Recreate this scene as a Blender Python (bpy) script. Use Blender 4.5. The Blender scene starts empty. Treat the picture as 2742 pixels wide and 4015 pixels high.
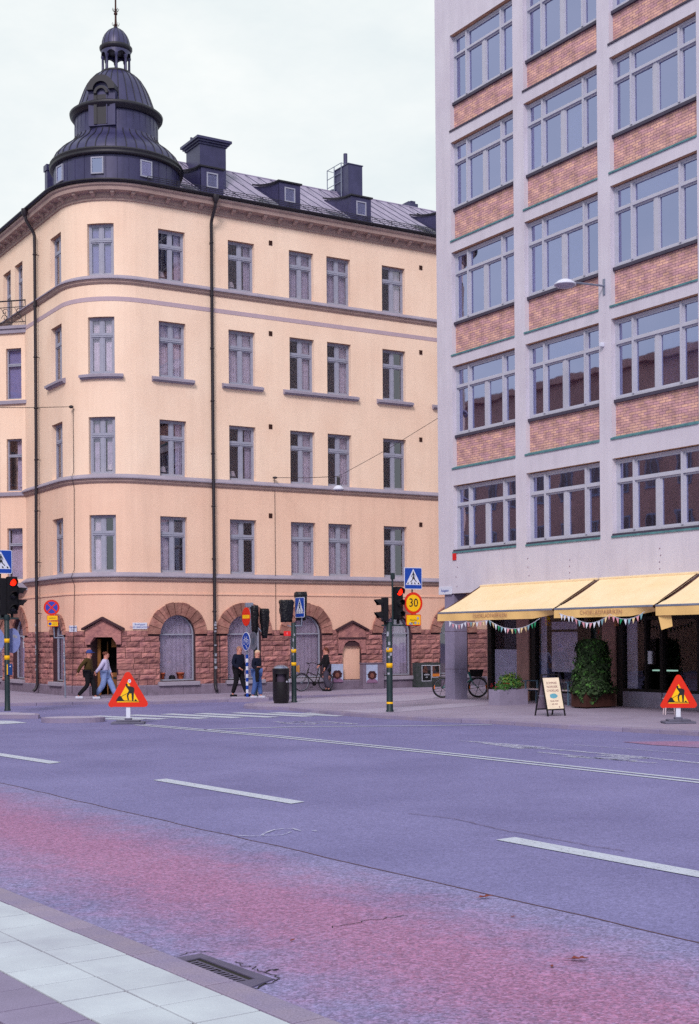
import bpy, bmesh, math, random
from math import sin, cos, pi, radians, sqrt, atan2
from mathutils import Vector, Matrix
random.seed(7)
SC = bpy.context.scene
COL = SC.collection
# ------------------------------------------------------------------ camera
F, CX, HY, ROLL, H = 5314.0, 1371.0, 2504.5, 0.0078, 2.14
cd = bpy.data.cameras.new('camera'); cam = bpy.data.objects.new('camera', cd); COL.objects.link(cam)
cd.sensor_fit = 'VERTICAL'; cd.sensor_height = 36.0; cd.sensor_width = 24.6
cd.lens = F*36.0/4015.0
cd.shift_y = (HY-2007.5)/4015.0
cd.clip_start = 0.1; cd.clip_end = 2000
cam.matrix_world = Matrix.Translation((0, 0, H)) @ Matrix.Rotation(pi/2, 4, 'X') @ Matrix.Rotation(-ROLL, 4, 'Z')
SC.camera = cam
# ------------------------------------------------------------------ sky, sun, exposure
SUN_EL, SUN_AZ = radians(38), radians(190)
W = bpy.data.worlds.new('World'); SC.world = W; W.use_nodes = True
nt = W.node_tree; nt.nodes.clear()
out = nt.nodes.new('ShaderNodeOutputWorld'); bg = nt.nodes.new('ShaderNodeBackground'); bg2 = nt.nodes.new('ShaderNodeBackground')
sky = nt.nodes.new('ShaderNodeTexSky'); sky.sky_type = 'NISHITA'; sky.sun_disc = False
sky.sun_elevation = SUN_EL; sky.sun_rotation = SUN_AZ
nt.links.new(sky.outputs[0], bg.inputs[0]); bg.inputs[1].default_value = 0.05
tc = nt.nodes.new('ShaderNodeTexCoord'); mp = nt.nodes.new('ShaderNodeMapping'); mp.inputs['Scale'].default_value = (2.2, 2.2, 5.0)
nz = nt.nodes.new('ShaderNodeTexNoise'); nz.inputs['Scale'].default_value = 1.6; nz.inputs['Detail'].default_value = 6; nz.inputs['Roughness'].default_value = .6
cr = nt.nodes.new('ShaderNodeValToRGB'); e = cr.color_ramp.elements
e[0].position = .3; e[0].color = (.53, .60, .625, 1); e[1].position = .66; e[1].color = (.70, .725, .72, 1)
nt.links.new(tc.outputs['Generated'], mp.inputs[0]); nt.links.new(mp.outputs[0], nz.inputs['Vector']); nt.links.new(nz.outputs['Fac'], cr.inputs[0])
nt.links.new(cr.outputs[0], bg2.inputs[0]); bg2.inputs[1].default_value = 1.0
mx = nt.nodes.new('ShaderNodeMixShader'); mx.inputs[0].default_value = .95
nt.links.new(bg.outputs[0], mx.inputs[1]); nt.links.new(bg2.outputs[0], mx.inputs[2]); nt.links.new(mx.outputs[0], out.inputs[0])
sd = bpy.data.lights.new('sun', 'SUN'); sd.energy = 1.5; sd.angle = radians(14); sd.color = (1, .88, .90)
sun = bpy.data.objects.new('sun', sd); COL.objects.link(sun)
_d = Vector((sin(SUN_AZ)*cos(SUN_EL), cos(SUN_AZ)*cos(SUN_EL), sin(SUN_EL)))
sun.rotation_euler = (-_d).to_track_quat('-Z', 'Y').to_euler(); sun.location = (0, -10, 60)
vs = SC.view_settings; vs.view_transform = 'Standard'; vs.look = 'None'; vs.gamma = 1; vs.exposure = 0.5; vs.use_curve_mapping = False
SC.cycles.use_denoising = False; SC.cycles.max_bounces = 6; SC.cycles.transparent_max_bounces = 12
# ------------------------------------------------------------------ measuring: pixel of the photograph -> place
def ray(px, py):
    u, v = px-CX, py-HY
    return (u-ROLL*v)/F, -(v+ROLL*u)/F
def G(px, py, z=0.0):
    a, b = ray(px, py); Y = (z-H)/b
    return Vector((a*Y, Y, z))
def AT(px, py, Y):
    a, b = ray(px, py)
    return Vector((a*Y, Y, H+b*Y))
def V2(v): return Vector((v[0], v[1], 0))
# ------------------------------------------------------------------ materials
def lin(c): return c/12.92 if c <= .04045 else ((c+.055)/1.055)**2.4
def C(h): h = h.lstrip('#'); return tuple(lin(int(h[i:i+2], 16)/255) for i in (0, 2, 4))
def node(nt, t, **kw):
    n = nt.nodes.new(t)
    for k, v in kw.items():
        if k in n.inputs: n.inputs[k].default_value = v
        else: setattr(n, k, v)
    return n
MATS = {}
def mat(name, col, rough=.8, metal=0, var=.12, vs_=3.0, bump=0, bs=60, col2=None, spec=.3, island=0, emit=None, streak=0, fine=0, fs=90, bd=.01):
    if name in MATS: return MATS[name]
    m = bpy.data.materials.new(name); m.use_nodes = True; t = m.node_tree; b = t.nodes['Principled BSDF']
    b.inputs['Roughness'].default_value = rough; b.inputs['Metallic'].default_value = metal
    b.inputs['Specular IOR Level'].default_value = spec
    if emit:
        b.inputs['Emission Color'].default_value = (*emit[0], 1); b.inputs['Emission Strength'].default_value = emit[1]
    tc = node(t, 'ShaderNodeTexCoord'); cur = None
    c1 = (*col, 1); c2 = (*(col2 or [c*(1-var*1.6) for c in col]), 1)
    if var or col2:
        n = node(t, 'ShaderNodeTexNoise', Scale=vs_, Detail=5.0, Roughness=.6)
        t.links.new(tc.outputs['Object'], n.inputs['Vector'])
        r = node(t, 'ShaderNodeMapRange'); r.inputs[1].default_value = .3; r.inputs[2].default_value = .7
        t.links.new(n.outputs['Fac'], r.inputs[0])
        mx = node(t, 'ShaderNodeMixRGB'); mx.inputs[1].default_value = c1; mx.inputs[2].default_value = c2
        t.links.new(r.outputs[0], mx.inputs[0]); cur = mx.outputs[0]
    if island:
        g = node(t, 'ShaderNodeNewGeometry'); hs = node(t, 'ShaderNodeHueSaturation')
        r = node(t, 'ShaderNodeMapRange'); r.inputs[3].default_value = 1-island; r.inputs[4].default_value = 1+island
        t.links.new(g.outputs['Random Per Island'], r.inputs[0]); t.links.new(r.outputs[0], hs.inputs['Value'])
        if cur: t.links.new(cur, hs.inputs['Color'])
        else: hs.inputs['Color'].default_value = c1
        cur = hs.outputs[0]
    if streak:
        mp = node(t, 'ShaderNodeMapping'); mp.inputs['Scale'].default_value = (3, 3, .25)
        n = node(t, 'ShaderNodeTexNoise', Scale=1.2, Detail=6.0, Roughness=.65)
        t.links.new(tc.outputs['Object'], mp.inputs[0]); t.links.new(mp.outputs[0], n.inputs['Vector'])
        r = node(t, 'ShaderNodeMapRange'); r.inputs[1].default_value = .45; r.inputs[2].default_value = .8; r.inputs[3].default_value = 1; r.inputs[4].default_value = 1-streak
        t.links.new(n.outputs['Fac'], r.inputs[0]); hs = node(t, 'ShaderNodeHueSaturation'); t.links.new(r.outputs[0], hs.inputs['Value'])
        if cur: t.links.new(cur, hs.inputs['Color'])
        else: hs.inputs['Color'].default_value = c1
        cur = hs.outputs[0]
    if fine:
        n = node(t, 'ShaderNodeTexNoise', Scale=fs, Detail=2.0, Roughness=.7); t.links.new(tc.outputs['Object'], n.inputs['Vector'])
        r = node(t, 'ShaderNodeMapRange'); r.inputs[1].default_value = .3; r.inputs[2].default_value = .7; r.inputs[3].default_value = 1-fine; r.inputs[4].default_value = 1+fine
        t.links.new(n.outputs['Fac'], r.inputs[0]); hs = node(t, 'ShaderNodeHueSaturation'); t.links.new(r.outputs[0], hs.inputs['Value'])
        if cur: t.links.new(cur, hs.inputs['Color'])
        else: hs.inputs['Color'].default_value = c1
        cur = hs.outputs[0]
    if cur: t.links.new(cur, b.inputs['Base Color'])
    else: b.inputs['Base Color'].default_value = c1
    if bump:
        n = node(t, 'ShaderNodeTexNoise', Scale=bs, Detail=4.0); t.links.new(tc.outputs['Object'], n.inputs['Vector'])
        bp = node(t, 'ShaderNodeBump', Strength=bump, Distance=bd); t.links.new(n.outputs['Fac'], bp.inputs['Height']); t.links.new(bp.outputs[0], b.inputs['Normal'])
    MATS[name] = m; return m
def glass_mat(name, tint, refl=.25, rough=.02, tint2=(.9, .9, 1)):
    m = bpy.data.materials.new(name); m.use_nodes = True; t = m.node_tree; t.nodes.clear()
    o = node(t, 'ShaderNodeOutputMaterial'); tr = node(t, 'ShaderNodeBsdfTransparent'); tr.inputs[0].default_value = (*tint, 1)
    gl = node(t, 'ShaderNodeBsdfGlossy', Roughness=rough); gl.inputs[0].default_value = (*tint2, 1)
    lw = node(t, 'ShaderNodeFresnel', IOR=1.5); r = node(t, 'ShaderNodeMapRange'); r.inputs[1].default_value = .04; r.inputs[2].default_value = .5
    r.inputs[3].default_value = refl; r.inputs[4].default_value = min(1, refl+.5)
    # slightly wavy old panes
    tc = node(t, 'ShaderNodeTexCoord'); n = node(t, 'ShaderNodeTexNoise', Scale=1.7, Detail=1.0); t.links.new(tc.outputs['Object'], n.inputs['Vector'])
    bp = node(t, 'ShaderNodeBump', Strength=.06, Distance=.02); t.links.new(n.outputs['Fac'], bp.inputs['Height']); t.links.new(bp.outputs[0], gl.inputs['Normal'])
    t.links.new(lw.outputs[0], r.inputs[0]); mx = node(t, 'ShaderNodeMixShader'); t.links.new(r.outputs[0], mx.inputs[0])
    t.links.new(tr.outputs[0], mx.inputs[1]); t.links.new(gl.outputs[0], mx.inputs[2]); t.links.new(mx.outputs[0], o.inputs[0])
    MATS[name] = m; return m
# ------------------------------------------------------------------ mesh collector
EX, EY, EZ = Vector((1, 0, 0)), Vector((0, 1, 0)), Vector((0, 0, 1))
class Fr:
    """a place to build in: o origin, x along, y out, z up"""
    def __init__(s, o, x=EX, y=-EY, z=EZ): s.o, s.x, s.y, s.z = Vector(o), Vector(x).normalized(), Vector(y).normalized(), Vector(z).normalized()
    def __call__(s, a, b, c): return s.o+s.x*a+s.y*b+s.z*c
ORG = {}
class M:
    def __init__(s): s.v, s.f, s.m, s.sm, s.uv = [], [], [], [], {}
    def add(s, vs, fs, mi=0, smooth=False):
        k = len(s.v); s.v += [Vector(v) for v in vs]
        for f in fs: s.f.append([i+k for i in f]); s.m.append(mi); s.sm.append(smooth)
    def face(s, pts, mi=0, uv=None):
        s.add(pts, [list(range(len(pts)))], mi)
        if uv: s.uv[len(s.f)-1] = uv
    def bx(s, fr, a0, a1, b0, b1, c0, c1, mi=0):
        P = [fr(a, b, c) for c in (c0, c1) for b in (b0, b1) for a in (a0, a1)]
        s.add(P, [(0, 1, 3, 2), (4, 6, 7, 5), (0, 4, 5, 1), (2, 3, 7, 6), (0, 2, 6, 4), (1, 5, 7, 3)], mi)
    def cbx(s, fr, a0, a1, b0, b1, c0, c1, ch=.01, mi=0):
        """box with its edges taken off"""
        bm = bmesh.new(); bmesh.ops.create_cube(bm, size=1)
        for v in bm.verts: v.co = Vector((a0+(v.co.x+.5)*(a1-a0), b0+(v.co.y+.5)*(b1-b0), c0+(v.co.z+.5)*(c1-c0)))
        bmesh.ops.bevel(bm, geom=bm.edges[:], offset=ch, segments=2, affect='EDGES', profile=.6)
        bm.verts.index_update(); s.add([fr(*v.co) for v in bm.verts], [[v.index for v in f.verts] for f in bm.faces], mi); bm.free()
    def prism(s, pts, off, mi=0):
        n = len(pts); P = [Vector(p) for p in pts]; Q = [p+off for p in P]
        s.add(P+Q, [list(range(n))[::-1], list(range(n, 2*n))]+[(i, (i+1) % n, n+(i+1) % n, n+i) for i in range(n)], mi)
    def plate(s, fr, pts, b0, b1, mi=0):
        s.prism([fr(a, b0, c) for a, c in pts], fr.y*(b1-b0), mi)
    def tube(s, pts, r, n=8, mi=0, closed=False, smooth=True):
        P = [Vector(p) for p in pts]; k = len(P); R = r if isinstance(r, (list, tuple)) else [r]*k
        ref = None; rings = []
        for i in range(k):
            if closed: t = (P[(i+1) % k]-P[i-1]).normalized()
            else: t = (P[min(i+1, k-1)]-P[max(i-1, 0)]).normalized()
            if ref is None: ref = t.orthogonal().normalized()
            ref = (ref-t*ref.dot(t)); ref = ref.normalized() if ref.length > 1e-6 else t.orthogonal().normalized()
            b = t.cross(ref)
            rings.append([P[i]+(ref*cos(2*pi*j/n)+b*sin(2*pi*j/n))*R[i] for j in range(n)])
        vs = [p for r_ in rings for p in r_]; fs = []
        for i in range(k if closed else k-1):
            a, c = i*n, ((i+1) % k)*n
            fs += [(a+j, a+(j+1) % n, c+(j+1) % n, c+j) for j in range(n)]
        s.add(vs, fs, mi, smooth)
        if not closed: s.add(rings[0]+rings[-1], [list(range(n))[::-1], list(range(n, 2*n))], mi)
    def lathe(s, o, prof, n=32, mi=0, a0=0, a1=2*pi, axis=None, ref=None, smooth=True, caps=False):
        o = Vector(o); ax = (axis or EZ).normalized(); rf = (ref or ax.orthogonal()).normalized(); rb = ax.cross(rf)
        full = abs(a1-a0-2*pi) < 1e-6; m = n if full else n+1; vs = []
        for r, z in prof:
            for j in range(m):
                t = a0+(a1-a0)*j/n; vs.append(o+ax*z+(rf*cos(t)+rb*sin(t))*r)
        fs = []
        for i in range(len(prof)-1):
            for j in range(n): j2 = (j+1) % m; fs.append((i*m+j, i*m+j2, (i+1)*m+j2, (i+1)*m+j))
        s.add(vs, fs, mi, smooth)
        if caps and full:
            k = (len(prof)-1)*m; s.add(vs[:m]+vs[k:k+m], [list(range(m))[::-1], list(range(m, 2*m))], mi)
    def disc(s, fr, r, b, n=32, mi=0, rx=None):
        s.face([fr(cos(2*pi*j/n)*(rx or r), b, sin(2*pi*j/n)*r) for j in range(n)], mi)
    def ball(s, c, r, n=12, mi=0, fr=None):
        rx, ry, rz = r if isinstance(r, (tuple, list)) else (r, r, r); fr = fr or Fr(c); c = Vector(c); vs = []
        m = max(6, n*2//3)
        for i in range(1, m):
            for j in range(n):
                th = pi*i/m; ph = 2*pi*j/n; vs.append(c+fr.x*(rx*sin(th)*cos(ph))+fr.y*(ry*sin(th)*sin(ph))+fr.z*(rz*cos(th)))
        vs += [c+fr.z*rz, c-fr.z*rz]; k = len(vs)
        fs = [(i*n+j, i*n+(j+1) % n, (i+1)*n+(j+1) % n, (i+1)*n+j) for i in range(m-2) for j in range(n)]
        fs += [(k-2, (j+1) % n, j) for j in range(n)]+[((m-2)*n+j, (m-2)*n+(j+1) % n, k-1) for j in range(n)]
        s.add(vs, fs, mi, True)
    def text(s, fr, body, size, b=0, mi=0, align='CENTER', depth=.002, sx=1.0):
        cu = bpy.data.curves.new('t', 'FONT'); cu.body = body; cu.size = size; cu.align_x = align; cu.align_y = 'CENTER'; cu.extrude = depth; cu.resolution_u = 2
        ob = bpy.data.objects.new('t', cu); COL.objects.link(ob)
        me = bpy.data.meshes.new_from_object(ob.evaluated_get(bpy.context.evaluated_depsgraph_get()))
        s.add([fr(v.co.x*sx, b+v.co.z, v.co.y) for v in me.vertices], [list(p.vertices) for p in me.polygons], mi)
        bpy.data.objects.remove(ob); bpy.data.curves.remove(cu); bpy.data.meshes.remove(me)
    def build(s, name, mats, parent=None, org=None, recalc=True, label=None):
        if not isinstance(mats, (list, tuple)): mats = [mats]
        mats = [MATS[m] if isinstance(m, str) else m for m in mats]
        O = ORG[parent.name] if parent else (Vector(org) if org is not None else Vector((0, 0, 0)))
        me = bpy.data.meshes.new(name); me.from_pydata([v-O for v in s.v], [], s.f)
        for m in mats: me.materials.append(m)
        me.polygons.foreach_set('material_index', s.m); me.polygons.foreach_set('use_smooth', s.sm)
        if s.uv:
            ul = me.uv_layers.new(name='UVMap')
            for fi, uv in s.uv.items():
                for li, c in zip(me.polygons[fi].loop_indices, uv): ul.data[li].uv = c
        elif recalc:
            bm = bmesh.new(); bm.from_mesh(me); bmesh.ops.recalc_face_normals(bm, faces=bm.faces[:]); bm.to_mesh(me); bm.free()
        me.update()
        ob = bpy.data.objects.new(name, me); COL.objects.link(ob)
        if parent: ob.parent = parent
        else: ob.location = O
        ORG[ob.name] = O
        if label: ob['label'] = label
        return ob
def tag(o, label, cat, group=None):
    o['label'] = label; o['category'] = cat
    if group: o['group'] = group
    return o
def thing(name, label, cat, loc, group=None):
    o = bpy.data.objects.new(name, None); COL.objects.link(o); o.location = loc; o.empty_display_size = .3
    ORG[o.name] = Vector(loc); return tag(o, label, cat, group)
def struct(o): o['kind'] = 'structure'; return o
# ------------------------------------------------------------------ palette
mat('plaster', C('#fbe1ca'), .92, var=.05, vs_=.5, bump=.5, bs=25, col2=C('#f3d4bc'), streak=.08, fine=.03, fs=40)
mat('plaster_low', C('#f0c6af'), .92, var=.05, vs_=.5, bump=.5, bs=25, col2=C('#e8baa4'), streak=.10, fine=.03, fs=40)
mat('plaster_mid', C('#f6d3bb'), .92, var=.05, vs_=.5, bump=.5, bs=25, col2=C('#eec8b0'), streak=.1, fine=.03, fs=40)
mat('trim', C('#a29bac'), .8, var=.12, vs_=2, bump=.2, bs=30)
mat('moulding', C('#b39b94'), .85, var=.15, vs_=2, bump=.2, bs=30)
mat('stripe', C('#bda9b4'), .9, var=.06)
mat('redstone', C('#ba837c'), .9, var=.25, vs_=3.5, bump=1.0, bs=9, col2=C('#8c6064'), island=.30, bd=.05)
mat('archstone', C('#a87c70'), .9, var=.25, vs_=4, bump=.8, bs=10, col2=C('#885a54'), island=.3, bd=.04)
mat('mortar_shaded', C('#4a333a'), .95, var=.15)  # joint colour, darkened to paint in the shade between the red stones
mat('granite', C('#85788c'), .85, var=.2, vs_=4, bump=.5, bs=20, island=.08, fine=.1, bd=.02)
mat('frame', C('#9ea1b4'), .55, var=.08, vs_=6)
mat('lintel', C('#c59a7d'), .9, var=.1)
mat('roof_metal', C('#a39bb4'), .55, metal=.0, var=.12, vs_=1.5, col2=C('#948ca6'), spec=.5, streak=.15)
mat('dark_metal', C('#3e3c64'), .42, metal=.1, var=.15, vs_=2, col2=C('#302e54'), spec=.5, streak=.2)
mat('black_metal', C('#1c1a28'), .5, var=.15, spec=.5)
mat('pipe', C('#231c28'), .5, var=.2, spec=.5)
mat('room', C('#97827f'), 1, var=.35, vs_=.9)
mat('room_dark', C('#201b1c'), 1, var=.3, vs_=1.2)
mat('curtain', C('#f0eaf2'), .95, var=.12, vs_=5)
mat('curtain_dim', C('#dcd6e4'), .95, var=.15, vs_=5)
mat('lampshade', C('#e8e2e4'), .8)
mat('white_wall', C('#d4d0dc'), .9, var=.05, vs_=.6, bump=.25, bs=40, col2=C('#c8c2d0'), streak=.12, fine=.03, fs=50)
mat('white_frame', C('#b9bac9'), .6, var=.05)
mat('flashing', C('#5d8f95'), .6, var=.2, vs_=5, col2=C('#487079'))
mat('sill_dark', C('#4a4456'), .6, var=.15)
mat('blind', C('#cfd6ee'), .9, var=.06)
mat('blind_mid', C('#9ea3cc'), .9, var=.08)
mat('shop_pier', C('#a3807c'), .85, var=.15, vs_=3)
mat('shop_dark', C('#1b1618'), .6, var=.1)
mat('column', C('#8d86a2'), .8, var=.12, vs_=2, bump=.2, fine=.06, streak=.1)
mat('concrete', C('#948ca6'), .9, var=.12, bump=.4, bs=40, fine=.08)
mat('awning', C('#f7e0ba'), .9, var=.03, vs_=1, col2=C('#efd5a8'), streak=.08)
mat('valance', C('#efc682'), .9, var=.05)
mat('kerb', C('#837a9a'), .9, var=.2, vs_=2.5, bump=.6, bs=40, island=.08, fine=.2, fs=70, col2=C('#918599'))
mat('slab', C('#bdc6d0'), .9, var=.06, vs_=1.2, bump=.25, bs=60, col2=C('#a6abb9'), fine=.05, fs=140, island=.03)
mat('slab_dark', C('#8b829f'), .9, var=.12, vs_=1.5, bump=.3, bs=60, fine=.12, fs=120, island=.04)
mat('joint', C('#5d4551'), 1, var=.2)
mat('pavement', C('#9d93ab'), .92, var=.12, vs_=.8, bump=.4, bs=60, fine=.14, fs=40, col2=C('#8d8299'))
mat('light_paving', C('#a9a1b8'), .92, var=.14, vs_=.9, bump=.3, bs=60, fine=.08, fs=40, col2=C('#9b93aa'))
mat('iron', C('#1c1915'), .7, var=.1)
mat('leaf_dry', C('#7d3a33'), .8, var=.3)
mat('black', C('#141116'), .45, var=.1, spec=.5)
mat('matt_black', C('#15141c'), .9, var=.2)
mat('bag', C('#1a1b22'), .35, var=.2, vs_=12, bump=.8, bs=14, bd=.05)
mat('pole_green', C('#1c3136'), .5, var=.2, spec=.4)
mat('yellow', C('#f2b80e'), .6, var=.05)
mat('sign_red', C('#dd2a10'), .5, var=.03)
mat('sign_yellow', C('#fbc30e'), .5, var=.03)
mat('sign_blue', C('#1244a6'), .45, var=.03)
mat('sign_white', C('#d5d9ea'), .5, var=.03)
mat('sign_back', C('#8894cc'), .5, var=.15, vs_=9)
mat('galv', C('#8b93a8'), .45, metal=.3, var=.15)
mat('red_plate', C('#e02428'), .5)
mat('lens_off', C('#17161a'), .3, spec=.5)
mat('lens_red', C('#ff2a10'), .4, emit=(C('#ff2008'), 1.6))
mat('rust', C('#4a2b26'), .8, var=.25, vs_=4)
mat('wood', C('#8a5a2c'), .6, var=.3, vs_=5)
mat('bench_blue', C('#66839a'), .5, var=.1)
mat('pale_wood', C('#cdbcc6'), .8, var=.1)
glass_mat('glass', (.92, .88, .96), .15)
glass_mat('glass_office', (.6, .6, .7), .54, tint2=(.54, .58, .90))
glass_mat('glass_shop', (.85, .85, .9), .07)
def white_paint():
    m = mat('road_paint', C('#b9bfd0'), .8, var=.08, vs_=4, fine=.1, fs=40)
    t = m.node_tree; b = t.nodes['Principled BSDF']; o = t.nodes['Material Output']
    tc = node(t, 'ShaderNodeTexCoord'); n = node(t, 'ShaderNodeTexNoise', Scale=22.0, Detail=6.0, Roughness=.75); t.links.new(tc.outputs['Object'], n.inputs['Vector'])
    r = node(t, 'ShaderNodeMapRange'); r.inputs[1].default_value = .33; r.inputs[2].default_value = .43; t.links.new(n.outputs['Fac'], r.inputs[0]); t.links.new(r.outputs[0], b.inputs['Alpha'])
white_paint()
def worn_paint():
    m = mat('worn_paint', C('#b5b7cf'), .8, var=.08, vs_=4)
    t = m.node_tree; b = t.nodes['Principled BSDF']
    tc = node(t, 'ShaderNodeTexCoord'); n = node(t, 'ShaderNodeTexNoise', Scale=9.0, Detail=8.0, Roughness=.8); t.links.new(tc.outputs['Object'], n.inputs['Vector'])
    r = node(t, 'ShaderNodeMapRange'); r.inputs[1].default_value = .42; r.inputs[2].default_value = .56; t.links.new(n.outputs['Fac'], r.inputs[0]); t.links.new(r.outputs[0], b.inputs['Alpha'])
worn_paint()
def asphalt(name, base, alt, red=None, rline=None, rough_bump=.5, speck=.35, sc=55, rw=1.1):
    m = bpy.data.materials.new(name); m.use_nodes = True; t = m.node_tree; b = t.nodes['Principled BSDF']; b.inputs['Roughness'].default_value = .88; b.inputs['Specular IOR Level'].default_value = .25
    tc = node(t, 'ShaderNodeNewGeometry'); P = tc.outputs['Position']
    big = node(t, 'ShaderNodeTexNoise', Scale=.35, Detail=6.0, Roughness=.6); t.links.new(P, big.inputs['Vector'])
    r = node(t, 'ShaderNodeMapRange'); r.inputs[1].default_value = .35; r.inputs[2].default_value = .65; t.links.new(big.outputs['Fac'], r.inputs[0])
    mx = node(t, 'ShaderNodeMixRGB'); mx.inputs[1].default_value = (*base, 1); mx.inputs[2].default_value = (*alt, 1); t.links.new(r.outputs[0], mx.inputs[0]); cur = mx.outputs[0]
    if red:
        (x0, y0), (nx, ny) = rline
        sub = node(t, 'ShaderNodeVectorMath', operation='SUBTRACT'); sub.inputs[1].default_value = (x0, y0, 0); t.links.new(P, sub.inputs[0])
        dot = node(t, 'ShaderNodeVectorMath', operation='DOT_PRODUCT'); dot.inputs[1].default_value = (nx, ny, 0); t.links.new(sub.outputs[0], dot.inputs[0])
        ab = node(t, 'ShaderNodeMath', operation='ABSOLUTE'); t.links.new(dot.outputs['Value'], ab.inputs[0])
        n2 = node(t, 'ShaderNodeTexNoise', Scale=2.2, Detail=10.0, Roughness=.82); t.links.new(P, n2.inputs['Vector'])
        ad = node(t, 'ShaderNodeMath', operation='MULTIPLY_ADD'); ad.inputs[1].default_value = 2.6; t.links.new(n2.outputs['Fac'], ad.inputs[0]); t.links.new(ab.outputs[0], ad.inputs[2])
        rr = node(t, 'ShaderNodeMapRange'); rr.inputs[1].default_value = 1.3+rw*.2; rr.inputs[2].default_value = 1.3+rw*1.1; rr.inputs[3].default_value = .85; rr.inputs[4].default_value = 0; t.links.new(ad.outputs[0], rr.inputs[0])
        n3 = node(t, 'ShaderNodeTexNoise', Scale=30.0, Detail=4.0, Roughness=.7); t.links.new(P, n3.inputs['Vector'])
        r3 = node(t, 'ShaderNodeMapRange'); r3.inputs[1].default_value = .30; r3.inputs[2].default_value = .6; r3.inputs[3].default_value = .5; t.links.new(n3.outputs['Fac'], r3.inputs[0])
        mu = node(t, 'ShaderNodeMath', operation='MULTIPLY'); t.links.new(rr.outputs[0], mu.inputs[0]); t.links.new(r3.outputs[0], mu.inputs[1])
        m2 = node(t, 'ShaderNodeMixRGB'); m2.inputs[2].default_value = (*red, 1); t.links.new(mu.outputs[0], m2.inputs[0]); t.links.new(cur, m2.inputs[1]); cur = m2.outputs[0]
    # stones in the asphalt, two sizes
    for s_, k in ((sc, speck), (sc*.45, speck*.4)):
        v = node(t, 'ShaderNodeTexVoronoi', Scale=s_); t.links.new(P, v.inputs['Vector'])
        sp = node(t, 'ShaderNodeSeparateColor'); t.links.new(v.outputs['Color'], sp.inputs[0])
        r2 = node(t, 'ShaderNodeMapRange'); r2.inputs[3].default_value = 1-k; r2.inputs[4].default_value = 1+k; t.links.new(sp.outputs[0], r2.inputs[0])
        hs = node(t, 'ShaderNodeHueSaturation'); t.links.new(r2.outputs[0], hs.inputs['Value']); t.links.new(cur, hs.inputs['Color']); cur = hs.outputs[0]
    t.links.new(cur, b.inputs['Base Color'])
    v = node(t, 'ShaderNodeTexVoronoi', Scale=sc); t.links.new(P, v.inputs['Vector'])
    bp = node(t, 'ShaderNodeBump', Strength=rough_bump, Distance=.008); t.links.new(v.outputs['Distance'], bp.inputs['Height']); t.links.new(bp.outputs[0], b.inputs['Normal'])
    MATS[name] = m
def brick_mat():
    m = bpy.data.materials.new('brick'); m.use_nodes = True; t = m.node_tree; b = t.nodes['Principled BSDF']; b.inputs['Roughness'].default_value = .9
    uv = node(t, 'ShaderNodeUVMap')
    br = node(t, 'ShaderNodeTexBrick', offset=.5); br.inputs['Scale'].default_value = 1; br.inputs['Brick Width'].default_value = .235; br.inputs['Row Height'].default_value = .076
    br.inputs['Mortar Size'].default_value = .0085; br.inputs['Mortar Smooth'].default_value = .3; br.inputs['Bias'].default_value = 0
    br.inputs['Color1'].default_value = (*C('#e2b29b'), 1); br.inputs['Color2'].default_value = (*C('#c6979e'), 1); br.inputs['Mortar'].default_value = (*C('#906c7a'), 1)
    t.links.new(uv.outputs[0], br.inputs['Vector'])
    n = node(t, 'ShaderNodeTexNoise', Scale=3.0, Detail=5.0); t.links.new(uv.outputs[0], n.inputs['Vector'])
    r = node(t, 'ShaderNodeMapRange'); r.inputs[1].default_value = .3; r.inputs[2].default_value = .7; r.inputs[3].default_value = .68; r.inputs[4].default_value = 1.25; t.links.new(n.outputs['Fac'], r.inputs[0])
    hs = node(t, 'ShaderNodeHueSaturation'); t.links.new(r.outputs[0], hs.inputs['Value']); t.links.new(br.outputs['Color'], hs.inputs['Color']); t.links.new(hs.outputs[0], b.inputs['Base Color'])
    bp = node(t, 'ShaderNodeBump', Strength=.6, Distance=.01, invert=True); t.links.new(br.outputs['Fac'], bp.inputs['Height']); t.links.new(bp.outputs[0], b.inputs['Normal'])
    MATS['brick'] = m
brick_mat()
# ------------------------------------------------------------------ ground
asphalt('asphalt', C('#7a76a3'), C('#6d6995'), sc=70, speck=.22)
p0, p1 = G(30, 3235), G(1300, 3625); rd = (p1-p0).normalized(); rn = (-rd.y, rd.x)
asphalt('asphalt_old', C('#8781aa'), C('#746f99'), red=C('#a26a8c'), rline=((p0.x, p0.y), rn), sc=60, speck=.34, rough_bump=.8, rw=1.35)
asphalt('asphalt_red', C('#956b8c'), C('#82749a'), sc=45, speck=.3)
def sheet(name, pts, m, z, kind='structure', **kw):
    g = M(); g.face([Vector((p.x, p.y, z)) for p in pts]); o = g.build(name, m, org=(pts[0].x, pts[0].y, 0), recalc=False); o['kind'] = kind; return o
g = M(); N = 24
for i in range(N):
    for j in range(N):
        x0, x1 = -400+800*i/N, -400+800*(i+1)/N; y0, y1 = -400+800*j/N, -400+800*(j+1)/N
        g.face([(x0, y0, 0), (x1, y0, 0), (x1, y1, 0), (x0, y1, 0)])
struct(g.build('road', 'asphalt', recalc=False))
q0, q1 = G(35, 3079), G(2742, 3699.5); qd = (q1-q0).normalized()
def along(px, py, z=0): return G(px, py, z)
kA, kB = G(0, 3490), G(1297, 4014); kd = (kB-kA).normalized(); kn = Vector((-kd.y, kd.x, 0))   # kn points away from the near pavement
if kn.y < 0: kn = -kn
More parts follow.
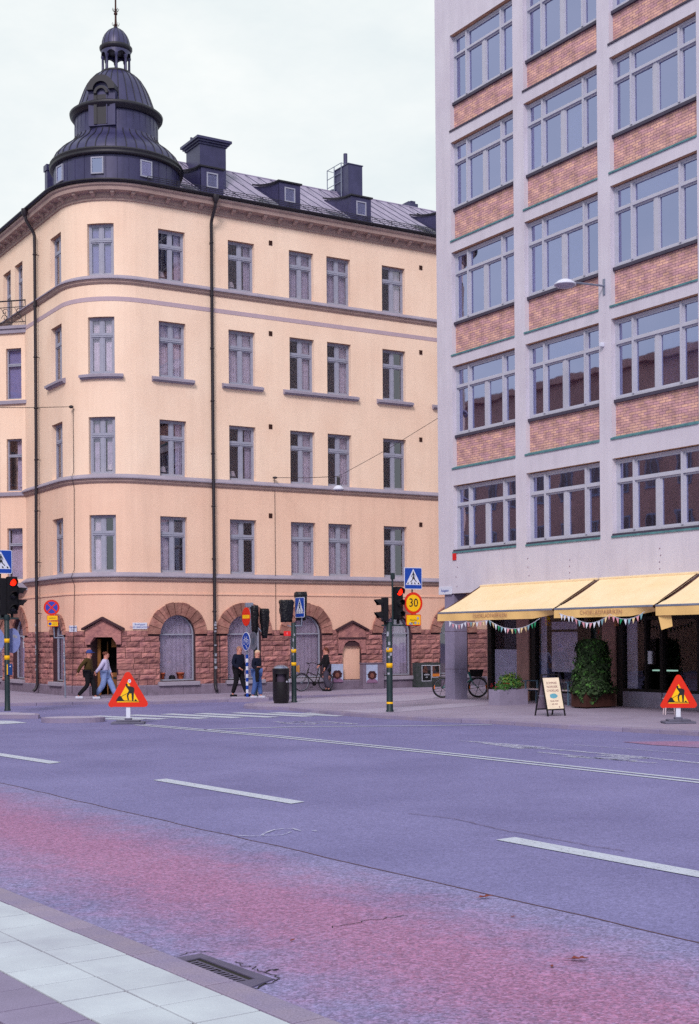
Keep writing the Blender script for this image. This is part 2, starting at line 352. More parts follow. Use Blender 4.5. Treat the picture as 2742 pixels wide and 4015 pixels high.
# old rougher asphalt between the seam and the near kerb, with an irregular seam
pts = []; rr = random.Random(3)
for i in range(0, 161):
    s = -40+i*.5; pts.append(q0+qd*s+Vector((-qd.y, qd.x, 0))*rr.uniform(-.025, .025))
sheet('old_asphalt', pts+[kB+kd*20-kn*.2, kA-kd*40-kn*.2], 'asphalt_old', .004)
SEAM = list(pts)
def stripe(g, P, w, off=0, z=.008):
    P = [Vector((p.x, p.y, z)) for p in P]; L, R = [], []
    for i, p in enumerate(P):
        d = (P[min(i+1, len(P)-1)]-P[max(i-1, 0)]).normalized(); n = Vector((-d.y, d.x, 0))
        L.append(p+n*(off+w/2)); R.append(p+n*(off-w/2))
    for i in range(len(P)-1): g.face([L[i], R[i], R[i+1], L[i+1]])
def marking(name, draw, m='road_paint', label=None):
    g = M(); draw(g); return struct(g.build(name, m, recalc=False))
def poly(g, pts, z=.008): g.face([G(x, y, 0)+Vector((0, 0, z)) for x, y in pts])
def seg(g, pts, w, off=0, z=.008): stripe(g, [G(x, y) for x, y in pts], w, off, z)
marking('lane_dash', lambda g: poly(g, [(-60, 2944), (0, 2954), (241, 2990), (196, 2996), (0, 2965.5), (-60, 2956)]))
marking('lane_dash', lambda g: poly(g, [(600, 3060), (653, 3054.6), (1195, 3145.5), (1142, 3153.4)]))
marking('lane_dash', lambda g: poly(g, [(1945, 3295), (2018, 3284.3), (2742, 3418), (2950, 3456), (2950, 3482), (2742, 3443)]))
DL = [(547, 2842), (1072, 2887), (1367, 2916.7), (1700, 2951), (2225, 3008), (2742, 3065), (3300, 3128)]
marking('centre_line', lambda g: (seg(g, DL, .12, .13), seg(g, DL, .12, -.13)))
marking('lane_line', lambda g: seg(g, [(800, 2861.6), (1140, 2851), (1700, 2846), (1930, 2842)], .13))
zeb = [(363, 2808, 641, 2820.5), (510, 2804, 805, 2817.5), (652, 2800, 936, 2815), (783, 2798, 1072, 2813), (925, 2795, 1214, 2809.5), (1072, 2795, 1344, 2808), (1208, 2795.5, 1480, 2808), (408, 2818.5, 560, 2822)]
for a, b, c, d in zeb: marking('crossing_stripe', lambda g: seg(g, [(a, b), (c, d)], .5))
marking('crossing_stripe', lambda g: poly(g, [(-80, 2825), (50, 2827.5), (108, 2835), (0, 2840.5), (-80, 2842)]))
def bikemark(g):
    for pts in ([(1080, 2829), (1130, 2838), (1230, 2842), (1240, 2836), (1150, 2831)], [(1150, 2831), (1260, 2829), (1400, 2839)], [(1190, 2838), (1290, 2836), (1400, 2840)], [(1100, 2836), (1190, 2830)]): seg(g, pts, .16)
marking('bicycle_marking', bikemark, 'worn_paint')
def arrow(g):
    poly(g, [(1792, 2905), (1870, 2908), (1965, 2915), (2160, 2932), (2035, 2937), (1930, 2922), (1870, 2912)])
    seg(g, [(2050, 2930), (2250, 2946), (2480, 2966), (2742, 2993), (2900, 3009)], .16)
marking('arrow_marking', arrow, 'worn_paint')
def text_mark(g):
    seg(g, [(2114, 2950), (2240, 2963), (2350, 2974), (2570, 2993)], .14); seg(g, [(2220, 2966), (2330, 2973), (2470, 2975)], .3); seg(g, [(2350, 2962), (2540, 2975)], .25); seg(g, [(2400, 2978), (2500, 2984)], .22)
marking('road_lettering', text_mark, 'worn_paint')
marking('lane_line', lambda g: seg(g, [(2250, 2921), (2500, 2940), (2742, 2960), (2900, 2973)], .05), 'worn_paint')
marking('painted_patch', lambda g: poly(g, [(2440, 2910), (2600, 2908), (2742, 2908), (2950, 2912), (2950, 2945), (2742, 2933), (2560, 2922)]), 'asphalt_red')
marking('spray_mark', lambda g: seg(g, [(926, 3278), (975, 3281), (1023, 3280), (1041, 3268), (1076, 3256), (1110, 3252), (1147, 3251), (1178, 3260)], .035, 0, .01), 'worn_paint')
marking('spray_mark', lambda g: (seg(g, [(1023, 3280), (1110, 3276), (1147, 3262)], .02, 0, .01), seg(g, [(1228, 3258), (1240, 3262)], .04, 0, .01)), 'worn_paint')
marking('asphalt_seam', lambda g: stripe(g, SEAM, .022, 0, .007), 'joint')
# cracks
def crack(g, pts, w=.012):
    P = []; rr = random.Random(len(pts)*13+int(pts[0][0]))
    for (x0, y0), (x1, y1) in zip(pts[:-1], pts[1:]):
        for k in range(8):
            t = k/8; p = G(x0+(x1-x0)*t, y0+(y1-y0)*t); P.append(p+Vector((rr.uniform(-.03, .03), rr.uniform(-.03, .03), 0)))
    stripe(g, P, w, 0, .009)
marking('road_crack', lambda g: crack(g, [(1300, 3640), (1450, 3610), (1620, 3590)], .009), 'iron')
marking('road_crack', lambda g: crack(g, [(1600, 3190), (1800, 3215), (2000, 3262), (2220, 3300), (2480, 3345)], .012), 'joint')
# near pavement: kerb stones, white slabs, grey slabs
ZN = .03
g = M(); fk = Fr(kA, kd, kn)
kw = (kA-G(0, 3538)).dot(kn)
sA = G(291, 3666); mA = G(503, 3904); eA = G(326, 4014)
d1 = -(sA-kA).dot(kn); d2 = -(mA-kA).dot(kn); d3 = -(eA-kA).dot(kn)
print('KERB', kw, d1, d2, d3, kd, 'cross joint', (G(503, 3758.6)-G(0, 3816)).normalized())
kw = d1
L = 1.0; s = -14
while s < 12: g.cbx(fk, s+.005, s+L-.005, -kw, 0, -.1, ZN, .012); s += L
kerb_near = g.build('kerb', 'kerb', org=kA); struct(kerb_near)
w = d2-d1; g = M(); g2 = M(); gj = M()
cj = G(503, 3758.6); off = ((cj-kA).dot(kd)) % w
rb = random.Random(5)
for row in range(0, 2):
    b0 = -kw-.008-row*w
    for i in range(-26, 22):
        s = off+i*w; g.cbx(fk, s+.007, s+w-.007, b0-w+.007, b0-.007, -.1, ZN+rb.uniform(-.002, .002), .006)
for row in range(2, 9):
    b0 = -kw-.008-row*w
    for i in range(-26, 22):
        s = off+i*w+(w/2 if row % 2 else 0); g2.cbx(fk, s+.007, s+w-.007, b0-w+.007, b0-.007, -.1, ZN+rb.uniform(-.002, .002), .006)
struct(g.build('pavement_slabs', 'slab', org=kA)); struct(g2.build('pavement_slabs_grey', 'slab_dark', org=kA))
gj.bx(fk, -22, 18, -kw-9*w, -.01, -.09, ZN-.012); struct(gj.build('pavement_bed', 'joint', org=kA))
# drain
P = [G(677.5, 3764.5), G(789, 3745.6), G(1072.6, 3845.7), G(972, 3883.5)]; Q = [G(709.6, 3779.6), G(785, 3762.6), G(1002.6, 3845.7), G(914, 3861)]
dr = thing('storm_drain', 'grey cast iron drain grate set in the asphalt against the near kerb', 'drain', P[0])
g = M(); up = Vector((0, 0, .014))
for i in range(4):
    j = (i+1) % 4; g.face([P[i]+up, P[j]+up, Q[j]+up, Q[i]+up]); g.face([Q[i]+up, Q[j]+up, Q[j]+up*.4, Q[i]+up*.4]); g.face([P[i]+up, P[j]+up, P[j]+up*.3, P[i]+up*.3])
mat('drain_iron', C('#5f5874'), .7, var=.2, bump=.4, bs=60); g.build('drain_frame', 'drain_iron', dr, recalc=False)
g = M(); g.face([q+up*.42 for q in Q]); g.build('drain_pit_shade', 'iron', dr, recalc=False)  # flat black sheet, paints in the shade inside the drain
g = M(); U0, U1, V0, V1 = Q[0], Q[3], Q[1], Q[2]     # U: kerb side edge, V: road side edge
ax = (U1-U0); bx_ = (V1-V0)
for i in range(13):
    t0 = .07+i*.0715; t1 = t0+.042
    if i == 6: t0 += .012; t1 += .012
    a0, a1 = U0+ax*t0, U0+ax*t1; b0, b1 = V0+bx_*t0, V0+bx_*t1; k = .62 if i != 6 else .5
    g.face([a0+up*.9, a1+up*.9, a1+(b1-a1)*k+up*.9, a0+(b0-a0)*k+up*.9])
g.face([U0+(V0-U0)*.6+ax*.06+up*.92, U0+(V0-U0)*.7+ax*.06+up*.92, U1+(V1-U1)*.7+up*.92, U1+(V1-U1)*.6+up*.92])
g.build('drain_slats', 'drain_iron', dr, recalc=False)
marking('road_crack', lambda g: (crack(g, [(660, 3760), (740, 3738), (850, 3735)], .008), crack(g, [(920, 3775), (1000, 3800), (1090, 3838), (1085, 3852)], .009), crack(g, [(1050, 3810), (1100, 3806)], .012), crack(g, [(972, 3885), (1070, 3852)], .014)), 'iron')
# fallen leaves
def leaf(px, py, s, rot, lab):
    p = G(px, py, .012); g = M(); fr = Fr(p, (cos(rot), sin(rot), 0), (-sin(rot), cos(rot), 0))
    out_ = [(1, 0), (.55, .22), (.35, .45), (.1, .25), (-.3, .4), (-.45, .12), (-1, .03), (-1, -.03), (-.45, -.14), (-.2, -.4), (.1, -.22), (.45, -.35), (.6, -.15)]
    g.face([fr(a*s, b*s, .03*s+abs(b)*s*.5+.3*s*(a > .3)*(a-.3)) for a, b in out_])
    tag(g.build('dry_leaf', 'leaf_dry', org=p, recalc=False), lab, 'leaf')
leaf(1898, 3521, .085, .2, 'curled brown leaf lying just below the asphalt seam')
leaf(2263, 3764, .085, -.3, 'longer brown leaf on the red worn asphalt near the right edge')
leaf(2012, 3595, .03, .5, 'tiny brown leaf fragment right of the curled leaf near the seam')
leaf(1147, 3688, .035, 1.0, 'small orange leaf bit on the asphalt above the drain')
leaf(2165, 3789, .03, 1.4, 'tiny brown scrap left of the longer leaf')
# far pavements
DR = Vector((-.5242, .8516, 0)); DLv = Vector((.8516, .5242, 0)); NLv = Vector((.5242, -.8516, 0)); NRv = Vector((-.8516, -.5242, 0))
def pave(name, top, m, z=.1, kerb=True, kw=.3):
    T = [Vector((p.x, p.y, z)) for p in top]; g = M(); g.face(T); struct(g.build(name, m, org=T[0], recalc=False)); return T
A = [G(x, y, .1) for x, y in ((0, 2758), (425, 2749.5), (578, 2751), (897, 2741), (1183, 2727), (1750, 2711))]
A = [A[0]+DR*40]+A+[A[-1]+DLv*30]
T = pave('pavement_far', A+[A[-1]+DR*30, A[0]+DLv*60], 'pavement')
def kerbline(P, w=.28, z=.1, name='kerb', L=1.05):
    g = M(); P = [Vector((p.x, p.y, 0)) for p in P]
    for a, b in zip(P[:-1], P[1:]):
        d = (b-a); n = max(1, round(d.length/L)); fr = Fr(a, d, Vector((d.y, -d.x, 0)))
        if fr.y.y > 0: pass
        l = d.length/n
        for i in range(n): g.cbx(fr, i*l+.003, (i+1)*l-.003, -w, .02, -.1, z+.006, .02)
    return struct(g.build(name, 'kerb', org=P[0]))
kerbline(A)
B = [G(x, y, .1) for x, y in ((1750, 2709), (1183, 2737), (1060, 2748), (965, 2759), (958, 2765), (1010, 2769), (1135, 2773), (1315, 2791), (1458, 2800), (1560, 2806), (1700, 2815), (1923, 2822), (2225, 2842), (2442, 2852), (2742, 2868), (3400, 2905))]
B = [B[0]+DLv*30]+B+[B[-1]-DR*12]
pave('pavement_corner', B+[B[-1]+DLv*40, B[0]+DLv*20-DR*20], 'pavement')
kerbline(B)
def flat(pts, m, z, name): g = M(); g.face([G(x, y, z) for x, y in pts]); struct(g.build(name, m, org=G(*pts[0], z), recalc=False))
flat([(1165, 2739), (1700, 2722), (1755, 2733), (1600, 2748), (1400, 2757), (1165, 2757)], 'light_paving', .104, 'paving_strip')
flat([(1400, 2792), (1330, 2787), (1490, 2777), (1700, 2764), (1880, 2753), (2000, 2756), (1760, 2776), (1520, 2794), (1440, 2796)], 'light_paving', .104, 'paving_strip')
# traffic islands
def island(name, pts, z, lab):
    T = [Vector((p.x, p.y, z)) for p in pts]; g = M(); g.prism([Vector((p.x, p.y, 0)) for p in T], Vector((0, 0, z)), 0)
    g.face([p+Vector((0, 0, .004)) for p in [sum(T, Vector())/len(T)+(q-sum(T, Vector())/len(T))*.9 for q in T]], 1)
    o = g.build(name, ['kerb', 'light_paving'], org=T[0], recalc=False); tag(o, lab, 'traffic island'); return o
c = G(288, 2812.5, .12); island('traffic_island', [c+Vector((.84*cos(a), .62*sin(a), 0)) for a in [2*pi*i/28 for i in range(28)]], .12, 'low round granite kerbed island left of the nearer warning triangle')
island('traffic_island', [G(-260, 2804, .1), G(150, 2804, .1), G(157, 2801, .1), G(150, 2797, .1), G(60, 2793, .1), G(-260, 2793, .1)], .1, 'long low kerbed island carrying the leftmost signal pole')
island('traffic_island', [G(896, 2739.5, .12), G(1055, 2738.5, .12), G(1052, 2731, .12), G(905, 2731, .12)], .12, 'short kerbed refuge under the blue and white striped sign post')
# ------------------------------------------------------------------ the corner house: s runs along its street walls
A0 = Vector((-5.22, 51.65, 0)); S0, RC = -2.8, 2.3; LA = RC*pi/2
OC = A0+DLv*S0-NLv*RC
def Wp(s, d=0, z=0):
    if s >= S0: return A0+DLv*s+NLv*d+EZ*z
    if s >= S0-LA:
        t = (S0-s)/RC; return OC+(NLv*cos(t)+NRv*sin(t))*(RC+d)+EZ*z
    return OC+NRv*(RC+d)+DR*(S0-LA-s)+EZ*z
def S_of(px, py, d=0):
    a, b = ray(px, py); lo, hi = -16.0, 20.0
    for _ in range(50):
        m = (lo+hi)/2; p = Wp(m, d)
        if p.x < a*p.y: lo = m
        else: hi = m
    return (lo+hi)/2
def Wfr(s, d=0, z=0):
    x = (Wp(s+.01)-Wp(s-.01)).normalized(); return Fr(Wp(s, d, z), x, Vector((x.y, -x.x, 0)))
SMIN, SMAX = -19.0, 22.0
def sbreaks(a, b, extra=()):
    st = [a, b]+[x for x in extra if a < x < b]
    st += [S0-LA*i/16 for i in range(17) if a < S0-LA*i/16 < b]
    st = sorted(st); o = [st[0]]
    for x in st[1:]:
        if x-o[-1] > 1e-4: o.append(x)
    return o
def sweep(g, prof, a, b, mi=0, close=True):
    S = sbreaks(a, b); n = len(prof); vs = [Wp(s, d, z) for s in S for d, z in prof]
    fs = [(i*n+j, i*n+(j+1) % n, (i+1)*n+(j+1) % n, (i+1)*n+j) for i in range(len(S)-1) for j in range(n if close else n-1)]
    g.add(vs, fs, mi)
    if close: g.face([Wp(a, d, z) for d, z in prof], mi); g.face([Wp(b, d, z) for d, z in prof][::-1], mi)
# openings -----------------------------------------------------------
Zrow = {1: (15.60, 17.50), 2: (11.98, 14.06), 3: (8.28, 10.38), 4: (4.66, 6.77)}
cols = {}
for k, (x0, x1) in {'c': (630, 735), 'd': (903, 1006.5), 'e': (1142, 1238), 'f': (1289, 1382), 'g': (1506, 1596)}.items(): cols[k] = (S_of(x0, 2150), S_of(x1, 2150))
cols['b'] = (S_of(352, 2150), S_of(456, 2150)); cols['a'] = (S_of(207, 2150), S_of(249, 2150))
for k, s in (('h', 10.6), ('i', 12.35), ('j', 14.9), ('k', 17.4)): cols[k] = (s, s+1.13)
wl = [(S_of(13, 1100), S_of(43, 1100)), (S_of(58, 1060), S_of(89, 1060))]
print('cols', {k: (round(a, 2), round(b, 2)) for k, (a, b) in cols.items()}, wl, S_of(142, 2000), S_of(102, 1900))
OPEN = []   # (s0, s1, z0, z1, arch)
WIN = []
for k, (a, b) in cols.items():
    for r, (z0, z1) in Zrow.items(): OPEN.append((a, b, z0, z1, 0)); WIN.append((k, r, a, b, z0, z1))
for i, (a, b) in enumerate(wl): OPEN.append((a, b, 14.5 if i == 0 else 15.5, 17.5, 0))
WIN.append(('l0', 1, *wl[0], 14.5, 17.5)); WIN.append(('l1', 1, *wl[1], 15.5, 17.5))
for i in range(1, 4):
    a = wl[0][0]-2.6*i; OPEN.append((a, a+1.1, 15.6, 17.5, 0)); WIN.append(('m%d' % i, 1, a, a+1.1, 15.6, 17.5))
ZS = 2.36
arc_c = [-1.45, 1.35, 4.10, 8.42, 11.33, 16.2]; R_in, R_out = .72, 1.2
sa0, sa1 = S_of(211, 2600), S_of(250, 2600)
s60, s90 = S_of(59, 2600), S_of(93, 2600); cl = (s60+s90)/2
print('arc left', sa0, sa1, 'dR arches', s60, s90)
ARCH = [(c-R_in, c+R_in, c) for c in arc_c]+[(sa0, sa1, (sa0+sa1)/2)]+[(cl-2.9*i-R_in, cl-2.9*i+R_in, cl-2.9*i) for i in range(3)]
for a, b, c in ARCH: OPEN.append((a, b, .62, ZS, (b-a)/2))
sd0, sd1 = S_of(359, 2600), S_of(458, 2600); OPEN.append((sd0, sd1, .1, 2.28, 0))
NICHE = (5.78, 6.68, .5, 1.85)
OPEN.append((*NICHE[:4], (NICHE[1]-NICHE[0])/2*.001+.0))
# wall mesh ----------------------------------------------------------
HOUSE = thing('corner_apartment_house', 'cream plastered corner apartment house with red stone ground floor and dark copper tower dome', 'building', Wp(S0-LA/2, 0, 0))
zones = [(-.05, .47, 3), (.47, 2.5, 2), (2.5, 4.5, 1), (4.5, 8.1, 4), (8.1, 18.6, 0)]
g = M()
ss = sbreaks(SMIN, SMAX, [x for o in OPEN for x in (o[0], o[1])]); zs = sorted(set([z for a, b, _ in zones for z in (a, b)]+[z for o in OPEN for z in (o[2], o[3])]+[o[3]+o[4] for o in OPEN if o[4]]))
def zone(z):
    for a, b, m in zones:
        if a <= z <= b: return m
    return 0
for i in range(len(ss)-1):
    sm = (ss[i]+ss[i+1])/2
    for j in range(len(zs)-1):
        if zs[j+1]-zs[j] < 1e-5: continue
        zm = (zs[j]+zs[j+1])/2
        if any(o[0] < sm < o[1] and o[2] < zm < o[3]+o[4] for o in OPEN): continue
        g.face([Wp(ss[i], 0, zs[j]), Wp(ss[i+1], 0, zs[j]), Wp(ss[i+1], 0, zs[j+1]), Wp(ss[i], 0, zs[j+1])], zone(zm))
DEP = .24
for (a, b, z0, z1, ar) in OPEN:
    mi = zone((z0+z1)/2); dep = DEP if z0 > .55 else .5
    if z0 == .5: dep = .12
    sl = sbreaks(a, b)
    g.face([Wp(a, 0, z0), Wp(a, -dep, z0), Wp(a, -dep, z1), Wp(a, 0, z1)], mi); g.face([Wp(b, 0, z0), Wp(b, -dep, z0), Wp(b, -dep, z1), Wp(b, 0, z1)], mi)
    for u, v in zip(sl[:-1], sl[1:]):
        g.face([Wp(u, 0, z0), Wp(v, 0, z0), Wp(v, -dep, z0), Wp(u, -dep, z0)], mi)
        if not ar: g.face([Wp(u, 0, z1), Wp(v, 0, z1), Wp(v, -dep, z1), Wp(u, -dep, z1)], 5 if z0 > 4 else mi)
    if ar > .05:
        c = (a+b)/2; K = 16; P = [(c-ar*cos(pi*k/K), z1+ar*sin(pi*k/K)) for k in range(K+1)]
        for (u, zu), (v, zv) in zip(P[:-1], P[1:]):
            g.face([Wp(u, 0, zu), Wp(v, 0, zv), Wp(v, 0, z1+ar), Wp(u, 0, z1+ar)], 1)
            g.face([Wp(u, 0, zu), Wp(v, 0, zv), Wp(v, -dep, zv), Wp(u, -dep, zu)], mi)
# niche back, rear walls
a, b, z0, z1 = NICHE[:4]; g.face([Wp(a, -.12, z0), Wp(b, -.12, z0), Wp(b, -.12, z1), Wp(a, -.12, z1)], 1)
g.face([Wp(SMAX, 0, 0), Wp(SMAX, -12, 0), Wp(SMAX, -12, 18.6), Wp(SMAX, 0, 18.6)], 0)
g.face([Wp(SMIN, 0, 0), Wp(SMIN, -12, 0), Wp(SMIN, -12, 18.6), Wp(SMIN, 0, 18.6)], 0)
g.build('wall', ['plaster', 'plaster_low', 'mortar_shaded', 'granite', 'plaster_mid', 'lintel'], HOUSE, recalc=False)
# rough red stone blocks of the ground floor ---------------------------
g = None; rb = random.Random(11); LOWC = sorted((o[0]+o[1])/2 for o in OPEN if o[2] < 3); BIN = {}
def gbin(s):
    k = sum(1 for c in LOWC if c < s); return BIN.setdefault(k, M())
rb = random.Random(11); rows = 10; rh = (2.5-.47)/rows
def cuts(z, zt):
    """s intervals free of openings between two heights"""
    c = []
    for (a, b, z0, z1, ar) in OPEN:
        if z0 > 3 or zt <= z0: continue
        if ar > .05 and zt > z1+.02:
            m = (a+b)/2; ro = (ar+.48) if ar > .6 else ar+.25; c.append((m-ro, m+ro))
        elif z < z1+(.0 if ar > .05 else .02): c.append((a, b))
    for a0_, b0_ in (((sd0+sd1)/2-.62, (sd0+sd1)/2+.62),):
        if zt > 2.05: c.append((a0_, b0_))
    if zt > 1.6: c.append((NICHE[0]-.22, NICHE[1]+.22))
    return c
for r in range(rows):
    z = .47+r*rh; zt = z+rh; C_ = cuts(z, zt); s = SMIN+rb.uniform(0, .5)
    while s < SMAX:
        l = rb.uniform(.26, .72); a, b = s, s+l; s = b
        parts = [(a, b)]
        for c0, c1 in C_:
            q = []
            for u, v in parts:
                if v <= c0 or u >= c1: q.append((u, v)); continue
                if u < c0: q.append((u, c0))
                if v > c1: q.append((c1, v))
            parts = q
        for u, v in parts:
            if v-u < .06: continue
            jt = .009; n = max(2, int((v-u)/.14)); m = 3; bulge = rb.uniform(.03, .085)
            base = [[Wp(u+jt+(v-u-2*jt)*i/n, .012, z+jt+(rh-2*jt)*j/m) for i in range(n+1)] for j in range(m+1)]
            vs = []
            for j in range(m+1):
                for i in range(n+1):
                    e_ = i in (0, n) or j in (0, m); d = .03 if e_ else bulge+rb.uniform(-.02, .02)
                    vs.append(Wp(u+jt+(v-u-2*jt)*i/n, d, z+jt+(rh-2*jt)*j/m))
            k = (n+1); nv = len(vs)
            fs = [(j*k+i, j*k+i+1, (j+1)*k+i+1, (j+1)*k+i) for j in range(m) for i in range(n)]
            ring = [i for i in range(n+1)]+[j*k+n for j in range(1, m+1)]+[m*k+i for i in range(n-1, -1, -1)]+[j*k for j in range(m-1, 0, -1)]
            vs += [base[q//k][q % k] for q in ring]
            L_ = len(ring)
            fs += [(ring[q], nv+q, nv+(q+1) % L_, ring[(q+1) % L_]) for q in range(L_)]
            gbin((u+v)/2).add(vs, fs, 0)
for k in sorted(BIN): BIN[k].build('stone_facing', 'redstone', HOUSE, recalc=False)
# plinth
g = M(); gp = M(); gaps = [(sd0-.03, sd1+.03)]
s = SMIN
while s < SMAX:
    l = rb.uniform(1.1, 1.9); u, v = s, s+l; s = v
    for c0, c1 in gaps:
        if u < c0 < v: sweep(g if u < sd0 else gp, [(0, -.05), (.11, -.05), (.11, .44), (.07, .48), (0, .48)], u+.006, c0); u = max(u, c1)
        if c0 <= u < c1: u = min(c1, v)
    if v-u > .05: sweep(g if u < sd0 else gp, [(0, -.05), (.11, -.05), (.11, .44), (.07, .48), (0, .48)], u+.006, v-.006)
g.build('plinth', 'granite', HOUSE); gp.build('plinth', 'granite', HOUSE)
# arches of separate stones
def arch_stones(g, c, ri, ro, zs_, n=11, d=.07):
    for k in range(n):
        t0, t1 = pi*k/n+.012, pi*(k+1)/n-.012; dd = d+rb.uniform(-.01, .02)
        r1 = ro+rb.uniform(-.02, .02)
        for q in range(2):
            u0, u1 = t0+(t1-t0)*q/2, t0+(t1-t0)*(q+1)/2
            P = [(ri, u0), (r1, u0), (r1, u1), (ri, u1)]
            f_ = [Wp(c-r*cos(t), dd+(.01 if r > ri else 0), zs_+r*sin(t)) for r, t in P]; b_ = [Wp(c-r*cos(t), -.02, zs_+r*sin(t)) for r, t in P]
            g.add(f_+b_, [(0, 1, 2, 3), (0, 1, 5, 4), (1, 2, 6, 5), (2, 3, 7, 6), (3, 0, 4, 7)], 0)
for a, b, c in ARCH:
    g = M(); ar = (b-a)/2; arch_stones(g, c, ar, 1.2 if ar > .6 else ar+.25, ZS); g.build('stone_arch', 'archstone', HOUSE, recalc=False)
# horizontal mouldings
def course(prof, m, a=SMIN, b=SMAX, name='string_course'): g = M(); sweep(g, prof, a, b); return g.build(name, m, HOUSE)
for z in (15.6, 8.28, 4.66):
    course([(0, z), (.17, z-.13), (.17, z-.17), (0, z-.17)], 'trim'); course([(0, z-.172), (.13, z-.172), (.13, z-.2), (.09, z-.24), (.09, z-.27), (.04, z-.33), (0, z-.33)], 'moulding')
course([(0, 14.80), (.012, 14.80), (.012, 14.64), (0, 14.64)], 'stripe')
course([(0, 3.90), (.035, 3.90), (.035, 3.85), (0, 3.84)], 'plaster_low')
# main cornice
g = M(); sweep(g, [(0, 18.34), (.06, 18.34), (.06, 18.42), (.10, 18.44), (.10, 18.58), (.16, 18.60), (.38, 18.62), (.40, 18.74), (.46, 18.79), (.48, 18.85), (.4, 18.87), (0, 18.87)], SMIN, SMAX)
s = SMIN+.2
while s < SMAX-.1:
    fr = Wfr(s); P = [(0, 18.45), (.14, 18.45), (.2, 18.50), (.30, 18.54), (.32, 18.61), (0, 18.61)]
    g.prism([fr(-.07, d, z) for d, z in P], fr.x*.14); s += .68
g.build('cornice', 'moulding', HOUSE)
g = M(); sweep(g, [(.42, 18.875), (.54, 18.875), (.60, 18.93), (.60, 18.97), (.57, 18.97), (.53, 18.92), (.42, 18.92)], SMIN, SMAX); g.build('gutter', 'black_metal', HOUSE)
# roof ---------------------------------------------------------------
g = M(); D1, Z1, D0, Z0 = -4.4, 21.82, .42, 18.93
def rp(s, t): return Wp(s, D0+(D1-D0)*t, Z0+(Z1-Z0)*t)
sA = S0+.2
g.face([rp(sA-3.0, 0), rp(SMAX, 0), rp(SMAX, 1), rp(sA-.4, 1)]); g.face([rp(sA-.4, 1), rp(SMAX, 1), Wp(SMAX, -10, 19), Wp(sA+4, -10, 19)]); g.face([rp(SMAX, 0), rp(SMAX, 1), Wp(SMAX, -10, 19)])
sl = S0-LA
g.face([Wp(sl+.3, .42, 18.93), Wp(SMIN, .42, 18.93), Wp(SMIN, -5, 19.9), Wp(sl+.3, -5, 19.9)]); g.face([Wp(sl, -5, 19.9), Wp(SMIN, -5, 19.9), Wp(SMIN, -10, 19), Wp(sl, -10, 19)])
n_ = (rp(1, 0)-rp(0, 0)).cross(rp(0, 1)-rp(0, 0)).normalized()
if n_.z < 0: n_ = -n_
s = sA-.2
while s < SMAX:
    a, b = rp(s, 0.02), rp(s, .99); g.add([a-DLv*.012, a+DLv*.012, b+DLv*.012, b-DLv*.012]+[p+n_*.022 for p in (a-DLv*.012, a+DLv*.012, b+DLv*.012, b-DLv*.012)], [(4, 5, 6, 7), (0, 4, 7, 3), (1, 5, 6, 2), (0, 1, 5, 4)], 1); s += .6
g.tube([rp(sA, 1.0), rp(SMAX, 1.0)], .04, 6)
ROOF = g.build('roof', ['roof_metal', 'dark_metal'], HOUSE, recalc=False)
g = M(); s = sA
while s < SMAX: a = rp(s, .045); g.tube([a, a+n_*.06+EZ*.2], .012, 5); g.tube([a+n_*.05+EZ*.2, rp(s, .1)], .01, 5); s += 1.2
for k in range(3):
    for u in range(int((SMAX-sA+1)/1)): pass
for h in (.06, .13, .20): g.tube([rp(sA, .045)+n_*.05+EZ*h, rp(SMAX, .045)+n_*.05+EZ*h], .012, 5)
s = sA
while s < SMAX-.1: a = rp(s, .045)+n_*.05; g.tube([a+EZ*.05, a+EZ*.2], .006, 4); s += .12
g.build('snow_guard', 'black_metal', ROOF)
def roof_s(px, py, t):
    a, b = ray(px, py); lo, hi = -5, 20
    for _ in range(40):
        m = (lo+hi)/2; p = rp(m, t)
        if p.x < a*p.y: lo = m
        else: hi = m
    return (lo+hi)/2
